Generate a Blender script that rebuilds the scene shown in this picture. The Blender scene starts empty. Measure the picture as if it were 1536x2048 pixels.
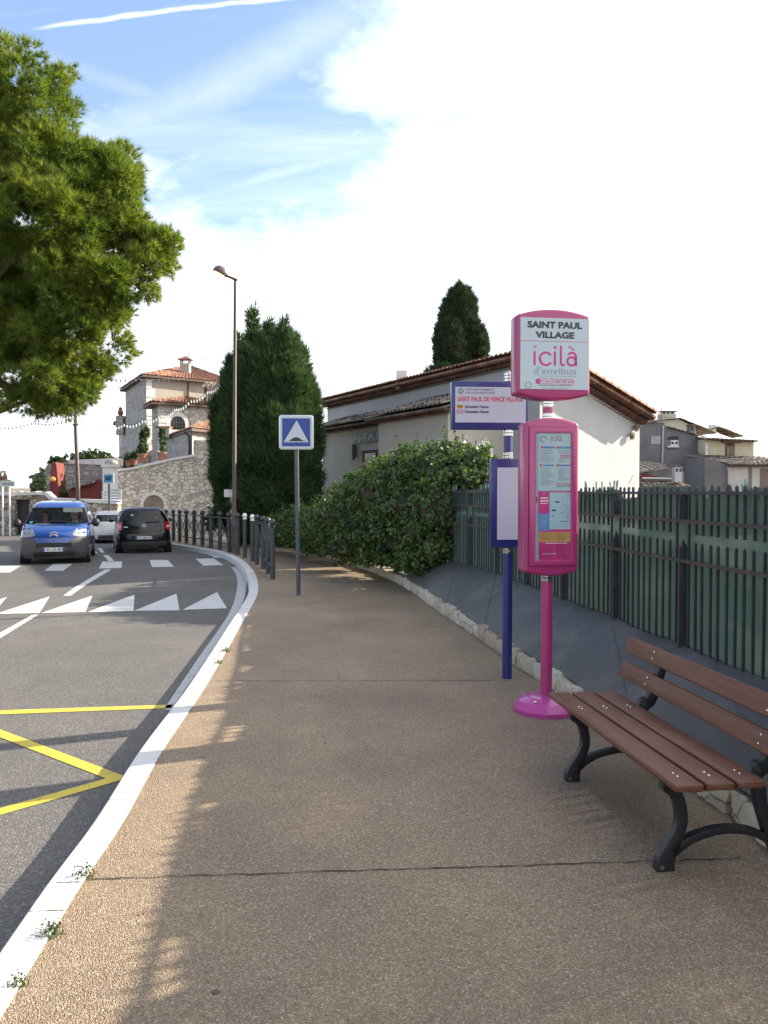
import bpy, bmesh, math, random
import numpy as np
from mathutils import Vector, Matrix
random.seed(7); RNG = np.random.default_rng(7)
C = bpy.context.scene.collection
R = math.radians
# ------------------------------------------------------------------ camera model (photo is 1536 x 2048)
F, CX, CY, HOR, EYE = 1660.0, 768.0, 1024.0, 975.0, 1.80
PITCH = math.atan((CY-HOR)/F)
_f = Vector((0, math.cos(PITCH), -math.sin(PITCH))); _u = Vector((0, math.sin(PITCH), math.cos(PITCH)))
def ray(px, py):
    return _f + Vector((1,0,0))*((px-CX)/F) + _u*((CY-py)/F)
def at(px, py, Y):
    d = ray(px, py); t = Y/d.y
    return Vector((d.x*t, Y, EYE+d.z*t))
def drop(x, y):
    """the street falls away gently with distance on its right side"""
    f=min(max((x+14.5)/4.0,0),1); f=f*f*(3-2*f)
    return -.0005*max(0,min(y,60)-13)**2*f
def gp(px, py, h=0.0):
    d = ray(px, py); z = h
    for _ in range(12):
        t = (z-EYE)/d.z; z = h+drop(d.x*t, d.y*t)
    return Vector((d.x*t, d.y*t, z))
def lead_in(L, d, n, step):
    """carry a line straight on before its first point"""
    return [L[0]+d*(step*(n-i)) for i in range(n)]+L
def onplane(px, py, P, d):
    """point of the vertical plane through P along horizontal direction d"""
    n = Vector((-d.y, d.x, 0)); r = ray(px, py); t = n.dot(P-Vector((0,0,EYE)))/n.dot(r)
    return Vector((0,0,EYE)) + r*t
# ------------------------------------------------------------------ tagging
def tag(o, label=None, cat=None, group=None, kind=None):
    if label: o['label'] = label
    if cat: o['category'] = cat
    if group: o['group'] = group
    if kind: o['kind'] = kind
    return o
def thing(name, label, cat, loc=(0,0,0), rz=0.0, group=None):
    o = bpy.data.objects.new(name, None); C.objects.link(o)
    o.location = loc; o.rotation_euler = (0,0,rz); o.empty_display_size = .2
    return tag(o, label, cat, group)
# ------------------------------------------------------------------ mesh builder
class MB:
    def __init__(s): s.v=[]; s.f=[]
    def add(s, vs, fs):
        b=len(s.v); s.v.extend([tuple(p) for p in vs]); s.f.extend([tuple(i+b for i in f) for f in fs]); return s
    def box(s, c, size, rz=0.0, M=None):
        x,y,z=size[0]/2,size[1]/2,size[2]/2
        vs=[Vector((a*x,b*y,d*z)) for d in(-1,1) for b in(-1,1) for a in(-1,1)]
        rot=M if M is not None else Matrix.Rotation(rz,3,'Z')
        vs=[rot@p+Vector(c) for p in vs]
        return s.add(vs,[(0,2,3,1),(4,5,7,6),(0,1,5,4),(2,6,7,3),(0,4,6,2),(1,3,7,5)])
    def bar(s, p0, p1, w, h):
        """square bar from p0 to p1; w horizontal, h the other way"""
        p0,p1=Vector(p0),Vector(p1); d=(p1-p0); L=d.length
        if L<1e-6: return s
        d/=L; up=Vector((0,0,1)) if abs(d.z)<.95 else Vector((0,1,0))
        a=d.cross(up).normalized(); b=a.cross(d)
        vs=[]
        for q in(p0,p1):
            for i,j in((-1,-1),(1,-1),(1,1),(-1,1)): vs.append(q+a*(i*w/2)+b*(j*h/2))
        return s.add(vs,[(0,1,2,3),(7,6,5,4),(0,4,5,1),(1,5,6,2),(2,6,7,3),(3,7,4,0)])
    def cyl(s, p0, p1, r0, r1=None, n=16, cap=True):
        r1=r0 if r1 is None else r1
        return s.tube([p0,p1],[r0,r1],n,cap)
    def tube(s, pts, rad, n=8, cap=True):
        pts=[Vector(p) for p in pts]; k=len(pts)
        if not hasattr(rad,'__len__'): rad=[rad]*k
        vs=[]; fs=[]; a=None
        for i,p in enumerate(pts):
            d=(pts[min(i+1,k-1)]-pts[max(i-1,0)]).normalized()
            if a is None:
                up=Vector((0,0,1)) if abs(d.z)<.9 else Vector((1,0,0)); a=d.cross(up).normalized()
            else:
                a=(a-d*a.dot(d)).normalized()
            b=d.cross(a)
            for j in range(n):
                t=2*math.pi*j/n; vs.append(p+(a*math.cos(t)+b*math.sin(t))*rad[i])
        for i in range(k-1):
            for j in range(n):
                fs.append((i*n+j,i*n+(j+1)%n,(i+1)*n+(j+1)%n,(i+1)*n+j))
        if cap: fs.append(tuple(range(n-1,-1,-1))); fs.append(tuple((k-1)*n+j for j in range(n)))
        return s.add(vs,fs)
    def lathe(s, prof, c=(0,0,0), n=20):
        """prof: (r,z) bottom to top"""
        vs=[];fs=[];k=len(prof)
        for r,z in prof:
            for j in range(n):
                t=2*math.pi*j/n; vs.append((c[0]+r*math.cos(t),c[1]+r*math.sin(t),c[2]+z))
        for i in range(k-1):
            for j in range(n): fs.append((i*n+j,i*n+(j+1)%n,(i+1)*n+(j+1)%n,(i+1)*n+j))
        fs.append(tuple(range(n-1,-1,-1))); fs.append(tuple((k-1)*n+j for j in range(n)))
        return s.add(vs,fs)
    def prism(s, poly, O, U, V, W):
        """polygon poly (u,v) in plane O+uU+vV extruded by vector W"""
        O,U,V,W=Vector(O),Vector(U),Vector(V),Vector(W); n=len(poly)
        vs=[O+U*u+V*v for u,v in poly]; vs+= [p+W for p in vs]
        fs=[tuple(range(n-1,-1,-1)),tuple(range(n,2*n))]
        fs+=[(i,(i+1)%n,n+(i+1)%n,n+i) for i in range(n)]
        return s.add(vs,fs)
    def sphere(s, c, r, n=12, m=8, sc=(1,1,1)):
        vs=[];fs=[]
        for i in range(m+1):
            ph=math.pi*i/m
            for j in range(n):
                t=2*math.pi*j/n
                vs.append((c[0]+r*sc[0]*math.sin(ph)*math.cos(t),c[1]+r*sc[1]*math.sin(ph)*math.sin(t),c[2]-r*sc[2]*math.cos(ph)))
        for i in range(m):
            for j in range(n): fs.append((i*n+j,i*n+(j+1)%n,(i+1)*n+(j+1)%n,(i+1)*n+j))
        return s.add(vs,fs)
    def grid(s, rows):
        """rows of equal-length point lists"""
        m=len(rows[0]); vs=[p for r in rows for p in r]
        fs=[(i*m+j,i*m+j+1,(i+1)*m+j+1,(i+1)*m+j) for i in range(len(rows)-1) for j in range(m-1)]
        return s.add(vs,fs)
    def build(s, name, mat, parent=None, smooth=False, origin=None, bevel=0, bseg=2, angle=40):
        me=bpy.data.meshes.new(name)
        vs=s.v
        if origin is not None: vs=[(p[0]-origin[0],p[1]-origin[1],p[2]-origin[2]) for p in vs]
        me.from_pydata(vs,[],s.f); me.update()
        bm=bmesh.new(); bm.from_mesh(me)
        bmesh.ops.remove_doubles(bm,verts=bm.verts,dist=1e-5)
        bmesh.ops.recalc_face_normals(bm,faces=bm.faces)
        if bevel:
            eds=[e for e in bm.edges if len(e.link_faces)==2 and e.calc_face_angle(0)>R(25)]
            bmesh.ops.bevel(bm,geom=eds,offset=bevel,segments=bseg,profile=.5,affect='EDGES',clamp_overlap=True)
        bm.to_mesh(me); bm.free()
        if smooth or bevel:
            me.polygons.foreach_set('use_smooth',[True]*len(me.polygons))
            me.set_sharp_from_angle(angle=R(angle))
        o=bpy.data.objects.new(name,me); C.objects.link(o)
        if mat: me.materials.append(mat)
        if parent: o.parent=parent
        if origin is not None: o.location=origin
        return o
def copy_part(o, parent, loc=None, rot=None):
    c=o.copy(); C.objects.link(c); c.parent=parent
    if loc is not None: c.location=loc
    if rot is not None: c.rotation_euler=rot
    return c
def arc(cx,cy,r,a0,a1,n,ry=None):
    ry=r if ry is None else ry
    return [(cx+r*math.cos(R(a0+(a1-a0)*i/n)),cy+ry*math.sin(R(a0+(a1-a0)*i/n))) for i in range(n+1)]
def rrect(x0,y0,x1,y1,r,n=4):
    return arc(x1-r,y0+r,r,-90,0,n)+arc(x1-r,y1-r,r,0,90,n)+arc(x0+r,y1-r,r,90,180,n)+arc(x0+r,y0+r,r,180,270,n)
def catmull(P, per=8):
    P=[Vector(p) for p in P]; out=[]
    for i in range(len(P)-1):
        p0=P[max(i-1,0)];p1=P[i];p2=P[i+1];p3=P[min(i+2,len(P)-1)]
        for k in range(per):
            t=k/per
            out.append(.5*((2*p1)+(p2-p0)*t+(2*p0-5*p1+4*p2-p3)*t*t+(3*p1-p0-3*p2+p3)*t**3))
    out.append(P[-1]); return out
def resample(P, n):
    P=[Vector(p) for p in P]; L=[0]
    for a,b in zip(P,P[1:]): L.append(L[-1]+(b-a).length)
    out=[];j=0
    for i in range(n):
        s=L[-1]*i/(n-1)
        while j<len(L)-2 and L[j+1]<s: j+=1
        t=(s-L[j])/max(L[j+1]-L[j],1e-9); out.append(P[j].lerp(P[j+1],min(max(t,0),1)))
    return out
def offset_line(P, d):
    """shift a ground polyline to its right by d"""
    out=[]
    for i,p in enumerate(P):
        t=(P[min(i+1,len(P)-1)]-P[max(i-1,0)]); t.z=0; t.normalize()
        out.append(p+Vector((t.y,-t.x,0))*d)
    return out
# ------------------------------------------------------------------ materials
def _nm(name):
    m=bpy.data.materials.new(name); m.use_nodes=True; nt=m.node_tree
    b=nt.nodes['Principled BSDF']; return m,nt,b,nt.nodes.new,nt.links.new
def ramp(nt, fac, stops, interp='LINEAR'):
    r=nt.nodes.new('ShaderNodeValToRGB'); r.color_ramp.interpolation=interp
    el=r.color_ramp.elements
    while len(el)<len(stops): el.new(.5)
    for e,(p,c) in zip(el,stops):
        e.position=p; e.color=(c[0],c[1],c[2],1) if hasattr(c,'__len__') else (c,c,c,1)
    nt.links.new(fac,r.inputs[0]); return r.outputs[0]
def mixc(nt,fac,a,b,mode='MIX'):
    m=nt.nodes.new('ShaderNodeMix'); m.data_type='RGBA'; m.blend_type=mode
    for i,x in((0,fac),(6,a),(7,b)):
        if hasattr(x,'links') or hasattr(x,'is_linked'): nt.links.new(x,m.inputs[i])
        elif i==0: m.inputs[0].default_value=x
        else: m.inputs[i].default_value=(x[0],x[1],x[2],1)
    return m.outputs[2]
def coords(nt, scale=(1,1,1), space='Object'):
    t=nt.nodes.new('ShaderNodeTexCoord'); mp=nt.nodes.new('ShaderNodeMapping')
    mp.inputs['Scale'].default_value=scale; nt.links.new(t.outputs[space],mp.inputs[0]); return mp.outputs[0]
def noise(nt, vec, scale, detail=4, rough=.6, dist=0):
    n=nt.nodes.new('ShaderNodeTexNoise'); n.inputs['Scale'].default_value=scale; n.inputs['Detail'].default_value=detail
    n.inputs['Roughness'].default_value=rough; n.inputs['Distortion'].default_value=dist
    nt.links.new(vec,n.inputs['Vector']); return n.outputs[0]
def bump(nt, b, h, strength=.3, dist=.01):
    n=nt.nodes.new('ShaderNodeBump'); n.inputs['Strength'].default_value=strength; n.inputs['Distance'].default_value=dist
    nt.links.new(h,n.inputs['Height']); nt.links.new(n.outputs[0],b.inputs['Normal'])
def sc(c,k): return tuple(min(max(x*k,0),1) for x in c)
def pm(name, col, rough=.6, metal=0, var=.18, scale=4, bmp=0, bscale=60, bdist=.004, spec=.5, coat=0, dirt=None):
    m,nt,b,new,link=_nm(name); v=coords(nt)
    n=noise(nt,v,scale,5); c=ramp(nt,n,[(.3,sc(col,1-var)),(.7,sc(col,1+var))])
    if dirt: # worn or dirty patches of their own shape
        n2=noise(nt,v,dirt[1],6,.7,.6); f=ramp(nt,n2,[(dirt[2],0),(dirt[3],1)]); c=mixc(nt,f,c,dirt[0])
    link(c,b.inputs['Base Color']); b.inputs['Roughness'].default_value=rough; b.inputs['Metallic'].default_value=metal
    b.inputs['Specular IOR Level'].default_value=spec; b.inputs['Coat Weight'].default_value=coat
    if bmp: bump(nt,b,noise(nt,v,bscale,4),bmp,bdist)
    return m
def stone_mat(name, scale=(3.2,3.2,4.6), tones=((.30,.27,.22),(.52,.49,.43),(.62,.59,.53)), joint=(.30,.27,.23), jw=.07, rough=.9, stain=None):
    m,nt,b,new,link=_nm(name)
    v0=coords(nt); nz=nt.nodes.new('ShaderNodeTexNoise'); nz.inputs['Scale'].default_value=2.2; nz.inputs['Detail'].default_value=2
    link(v0,nz.inputs['Vector'])
    add=new('ShaderNodeMixRGB'); add.blend_type='LINEAR_LIGHT'; add.inputs[0].default_value=.10; link(v0,add.inputs[1]); link(nz.outputs['Color'],add.inputs[2])
    mp=new('ShaderNodeMapping'); mp.inputs['Scale'].default_value=scale; link(add.outputs[0],mp.inputs[0])
    vo=new('ShaderNodeTexVoronoi'); vo.inputs['Scale'].default_value=1; vo.inputs['Randomness'].default_value=.85; link(mp.outputs[0],vo.inputs['Vector'])
    ve=new('ShaderNodeTexVoronoi'); ve.feature='DISTANCE_TO_EDGE'; ve.inputs['Scale'].default_value=1; ve.inputs['Randomness'].default_value=.85; link(mp.outputs[0],ve.inputs['Vector'])
    sep=new('ShaderNodeSeparateColor'); link(vo.outputs['Color'],sep.inputs[0])
    c=ramp(nt,sep.outputs[0],[(0,tones[0]),(.35,tones[1]),(1,tones[2])])
    n2=noise(nt,v0,14,6,.7); c=mixc(nt,.55,c,ramp(nt,n2,[(.25,(.45,.42,.38)),(.75,(1,1,1))]),'MULTIPLY')
    c=mixc(nt,ramp(nt,ve.outputs[0],[(0,1),(jw,1),(jw*1.7,0)]),c,joint)
    if stain:
        n3=noise(nt,v0,.7,5,.7); c=mixc(nt,ramp(nt,n3,[(.5,0),(.75,.6)]),c,stain)
    link(c,b.inputs['Base Color']); b.inputs['Roughness'].default_value=rough; b.inputs['Specular IOR Level'].default_value=.2
    h=ramp(nt,ve.outputs[0],[(0,0),(jw*2.4,1)]); h2=mixc(nt,.25,h,n2)
    bump(nt,b,h2,.8,.035); return m
def leaf_mat(name, cols, trans=.35, rough=.5, scale=1.2, gloss=.25):
    """cols: three base colours met by whole shoots (a soft noise) and varied leaf by leaf"""
    m,nt,b,new,link=_nm(name); v=coords(nt)
    g=new('ShaderNodeNewGeometry'); n=noise(nt,v,scale,3)
    mx=new('ShaderNodeMath'); mx.operation='MULTIPLY_ADD'; mx.inputs[1].default_value=.5; link(g.outputs['Random Per Island'],mx.inputs[0])
    mm=new('ShaderNodeMath'); mm.operation='MULTIPLY'; mm.inputs[1].default_value=.75; link(n,mm.inputs[0]); link(mm.outputs[0],mx.inputs[2])
    c=ramp(nt,mx.outputs[0],[(.3,cols[0]),(.6,cols[1]),(.92,cols[2])])
    link(c,b.inputs['Base Color']); b.inputs['Roughness'].default_value=rough; b.inputs['Specular IOR Level'].default_value=gloss
    t=new('ShaderNodeBsdfTranslucent'); link(mixc(nt,1,c,(1.0,1.0,.45),'MULTIPLY'),t.inputs['Color'])
    ms=new('ShaderNodeMixShader'); ms.inputs[0].default_value=trans; link(b.outputs[0],ms.inputs[1]); link(t.outputs[0],ms.inputs[2])
    link(ms.outputs[0],nt.nodes['Material Output'].inputs['Surface']); return m
def glass_mat(name, tint=(.5,.55,.55), alpha=.35, rough=.03):
    m,nt,b,new,link=_nm(name)
    b.inputs['Base Color'].default_value=(.01,.012,.014,1); b.inputs['Roughness'].default_value=rough; b.inputs['Specular IOR Level'].default_value=.8
    t=new('ShaderNodeBsdfTransparent'); t.inputs[0].default_value=(*tint,1)
    ms=new('ShaderNodeMixShader'); ms.inputs[0].default_value=alpha; link(t.outputs[0],ms.inputs[1]); link(b.outputs[0],ms.inputs[2])
    link(ms.outputs[0],nt.nodes['Material Output'].inputs['Surface']); return m
def emit_mat(name,col,k):
    m,nt,b,new,link=_nm(name); b.inputs['Base Color'].default_value=(*col,1); b.inputs['Emission Color'].default_value=(*col,1); b.inputs['Emission Strength'].default_value=k; return m
# ------------------------------------------------------------------ lettering
def letters(body, mat, parent, x, z, w, h, y=-.004, name='lettering', bold=0.0, thick=.001, M=None):
    """flat lettering in the parent's front plane (x right, z up, front -y): left edge x, baseline z, width w, height h"""
    cu=bpy.data.curves.new(name,'FONT'); cu.body=body; cu.size=1; cu.offset=bold; cu.extrude=0; cu.resolution_u=3
    o=bpy.data.objects.new('tmp_text',cu); C.objects.link(o)
    dg=bpy.context.evaluated_depsgraph_get(); me=bpy.data.meshes.new_from_object(o.evaluated_get(dg))
    bpy.data.objects.remove(o); bpy.data.curves.remove(cu)
    n=len(me.vertices); co=np.zeros(n*3); me.vertices.foreach_get('co',co); co=co.reshape(-1,3)
    mn,mx=co.min(0),co.max(0); k=(mx-mn)
    out=np.zeros_like(co); out[:,0]=x+(co[:,0]-mn[0])/max(k[0],1e-6)*w; out[:,2]=z+(co[:,1]-mn[1])/max(k[1],1e-6)*h; out[:,1]=y
    if M is not None: out=np.array([tuple(M@Vector(p)) for p in out])
    me.vertices.foreach_set('co',out.ravel()); me.update(); me.name=name; me.materials.clear(); me.materials.append(mat)
    ob=bpy.data.objects.new(name,me); C.objects.link(ob); ob.parent=parent; return ob
def sheet(poly, y=-.002):
    """flat face in a sign's front plane"""
    return MB().add([(a,y,b) for a,b in poly],[tuple(range(len(poly)))])
# ------------------------------------------------------------------ foliage
def fast_mesh(name, V, Fc, mat, parent=None, origin=None):
    """V (n,3) array, Fc (m,k) int array of equal sized faces"""
    me=bpy.data.meshes.new(name); n=len(V); m,k=Fc.shape
    if origin is not None: V=V-np.array(origin)
    me.vertices.add(n); me.vertices.foreach_set('co',np.ascontiguousarray(V,dtype=np.float32).ravel())
    me.loops.add(m*k); me.loops.foreach_set('vertex_index',np.ascontiguousarray(Fc,dtype=np.int32).ravel())
    me.polygons.add(m); me.polygons.foreach_set('loop_start',np.arange(0,m*k,k,dtype=np.int32)); me.polygons.foreach_set('loop_total',np.full(m,k,dtype=np.int32))
    me.update(calc_edges=True); me.validate(); me.materials.append(mat)
    o=bpy.data.objects.new(name,me); C.objects.link(o)
    if parent: o.parent=parent
    if origin is not None and not parent: o.location=origin
    return o
def unit(a): return a/np.maximum(np.linalg.norm(a,axis=1,keepdims=True),1e-9)
def blob(n, c, r, inner=.72, lump=.16, k=5.0):
    """n points in the shell of a lumpy ellipsoid and their outward directions"""
    d=unit(RNG.normal(size=(n,3))); ph=RNG.uniform(0,6.28,3)
    w=1+lump*np.sin(k*d[:,0]+ph[0])*np.sin(k*d[:,1]+ph[1])+lump*np.sin(k*1.7*d[:,2]+ph[2])*.7
    rad=(inner+(1-inner)*RNG.random(n)**.6)*w
    P=np.array(c)+d*np.array(r)*rad[:,None]; return P,unit(d/np.array(r))
def blades(P, D, nb, length, width, spread, droop=0, up=.0):
    """needle tufts: nb thin triangles fanning out of every point"""
    n=len(P); P=np.repeat(P,nb,0); D=np.repeat(D,nb,0)
    d=unit(D+RNG.normal(size=P.shape)*spread+np.array([0,0,up-droop]))
    L=length*(.6+.7*RNG.random((len(P),1))); s=unit(np.cross(d,RNG.normal(size=P.shape)))*width*.5
    V=np.stack([P-s,P+s,P+d*L],1).reshape(-1,3); return V,np.arange(len(V)).reshape(-1,3)
def leaves(P, D, size, tilt=.8, aspect=1.0):
    """broad leaves: one pointed four-corner face each"""
    n=len(P); nrm=unit(D+RNG.normal(size=P.shape)*tilt); a=unit(np.cross(nrm,RNG.normal(size=P.shape))); b=np.cross(nrm,a)
    s=size*(.55+.8*RNG.random((n,1)))
    fold=nrm*s*.18
    V=np.stack([P-b*s*.5*aspect,P+a*s*.5+fold,P+b*s*.62*aspect,P-a*s*.5+fold],1).reshape(-1,3)
    return V,np.arange(len(V)).reshape(-1,4)
def cat(parts):
    Vs,Fs=[],[];b=0
    for V,Fc in parts: Vs.append(V); Fs.append(Fc+b); b+=len(V)
    return np.concatenate(Vs),np.concatenate(Fs)
# ================================================================== camera, sky, sun
cam=bpy.data.cameras.new('camera'); co=bpy.data.objects.new('camera',cam); C.objects.link(co)
co.location=(0,0,EYE); co.rotation_euler=(R(90)-PITCH,0,0)
cam.sensor_fit='VERTICAL'; cam.sensor_height=24; cam.lens=24*F/2048; cam.clip_end=9000; cam.clip_start=.05
sc_=bpy.context.scene; sc_.camera=co
ELEV=R(26); SUN=Vector((.926*math.cos(ELEV),.378*math.cos(ELEV),math.sin(ELEV))).normalized()
sl=bpy.data.lights.new('sun','SUN'); sl.energy=5; sl.angle=R(.53); sl.color=(1,.885,.72)
so=bpy.data.objects.new('sun',sl); C.objects.link(so); so.rotation_euler=SUN.to_track_quat('Z','Y').to_euler()
vs=sc_.view_settings; vs.view_transform='Standard'; vs.look='None'; vs.exposure=1.46; vs.gamma=1; vs.use_curve_mapping=False
w=bpy.data.worlds.new('World'); sc_.world=w; w.use_nodes=True
def build_world():
    nt=w.node_tree; new=nt.nodes.new; link=nt.links.new
    bg=nt.nodes['Background']; bg.inputs['Strength'].default_value=.112
    sky=new('ShaderNodeTexSky'); sky.sky_type='NISHITA'; sky.sun_disc=False; sky.sun_elevation=ELEV; sky.sun_rotation=math.atan2(SUN.x,SUN.y)
    sky.altitude=180; sky.air_density=1.0; sky.dust_density=.4; sky.ozone_density=2.0
    tc=new('ShaderNodeTexCoord'); d=tc.outputs['Generated']
    sep=new('ShaderNodeSeparateXYZ'); link(d,sep.inputs[0])
    def math_(op,a,b=None,c=None):
        n=new('ShaderNodeMath'); n.operation=op
        for i,x in enumerate((a,b,c)):
            if x is None: continue
            if isinstance(x,(int,float)): n.inputs[i].default_value=x
            else: link(x,n.inputs[i])
        return n.outputs[0]
    # cloud sheet: directions met with a plane high above
    zc=math_('MAXIMUM',math_('ADD',sep.outputs[2],.16),.05)
    cx=math_('DIVIDE',sep.outputs[0],zc); cy=math_('DIVIDE',sep.outputs[1],zc)
    comb=new('ShaderNodeCombineXYZ'); link(cx,comb.inputs[0]); link(cy,comb.inputs[1])
    def ns(scale,detail,rough,off,st=(1,1,1)):
        mp=new('ShaderNodeMapping'); mp.inputs['Location'].default_value=off; mp.inputs['Scale'].default_value=st; link(comb.outputs[0],mp.inputs[0])
        n=new('ShaderNodeTexNoise'); n.inputs['Scale'].default_value=scale; n.inputs['Detail'].default_value=detail; n.inputs['Roughness'].default_value=rough; n.inputs['Distortion'].default_value=.25
        link(mp.outputs[0],n.inputs['Vector']); return n.outputs[0]
    big=ns(1.5,9,.58,(3.1,.4,0)); fine=ns(5.0,8,.6,(1.2,7.4,0))
    n=math_('ADD',math_('MULTIPLY',big,.62),math_('MULTIPLY',fine,.38))
    # cloud bank: a fraction of the sky that thickens towards the sun side and the horizon
    side=math_('MULTIPLY_ADD',sep.outputs[0],3.2,.12)
    low=math_('MULTIPLY_ADD',sep.outputs[2],-3.4,1.28)
    bank=math_('ADD',math_('MAXIMUM',side,low),math_('MULTIPLY_ADD',n,2.6,-1.30))
    cov=ramp(nt,bank,[(.0,0),(.42,.74),(.9,1)])
    wisp=ns(1.0,7,.62,(.3,1.9,0),(.55,2.6,1)); wis=ramp(nt,wisp,[(.44,.06),(.82,.55)])
    cover=math_('MAXIMUM',cov,wis)
    # thin condensation trail, a straight band on the cloud plane
    tl=math_('ADD',math_('MULTIPLY',cx,CT[0]),math_('ADD',math_('MULTIPLY',cy,CT[1]),CT[2]))
    tl=math_('ADD',tl,math_('MULTIPLY',math_('SUBTRACT',fine,.5),.03))
    trail=ramp(nt,math_('ABSOLUTE',tl),[(.001,.75),(.0065,0)])
    far_end=ramp(nt,math_('MULTIPLY_ADD',cx,1.0,1.2),[(.62,0),(.70,1)])
    cover=math_('MAXIMUM',cover,math_('MULTIPLY',trail,far_end))
    cloudcol=ramp(nt,sep.outputs[0],[(0,(5.6,5.8,6.1)),(1,(7.4,7.2,6.9))])
    for (A_,B_,wd,op,off) in TRAILS:
        l2=math_('ADD',math_('MULTIPLY',cx,A_[0]),math_('ADD',math_('MULTIPLY',cy,A_[1]),A_[2])); l2=math_('ADD',l2,math_('MULTIPLY',math_('SUBTRACT',big,.5),.10))
        m2=ramp(nt,math_('ABSOLUTE',l2),[(.0,op),(wd*.4,op*.7),(wd,0)]); cover=math_('MAXIMUM',cover,math_('MULTIPLY',m2,ramp(nt,fine,[(.25,.35),(.7,1)])))
    clear=mixc(nt,1,sky.outputs[0],(1.0,.97,1.0),'MULTIPLY')
    out=mixc(nt,cover,clear,cloudcol)
    link(out,bg.inputs['Color'])
CT=(0,0,1); TRAILS=[]
def _cp(px,py):
    d=ray(px,py).normalized(); z=d.z+.16; return d.x/z,d.y/z
(ax,ay),(bx_,by_)=_cp(235,35),_cp(530,0)
nx,ny=-(by_-ay),(bx_-ax); L_=math.hypot(nx,ny); CT=(nx/L_,ny/L_,-(nx*ax+ny*ay)/L_)
def _line(p,q):
    (ax,ay),(bx,by)=_cp(*p),_cp(*q); nx,ny=-(by-ay),(bx-ax); L=math.hypot(nx,ny); return (nx/L,ny/L,-(nx*ax+ny*ay)/L)
TRAILS=[(_line((200,285),(640,75)),None,.10,.30,0),(_line((110,120),(320,195)),None,.05,.22,0),(_line((560,345),(790,285)),None,.045,.36,0)]
build_world()
# ================================================================== ground, road, pavement
ROAD=-.14
def asphalt(name,base,spk):
    m,nt,b,new,link=_nm(name); v=coords(nt)
    vo=new('ShaderNodeTexVoronoi'); vo.inputs['Scale'].default_value=120; link(v,vo.inputs['Vector'])
    sp=new('ShaderNodeSeparateColor'); link(vo.outputs['Color'],sp.inputs[0])
    c=ramp(nt,sp.outputs[0],[(0,sc(base,.62)),(.6,base),(.9,sc(base,1.35)),(1,spk)])
    n=noise(nt,v,.55,6,.65); c=mixc(nt,1,c,ramp(nt,n,[(.3,(.80,.80,.82)),(.7,(1.15,1.13,1.1))]),'MULTIPLY')
    st=noise(nt,coords(nt,(1.6,.25,1)),1.1,4,.6); c=mixc(nt,ramp(nt,st,[(.52,0),(.8,.35)]),c,sc(base,.7))
    link(c,b.inputs['Base Color']); b.inputs['Roughness'].default_value=.82; b.inputs['Specular IOR Level'].default_value=.35
    bump(nt,b,vo.outputs['Distance'],.5,.006); return m
def aggregate(name):
    m,nt,b,new,link=_nm(name); v=coords(nt)
    def vor(s):
        vo=new('ShaderNodeTexVoronoi'); vo.inputs['Scale'].default_value=s; link(v,vo.inputs['Vector'])
        sp=new('ShaderNodeSeparateColor'); link(vo.outputs['Color'],sp.inputs[0]); return vo.outputs['Distance'],sp.outputs[0],sp.outputs[1]
    d,a,k=vor(135)
    c=ramp(nt,a,[(0,(.19,.138,.090)),(.25,(.255,.188,.123)),(.55,(.315,.236,.157)),(.8,(.370,.285,.196)),(.95,(.43,.345,.25)),(1,(.58,.52,.43))])
    c=mixc(nt,ramp(nt,d,[(.35,0),(.8,.62)]),c,(.110,.080,.052))          # dark binder between the pebbles
    n=noise(nt,v,.8,6,.62); c=mixc(nt,1,c,ramp(nt,n,[(.3,(.80,.79,.79)),(.7,(1.16,1.14,1.1))]),'MULTIPLY')
    n2=noise(nt,coords(nt,(1,.5,1)),2.3,5,.7,.5); c=mixc(nt,ramp(nt,n2,[(.56,0),(.76,.34)]),c,(.13,.105,.082))
    n3=noise(nt,v,.33,3,.5,.4); c=mixc(nt,1,c,ramp(nt,n3,[(.35,(.88,.88,.90)),(.65,(1.08,1.06,1.03))]),'MULTIPLY')
    n4=noise(nt,v,19,2,.5); c=mixc(nt,ramp(nt,n4,[(.74,0),(.77,.6)]),c,(.05,.045,.04))                # gum and grease spots
    link(c,b.inputs['Base Color']); b.inputs['Roughness'].default_value=.62; b.inputs['Specular IOR Level'].default_value=.4
    bump(nt,b,ramp(nt,d,[(0,1),(.7,0)]),.75,.008); return m
M_ASPH=asphalt('asphalt',(.108,.104,.099),(.22,.21,.2)); M_AGG=aggregate('pebble_concrete')
def paint_mat(name,col,worn,lo=.56,hi=.66):
    m,nt,b,new,link=_nm(name); v=coords(nt)
    n=noise(nt,v,9,8,.75); n2=noise(nt,v,60,3,.6); mx=mixc(nt,.4,n,n2)
    c=mixc(nt,ramp(nt,mx,[(lo,0),(hi,1)]),mixc(nt,noise(nt,v,3,4),sc(col,.82),col),worn)
    link(c,b.inputs['Base Color']); b.inputs['Roughness'].default_value=.55; bump(nt,b,n2,.3,.003); return m
M_WPAINT=paint_mat('white_road_paint',(.55,.55,.55),(.20,.195,.19),.52,.70)
M_WORN=paint_mat('worn_white_paint',(.44,.44,.44),(.16,.16,.16),.50,.66)
M_YPAINT=paint_mat('yellow_road_paint',(.58,.44,.045),(.22,.18,.08),.50,.68)
M_KERB=paint_mat('white_kerb_paint',(.62,.62,.61),(.30,.285,.26),.56,.74)
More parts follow.
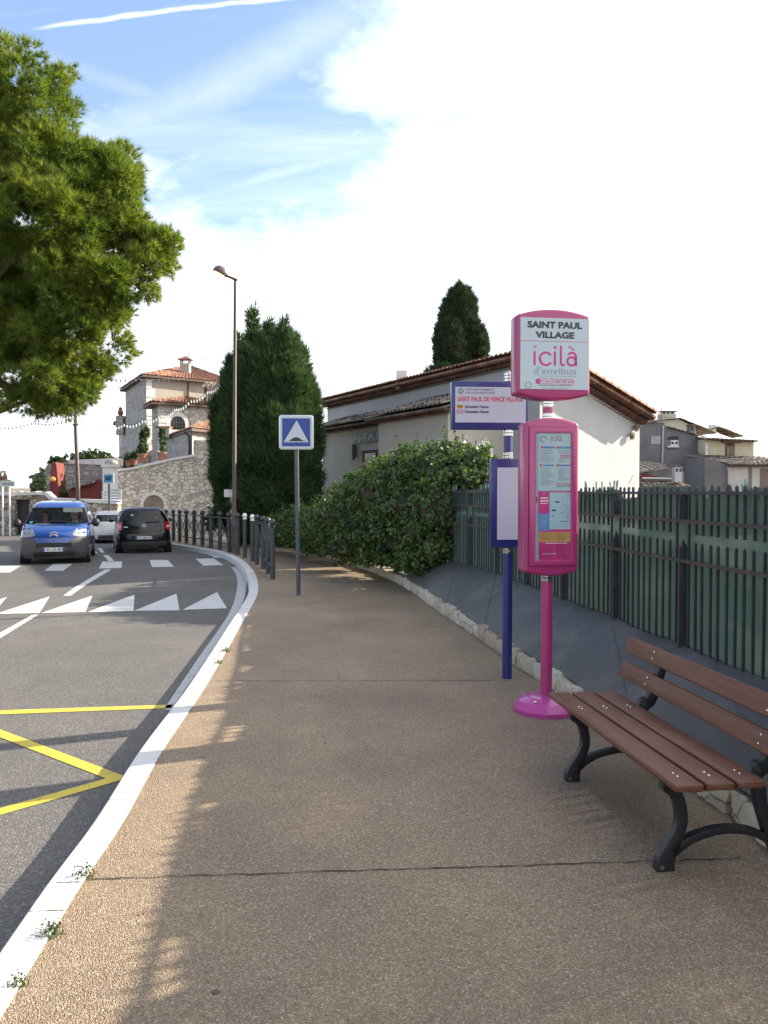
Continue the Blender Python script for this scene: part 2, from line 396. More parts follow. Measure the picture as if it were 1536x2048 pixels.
def kerb_dots():
    nt=M_KERB.node_tree; b=nt.nodes['Principled BSDF']; old=b.inputs['Base Color'].links[0].from_socket; v=coords(nt)
    vo=nt.nodes.new('ShaderNodeTexVoronoi'); vo.inputs['Scale'].default_value=50; vo.inputs['Randomness'].default_value=.12; nt.links.new(v,vo.inputs['Vector'])
    c=mixc(nt,ramp(nt,vo.outputs['Distance'],[(.18,.30),(.30,0)]),old,(.22,.22,.22)); nt.links.new(c,b.inputs['Base Color'])
kerb_dots()
M_DIRT=pm('ground_earth',(.16,.13,.09),.9,var=.35,scale=.8,bmp=.5,bscale=6,bdist=.05)
# ground sheet
g=MB(); n=48
g.add([(0,20,-.6)]+[(4000*math.cos(2*math.pi*i/n),20+4000*math.sin(2*math.pi*i/n),-.6) for i in range(n)],[(0,1+i,1+(i+1)%n) for i in range(n)])
tag(g.build('ground',M_DIRT),'bare earth ground spreading under and beyond the village street','ground',kind='structure')
# wooded hills to either side of the view
M_HILL=pm('wooded_hillside',(.060,.085,.045),.95,var=.45,scale=.02,bmp=.8,bscale=.06,bdist=6)
hm=MB(); random.seed(21)
for a0,a1 in((32,150),(-150,-33)):
    rows=[]
    for rr,hh in((520,-2),(700,.55),(900,1.0),(1200,.6)):
        rows.append([(rr*math.sin(R(a0+(a1-a0)*i/40)),rr*math.cos(R(a0+(a1-a0)*i/40)),-1 if hh<0 else hh*(18+34*math.sin(math.pi*i/40)*(1+.35*math.sin(i*.9)+.2*math.sin(i*2.3+rr)))) for i in range(41)])
    hm.grid(rows)
tag(hm.build('hills',M_HILL,smooth=True),'wooded hills beyond the village on both sides','hills',kind='structure')
rd=MB().grid([[(-45+i*.8,-12+j*.8,ROAD+drop(-45+i*.8,-12+j*.8)) for i in range(75)] for j in range(90)])
tag(rd.build('road',M_ASPH),'grey asphalt street bending left past the white kerb','road',kind='structure')
# kerb lines, read off as ground points
IN_=[(6,2028),(98,1876),(172,1755),(250,1638),(328,1497),(406,1381),(456,1296),(480,1253),(503,1214),(515,1188),(516,1169),(510,1148),(494,1127),(470,1112),(442,1102),(400,1095),(365,1089.5),(330,1085),(300,1082)]
OUT=[(-66,2000),(0,1892),(96,1765),(211,1603),(348,1411),(400,1335),(437,1281),(470,1237),(489,1200),(498,1178),(497,1163),(492,1148),(480,1134),(457,1117),(428,1105),(398,1098.5),(362,1092.5),(328,1087.5),(298,1084.3)]
kin=[gp(x,y) for x,y in IN_]; kout=[gp(x,y) for x,y in OUT]
d0=(kin[0]-kin[2]).normalized(); kin=lead_in(kin,d0,8,.7)
d1=(kout[0]-kout[3]).normalized(); kout=lead_in(kout,d1,8,.7)
for L in(kin,kout):
    d=(L[-1]-L[-3]).normalized(); L.append(L[-1]+d*8)
KI=resample(catmull(kin,8),170)
KO=offset_line(KI,-.165)
STN=[(1523,1690),(1450,1627),(1387,1583),(1077,1361),(1038,1338),(999,1308),(930,1260),(880,1226),(820,1182),(760,1151),(700,1130),(640,1113),(560,1093),(520,1087)]
st=[gp(x,y) for x,y in STN]; dd=(st[0]-st[3]).normalized(); st=lead_in(st,dd,8,.7)
SB=resample(catmull(st,8),120)
# pavement between kerb and edging, running on behind the edging's far end
far_r=[SB[-1]+Vector((-2.2,3.0,0)),SB[-1]+Vector((-7,6.5,0)),SB[-1]+Vector((-12,9,0))]
PR=resample(offset_line(SB,.10)+far_r,150); PL=resample([p+Vector((0,0,0)) for p in KI],150)
pv=MB(); pv.grid([[PL[i].lerp(PR[i],k/6) for k in range(7)] for i in range(150)])
tag(pv.build('pavement',M_AGG),'brown pebble-finished pavement between white kerb and stone edging','pavement',kind='structure')
kb=MB(); H=.006
rows=[]
for i in range(len(KI)):
    a,b=KI[i],KO[i]; t=(b-a).normalized()
    e=Vector((0,0,a.z)); t.z=0; rows.append([e+Vector((a.x,a.y,-.02)),e+Vector((a.x,a.y,H)),e+Vector((b.x,b.y,H))-t*.018,e+Vector((b.x,b.y,H-.014))-t*.004,e+Vector((b.x,b.y,ROAD-.03))+t*.012])
kb.grid(rows)
kerb=tag(kb.build('kerb',M_KERB,smooth=True,angle=30),'white painted raised kerb curving along the pavement edge','kerb',kind='structure')
# cracks between kerb stones and across the pavement
M_JOINT=pm('dark_joint',(.035,.028,.022),.95)
def crack(p0,p1,w,name,label,z=.004,wob=.006,n=60):
    a=[];b=[];t=(p1-p0).normalized(); s=Vector((-t.y,t.x,0))
    for i in range(n+1):
        p=p0.lerp(p1,i/n); o=s*random.uniform(-wob,wob); ww=w*random.uniform(.35,1.25)
        q=p+o; a.append((q.x+s.x*ww/2,q.y+s.y*ww/2,z)); b.append((q.x-s.x*ww/2,q.y-s.y*ww/2,z))
    return tag(MB().grid([a,b]).build(name,M_JOINT),label,'joint','kerb joints' if name=='kerb_joint' else None,kind='structure')
crack(gp(183,1759),gp(1480,1718),.0095,'pavement_joint','dark ragged joint crossing the pavement beside the near bench leg')
crack(gp(432,1362),gp(990,1361),.009,'pavement_joint','faint joint crossing the pavement near the blue pole foot')
for k,(x,y) in enumerate([(103,1764),(250,1605),(371,1420),(60,1830)]):
    p=gp(x,y); j=min(range(len(KI)),key=lambda i:(KO[i]-p).length)
    crack(KO[j]*1.0,KI[j]*1.0,.006,'kerb_joint',['kerb joint in line with the long pavement crack','kerb joint level with the tip of the yellow zigzag','kerb joint near the end of the yellow line','kerb joint near the bottom weeds'][k],H+.003,.001,8)
M_STAIN=pm('oily_stain',(.075,.062,.050),.8,var=.3,scale=40)
kd=0
for j in range(1,len(KI)-4):
    kd+=(KI[j]-KI[j-1]).length
    if kd>1.02 and KI[j].y>2.2 and KI[j].y<21:
        kd=0
        if min((KO[j]-gp(x,y)).length for x,y in((103,1764),(250,1605),(371,1420),(60,1830)))>.4:
            crack(KO[j]*1.0,KI[j]*1.0,.005,'kerb_joint','fine joint between two white kerb stones',KI[j].z+H+.003,.001,8)
for k,(x,y,r,l) in enumerate([(431,1985,.017,'dark oily spot low on the pavement'),(406,1515,.012,'small dark spot near the kerb strip'),(735,1492,.010,'tiny dark spot in the middle of the pavement'),(650,1487,.012,'thin dark fleck left of the middle spot')]):
    p=gp(x,y); n=14; MBs=MB().add([(p.x+r*random.uniform(.6,1.2)*math.cos(6.283*i/n),p.y+r*random.uniform(.6,1.1)*math.sin(6.283*i/n),.003) for i in range(n)],[tuple(range(n))]); tag(MBs.build('pavement_stain',M_STAIN),l,'stain',kind='structure')
# ------------------------------------------------------------------ road paint
RZ=ROAD+.004
def rp(x,y): return gp(x,y,RZ)
def marking(name,poly,label,group,m=None,cat='road marking',sub=False):
    mb=MB().add([rp(x,y) for x,y in poly],[tuple(range(len(poly)))])
    return tag(mb.build(name,m or M_WPAINT),label,cat,group,'structure')
def strip_mark(name,left,right,label,group,m=None):
    A=resample(catmull([rp(*p) for p in left],6),30); B=resample(catmull([rp(*p) for p in right],6),30)
    return tag(MB().grid([A,B]).build(name,m or M_WPAINT),label,'road marking',group,'structure')
Z='zebra crossing stripes'
def zx(l,poly): marking('zebra_stripe',poly,l,Z)
zx('white zebra stripe cut by the left edge below the van',[(-45,1145),(-8,1131.5),(42,1131.5),(20,1145)])
zx('white zebra stripe under the front of the blue van',[(89,1141.5),(107,1127.5),(146,1127.5),(126,1141.5)])
zx('white zebra stripe meeting the end of the lane line',[(198,1137),(205,1123),(244,1123),(243,1136)])
zx('white zebra stripe in front of the dark hatchback',[(304,1134),(299.5,1120),(336,1120),(348,1133.5)])
zx('white zebra stripe nearest the curved kerb',[(407,1131.5),(391,1117.5),(427,1116.5),(447,1130)])
T='white hump triangles across the road'
def tr(l,poly): marking('hump_triangle',poly,l,T,M_WPAINT)
tr('large white hump triangle nearest the kerb',[(365,1219.5),(434,1184),(454,1216.5)])
tr('white hump triangle next to the one by the kerb',[(268,1221.5),(353,1187),(359,1220.5)])
tr('white hump triangle in the middle of the row',[(175,1224),(269,1189),(267,1222)])
tr('white hump triangle above the lane line gap',[(82,1226),(185,1191),(171,1224)])
tr('white hump triangle over the lane line end',[(-10,1228),(100,1192.5),(79,1226)])
tr('white hump triangle cut by the left photo edge',[(-110,1230),(14,1194),(-14,1228)])
G='white lane lines'
strip_mark('lane_line',[(126,1191.5),(160,1168),(210,1139)],[(141,1191.5),(175,1168),(223,1139)],'long white lane line between triangles and crossing',G)
marking('lane_line',[(-30,1282),(64,1230),(77,1229),(-12,1284)],'white lane line below the row of triangles',G)
strip_mark('lane_line',[(205,1110),(212,1116),(216,1122)],[(216,1110),(223,1116),(228,1122)],'short white lane dash just past the crossing',G)
marking('lane_line',[(172,1096),(181,1096),(196,1106),(184,1106)],'short white lane dash beside the blue van',G)
marking('lane_line',[(195,1096.5),(203,1096.5),(210,1105),(202,1105)],'short white lane dash left of the hatchback',G)
strip_mark('edge_line',[(328,1418),(400,1311),(428,1272),(456,1230),(470,1197),(475,1163),(470,1145),(462,1134)],[(341,1421),(409,1324),(438,1281),(470,1238),(487,1203),(493,1165),(488,1148),(478,1134)],'worn broad white edge line hugging the kerb bend','white edge lines',M_WORN)
strip_mark('edge_line',[(432,1116),(415,1109),(390,1103.5),(362,1098),(345,1095)],[(442,1115),(424,1108),(396,1102),(366,1096.5),(347,1094)],'thin white edge line beside the far kerb','white edge lines')
Yg='yellow bus stop markings'
marking('bus_stop_line',[(-420,1434),(346,1409),(342,1416),(-420,1444)],'straight yellow line across the top of the bus bay',Yg,M_YPAINT)
zz=[(-100,1428),(235,1556),(-330,1717)]; 
A=[rp(*p) for p in zz]
dA=(A[1]-A[0]).normalized(); dB=(A[2]-A[1]).normalized(); wz=.052
nA=Vector((-dA.y,dA.x,0)); nB=Vector((-dB.y,dB.x,0)); mit=(nA+nB).normalized(); k=1/max(mit.dot(nA),.2)
lo=[A[0]+nA*wz,A[1]+mit*wz*k,A[2]+nB*wz]; hi=[A[0]-nA*wz,A[1]-mit*wz*k,A[2]-nB*wz]
tag(MB().grid([lo,hi]).build('bus_stop_zigzag',M_YPAINT),'yellow zigzag with its point touching the kerb','road marking',Yg,'structure')
marking('pavement_patch',[(484,1115),(520,1113.5),(540,1120),(528,1126),(497,1124)],'pale dropped-kerb patch under the white-topped bollards','white edge lines',M_WPAINT)
# ================================================================== edging stones, sloping slab, fence
M_STONE=stone_mat('edging_limestone',(1.2,1.2,1.2),((.38,.31,.22),(.52,.46,.36),(.62,.57,.48)),(.5,.45,.36),.004,.85,(.25,.19,.12))
M_SLAB=pm('slate_blue_sheeting',(.080,.079,.076),.6,var=.30,scale=1.3,bmp=.45,bscale=4,bdist=.03,dirt=((.135,.128,.115),2.6,.52,.80))
M_FPOST=pm('dark_painted_iron',(.030,.036,.040),.5,var=.3,scale=9,dirt=((.085,.048,.03),7,.60,.72),bmp=.2,bscale=90)
M_RAIL=pm('rusty_brown_iron',(.062,.047,.042),.65,var=.35,scale=12,bmp=.3,bscale=120)
random.seed(11)
edg=MB(); s=0.0; total=sum((b-a).length for a,b in zip(SB,SB[1:])); CS=resample(SB,1200); step=total/1199
def on_sb(d):
    i=min(max(int(d/step),0),1198); return CS[i],(CS[i+1]-CS[i]).normalized()
while s<total-.3:
    L=random.choice([.16,.22,.28,.34,.42]); h=.155+random.uniform(-.02,.02); p,t=on_sb(s+L/2); nrm=Vector((t.y,-t.x,0))
    O=p-t*(L/2-.006)+nrm*random.uniform(-.012,.012); W=.17
    nx=max(3,int(L/.05)); ny=4
    rows=[]
    for j in range(ny+1):
        r=[]
        for i in range(nx+1):
            e=.0 if 0<i<nx and 0<j<ny else .018
            r.append(O+t*((L-.012)*i/nx+random.uniform(-.006,.006))+nrm*(e+random.uniform(-.012,.012))+Vector((0,0,-.02+(h+.02)*j/ny+(random.uniform(-.012,.012) if j else 0))))
        rows.append(r)
    rows.append([q+nrm*W-Vector((0,0,.0)) for q in rows[-1]])
    rows.append([Vector((q.x,q.y,p.z-.02)) for q in rows[-1]])
    b0=len(edg.v); edg.grid(rows); m=nx+1
    edg.f.append(tuple(b0+j*m for j in range(len(rows)))[::-1]); edg.f.append(tuple(b0+j*m+nx for j in range(len(rows))))
    s+=L
edging=edg.build('stone_edging',M_STONE,smooth=True,angle=50)
tag(edging,'low row of rough cream limestone blocks along the pavement','stone edging')
# fence base line
FB_=[(1521,1355),(1475,1337),(1398,1306),(1346,1283),(1269,1254),(1207,1226),(1140,1203),(1082,1179.5),(1024,1159),(967,1138),(910,1122),(880,1113)]
FH=.60
fb=[gp(x,y,FH) for x,y in FB_]
SLB=offset_line(SB,.055)
d0=Vector((.135,-.99,0)).normalized(); fb=lead_in(fb,d0,10,.46)
fb=[Vector((p.x,p.y,FH)) for p in fb]; FL=resample(catmull(fb,6),140)
# slab from the back of the stones up to the fence foot
lo=resample([p for p in SLB if p.y<15.2],60); hi=resample(FL+[FL[-1]+(FL[-1]-FL[-6]).normalized()*2.2],60)
rows=[]
for k in range(7):
    f=k/6; rows.append([Vector((a.x,a.y,.158)).lerp(b+Vector((0,0,.0)),f)+Vector((0,0,.035*math.sin(math.pi*f)+.006*math.sin(i*1.3+k))) for i,(a,b) in enumerate(zip(lo,hi))])
rows.append([p+Vector((.25,.05,.0)) for p in rows[-1]])
rows.append([p+Vector((.0,.0,-1.0)) for p in rows[-1]])
slab=MB().grid(rows).build('sheeted_bank',M_SLAB,smooth=True)
tag(slab,'smooth slate grey sloping bank between edging stones and fence','bank')
# welded laps of the sheeting
M_SEAM=pm('sheet_lap',(.060,.060,.060),.5,var=.2)
def bank_pt(i,f,lift):
    a,b=lo[i],hi[i]; return Vector((a.x,a.y,a.z+.158)).lerp(b,f)+Vector((0,0,.035*math.sin(math.pi*f)+lift))
for i in range(5,56,7):
    mb=MB(); A=[bank_pt(i,k/8,.012) for k in range(9)]; B=[bank_pt(min(i+1,59),k/8,.012) for k in range(9)]
    mb.grid([[a.lerp(b,.2) for a,b in zip(A,B)],[a.lerp(b,.26) for a,b in zip(A,B)]]); mb.build('lap_joint',M_SEAM,slab)
# fence
fl_len=sum((b-a).length for a,b in zip(FL,FL[1:])); FS=resample(FL,1500); fst=fl_len/1499
def on_fl(d):
    i=min(max(int(d/fst),0),1498); t=(FS[i+1]-FS[i]).normalized(); return FS[i],t
fence=thing('iron_fence','dark iron picket fence with torn green screening behind the bench','fence',(FS[700].x,FS[700].y,0))
FO=fence.location.copy()
SP=.11
# a post stands where photo column x=1367 meets the line
i0=min(range(1500),key=lambda i:abs((FS[i].x/FS[i].y)-.361)); d_post=i0*fst
k0=-int(d_post/SP); bays={}
k=k0
top,r1,ub,lt,r2=1.80,1.555,1.46,1.392,1.255
TOPR=1.765
def sag(d): return -.0045*max(0,d-4)
posts=[]
while True:
    d=d_post+k*SP
    if d>fl_len-.05: break
    if d>.05:
        p,t=on_fl(d); sg=sag(d); bay=math.floor((k)/12)
        mb=bays.setdefault(bay,[MB(),d,d]); mb[2]=d
        j=lambda:random.uniform(-.004,.004)
        w=.018
        if k%12==0: posts.append((d,p,t,sg))
        else:
            ang=math.atan2(t.y,t.x); full=(k%12 in(1,11))
            def pick(z0,z1):
                b=mb[0]; o=Vector((j(),j(),0)); lean=Vector((j(),j(),0))
                b.bar(p+o+Vector((0,0,z0-p.z)),p+o+lean+Vector((0,0,z1-p.z)),w,w)
                q=p+o+lean
                b.add([(q.x-w/2,q.y-w/2,z1),(q.x+w/2,q.y-w/2,z1),(q.x+w/2,q.y+w/2,z1),(q.x-w/2,q.y+w/2,z1),(q.x,q.y,z1+.012)],[(0,1,4),(1,2,4),(2,3,4),(3,0,4)])
            if full: pick(p.z-.03,top+sg+.012*random.random())
            else:
                pick(p.z-.03,lt+sg*.8); pick(ub+sg*.9,top+sg+.02*random.random())
    k+=1
for bay,(mb,a,b) in sorted(bays.items()):
    mb.build('picket_panel',M_FPOST,fence,origin=FO).location=(0,0,0)
def rail(z,w,h,off,mat):
    mb=MB(); P=[]
    for i in range(0,1500,15):
        p,t=FS[i],on_fl(i*fst)[1]; n_=Vector((t.y,-t.x,0)); P.append(p+n_*off+Vector((0,0,z+sag(i*fst)-p.z)))
    for a,b in zip(P,P[1:]): mb.bar(a-FO,b-FO,w,h)
    return mb.build('rail',mat,fence)
rail(TOPR,.03,.022,-.014,M_FPOST); rail(r1,.03,.026,-.014,M_RAIL); rail(r2,.03,.026,-.014,M_RAIL)
for d,p,t,sg in posts:
    mb=MB(); n_=Vector((t.y,-t.x,0)); q=p-FO
    for z0,z1,w in((p.z-.03,lt+sg+.015,.062),(r1+sg,top+sg-.01,.066)):
        base=Vector((q.x,q.y,0)); a=base+Vector((0,0,z0)); b=base+Vector((0,0,z1-.05))
        mb.bar(a,b,w,w*.7)
        x=t*w*.5; y=n_*w*.35
        mb.add([b-x-y,b+x-y,b+x+y,b-x+y,b+Vector((0,0,.065))],[(0,1,4),(1,2,4),(2,3,4),(3,0,4)])
    mb.build('post',M_FPOST,fence)
# green screening: woven sheet, translucent, torn along the top
def screen_mat():
    m,nt,b,new,link=_nm('green_screen'); v=coords(nt)
    n=noise(nt,v,2.2,5,.65); c=ramp(nt,n,[(.3,(.016,.033,.031)),(.7,(.029,.056,.052))])
    sp=new('ShaderNodeSeparateXYZ'); link(v,sp.inputs[0])
    vst=new('ShaderNodeTexNoise'); vst.inputs['Scale'].default_value=1; vst.inputs['Detail'].default_value=3
    link(coords(nt,(28,28,.9)),vst.inputs['Vector'])
    c=mixc(nt,.6,c,ramp(nt,vst.outputs[0],[(.3,(.7,.72,.72)),(.7,(1.15,1.18,1.18))]),'MULTIPLY')
    w1=new('ShaderNodeTexWave'); w1.bands_direction='Z'; w1.inputs['Scale'].default_value=24; link(v,w1.inputs['Vector'])
    c=mixc(nt,.35,c,ramp(nt,w1.outputs[0],[(.2,(.55,.55,.55)),(.8,(1.2,1.2,1.2))]),'MULTIPLY')
    link(c,b.inputs['Base Color']); b.inputs['Roughness'].default_value=.6
    t=new('ShaderNodeBsdfTransparent'); t.inputs[0].default_value=(.9,.95,.9,1)
    tl=new('ShaderNodeBsdfTranslucent'); tl.inputs[0].default_value=(.06,.125,.11,1)
    m1=new('ShaderNodeMixShader'); m1.inputs[0].default_value=.10; link(b.outputs[0],m1.inputs[1]); link(tl.outputs[0],m1.inputs[2])
    holes=noise(nt,coords(nt,(1.0,.55,1.6)),1.5,3,.6); thin=ramp(nt,holes,[(.50,.0),(.74,.15)])
    slit=ramp(nt,vst.outputs[0],[(.70,0),(.76,.4)]); hz=ramp(nt,noise(nt,v,3,2),[(.5,0),(.6,1)])
    sl_=mixc(nt,1,slit,hz,'MULTIPLY'); al=mixc(nt,1,thin,sl_,'ADD')
    m2=new('ShaderNodeMixShader'); link(al,m2.inputs[0]); link(m1.outputs[0],m2.inputs[1]); link(t.outputs[0],m2.inputs[2])
    link(m2.outputs[0],nt.nodes['Material Output'].inputs['Surface']); return m
M_SCR=screen_mat()
N=520; P=resample(FL,N); rows=[[],[],[],[],[]]; hprev=0
for i in range(N):
    d=i*fl_len/(N-1); p,t=on_fl(d); n_=Vector((t.y,-t.x,0))
    o=p+n_*(.03+.012*math.sin(d*21)+.008*random.random())-FO
    if random.random()<.16: hprev=random.uniform(-.05,.05)
    tp=1.765+sag(d)+hprev+random.uniform(-.012,.02)
    for r,z in enumerate((p.z-.05,.95,1.3,1.6,tp)): rows[r].append(Vector((o.x,o.y,z)))
MB().grid(rows).build('screening',M_SCR,fence,smooth=True)
# frayed reeds that stick up and lean over the top rail
fr=MB()
for i in range(420):
    d=random.uniform(.2,fl_len); 
    if math.sin(d*1.9)+math.sin(d*4.3+1)<.15: continue
    p,t=on_fl(d); n_=Vector((t.y,-t.x,0)); o=p+n_*.035-FO; a=Vector((o.x,o.y,1.66)); hgt=random.uniform(.08,.21)
    b=a+t*random.uniform(-.07,.07)+Vector((0,0,hgt))
    fr.bar(a,b,.012,.004)
fr.build('frayed_reeds',pm('pale_green_reed',(.16,.30,.26),.6),fence)
# ================================================================== bus stop signs
M_PINK=pm('pink_powder_coat',(.36,.032,.145),.34,var=.06,scale=2,coat=.25,dirt=((.33,.04,.14),5,.6,.8))
M_BASEPINK=pm('magenta_cast_base',(.46,.05,.26),.30,var=.06,scale=3,coat=.3,dirt=((.45,.10,.25),14,.58,.75))
M_CHROME=pm('polished_steel',(.50,.50,.50),.14,metal=1,var=.08,scale=20)
M_PANEL=pm('pale_sign_face',(.42,.50,.55),.4,var=.03,scale=3)
M_NAVY=pm('navy_powder_coat',(.011,.021,.150),.33,var=.08,scale=2,coat=.25,dirt=((.05,.05,.2),6,.62,.8))
M_WFACE=pm('white_sign_face',(.46,.49,.57),.4,var=.03,scale=2)
M_INK=pm('dark_ink',(.018,.024,.036),.5); M_PINKINK=pm('pink_ink',(.52,.025,.19),.5); M_GREYINK=pm('grey_ink',(.23,.25,.29),.5)
M_REDINK=pm('red_ink',(.55,.05,.06),.5); M_BLUEINK=pm('blue_ink',(.10,.22,.46),.5); M_WHITEINK=pm('white_ink',(.75,.75,.76),.5)
M_AMBER=pm('amber_ink',(.62,.33,.02),.5); M_PLUM=pm('plum_ink',(.36,.09,.25),.5)
def vframe(a0,b0,a1,b1,th,top,bot,y,t,r,arc_top=0,arc_bot=0):
    """outer outline of a sign with bowed top and bottom"""
    n=14; pts=[]
    def edge(xa,xb,z,bow):
        return [(xa+(xb-xa)*i/n, z+bow*(1-(2*i/n-1)**2)) for i in range(n+1)]
    return edge(a0,a1,b1,arc_top)+edge(a1,a0,b0,-arc_bot)
def bowed(mb,x0,z0,x1,z1,y0,y1,bt,bb,r=.03):
    """box with bowed top and bottom and rounded corners, front at y0"""
    n=16; def_pts=[]
    def corner(cx,cz,a0): return [(cx+r*math.cos(R(a0+k*22.5)),cz+r*math.sin(R(a0+k*22.5))) for k in range(5)]
    P=[]
    P+=corner(x1-r,z0+r,-90)
    P+=corner(x1-r,z1-r,0)
    P+=[(x1-r+(x0-x1+2*r)*i/n, z1+bt*(1-(2*i/n-1)**2)) for i in range(1,n)]
    P+=corner(x0+r,z1-r,90)
    P+=corner(x0+r,z0+r,180)
    P+=[(x0+r+(x1-x0-2*r)*i/n, z0-bb*(1-(2*i/n-1)**2)) for i in range(1,n)]
    mb.prism(P,(0,y0,0),(1,0,0),(0,0,1),(0,y1-y0,0)); return mb
b=gp(1092,1421); k=b.y/F
PS=thing('bus_stop_sign','tall pink bus stop sign with round head panel and timetable case','bus stop sign',b,R(9))
PS['label']='tall pink bus stop sign with bowed head panel above a timetable case'
H_=lambda y: EYE-(y-HOR)*k           # height on the sign from a photo row
W_=lambda px: px*k
# base, pole and collars
mb=MB(); 
for (r0,z0),(r1,z1) in (): pass
prof=[(.262,0),(.268,.035),(.225,.088),(.165,.118),(.10,.128),(.05,.13)]
mb.lathe([(r,z) for r,z in prof],n=10)
mb.build('base',M_BASEPINK,PS,smooth=True,angle=24)
for a in range(4):
    t=R(45+90*a); MB().cyl((.195*math.cos(t),.195*math.sin(t),.095),(.195*math.cos(t)*1.02,.195*math.sin(t)*1.02,.113),.012,n=8).build('base_bolt',M_CHROME,PS)
MB().cyl((0,0,.12),(0,0,H_(1163)),.046,n=28).build('pole',M_PINK,PS,smooth=True)
def collar(z0,z1,r,bands=2,name='collar'):
    prof=[];n=bands
    for i in range(n):
        a=z0+(z1-z0)*i/n; c=z0+(z1-z0)*(i+1)/n; e=(c-a)*.14
        prof+=[(r*.93,a),(r,a+e),(r,c-e),(r*.93,c)]
    return MB().lathe(prof,n=26)
collar(H_(1163),H_(1147),.049,2).build('collar',M_CHROME,PS,smooth=True,angle=30)
# timetable case
x0,x1=-.262+W_(0),.262; wcase=.445
cx0,cx1=-wcase/2,wcase/2; z0,z1=H_(1143),H_(846)
bowed(MB(),cx0,z0,cx1,z1,-.105,.085,W_(8),W_(7),.035).build('case',M_PINK,PS,bevel=.022,bseg=3,angle=50)
gx0,gx1,gz0,gz1=cx0+.032,cx1-.022,H_(1129),H_(857)
wx0,wx1,wz0,wz1=cx0+.085,cx1-.068,H_(1119),H_(868)
yf=-.105
def framering(o,i,y0,y1):
    """flat ring between two rectangles with inner walls"""
    mb=MB()
    O=[(o[0],o[1]),(o[2],o[1]),(o[2],o[3]),(o[0],o[3])]; I=[(i[0],i[1]),(i[2],i[1]),(i[2],i[3]),(i[0],i[3])]
    vs=[(a,y0,c) for a,c in O]+[(a,y0-.0,c) for a,c in I]+[(a,y1,c) for a,c in I]+[(a,y1,c) for a,c in O]
    fs=[]
    for q in range(4):
        p=(q+1)%4; fs+=[(q,p,4+p,4+q),(4+q,4+p,8+p,8+q),(q,12+q,12+p,p)]
    return mb.add(vs,fs)
door=framering((gx0,gz0,gx1,gz1),(wx0,wz0,wx1,wz1),yf-.014,yf-.001).build('door',M_PINK,PS,bevel=.003)
gr=MB()
for (a,c,e,f) in((gx0-.004,gz0-.004,gx1+.004,gz0),(gx0-.004,gz1,gx1+.004,gz1+.004),(gx0-.004,gz0,gx0,gz1),(gx1,gz0,gx1+.004,gz1)):
    gr.add([(a,yf-.0015,c),(e,yf-.0015,c),(e,yf-.0015,f),(a,yf-.0015,f)],[(0,1,2,3)])
gr.build('door_gap',pm('dark_plum_gap',(.12,.01,.05),.8),PS)
MB().box((wx0+.011,yf-.006,(wz0+wz1)/2-.02),(.007,.008,.05)).build('lock',M_CHROME,PS)
# poster behind the pane: zones measured on the photo
pw,phh=wx1-wx0,wz1-wz0
U=lambda u: wx0+pw*u; V=lambda v: wz1-phh*v
def rect(u0,v0,u1,v1,y=-.0): return [(U(u0),V(v1)),(U(u1),V(v1)),(U(u1),V(v0)),(U(u0),V(v0))]
backing=sheet(rect(0,0,1,1),yf-.0035).build('poster_board',pm('pale_blue_board',(.28,.35,.45),.5,var=.05),PS)
paper=sheet([(U(.07),V(.45)),(U(1),V(.45)),(U(1),V(0)),(U(.09),V(0))],yf-.0045).build('timetable_sheet',pm('pale_paper',(.38,.50,.53),.5,var=.05,scale=6),PS)
mapsheet=sheet([(U(.10),V(1)),(U(1),V(1)),(U(1),V(.455)),(U(.08),V(.455))],yf-.0045).build('network_map',M_PINKINK,PS)
ly=yf-.0055
def bars(rows,mat,parent,name,y=ly):
    if len(rows)<=6:
        for u0,v0,u1,v1 in rows: o=MB().add([(a,y,c) for a,c in rect(u0,v0,u1,v1)],[(0,1,2,3)]).build(name,mat,parent)
        return o
    mb=MB()
    for u0,v0,u1,v1 in rows: mb.add([(a,y,c) for a,c in rect(u0,v0,u1,v1)],[(0,1,2,3)])
    return mb.build(name,mat,parent)
random.seed(5)
bars([(.21,.105,.54,.121),(.65,.105,1,.121),(.21,.246,.52,.260),(.65,.246,1,.260)],M_BLUEINK,paper,'lettering')
rows=[];rp_=[]
for v in [x*.0125 for x in range(0,8)]:
    rows.append((.14,.135+v,.14+random.uniform(.2,.39),.139+v))
    rows.append((.64,.135+v,.64+random.uniform(.15,.34),.139+v)) if v not in() and not .03<v<.06 else rp_.append((.69,.135+v,.96,.141+v))
for v in [x*.0125 for x in range(0,11)]:
    rows.append((.14,.278+v,.14+random.uniform(.22,.4),.282+v))
    if v<.09: rows.append((.64,.278+v,.64+random.uniform(.15,.34),.282+v))
bars(rows,M_GREYINK,paper,'lettering'); bars(rp_,M_PINKINK,paper,'lettering')
letters('icilà',M_PLUM,paper,U(.43),V(.062),pw*.31,phh*.046,ly,'lettering')
letters('info envibus',M_REDINK,paper,U(.58),V(.405),pw*.40,phh*.019,ly,'lettering')
letters('04 89 87 72 00',M_INK,paper,U(.58),V(.423),pw*.41,phh*.014,ly,'lettering')
def ring(cx,cz,r0,r1,y,n=28,a0=0,a1=360):
    mb=MB(); A=arc(cx,cz,r1,a0,a1,n); B=arc(cx,cz,r0,a0,a1,n)
    return mb.grid([[(p[0],y,p[1]) for p in A],[(p[0],y,p[1]) for p in B]])
def disc(cx,cz,r,y,n=24): return sheet(arc(cx,cz,r,0,360,n)[:-1],y)
ring(U(.21),V(.049),.018,.026,ly,a0=-10,a1=290).build('round_logo',M_BLUEINK,paper)
for u,v in((.17,.112),(.62,.112),(.15,.252),(.62,.252)): disc(U(u),V(v),.010,ly-.0005).build('number_dot',M_REDINK,paper)
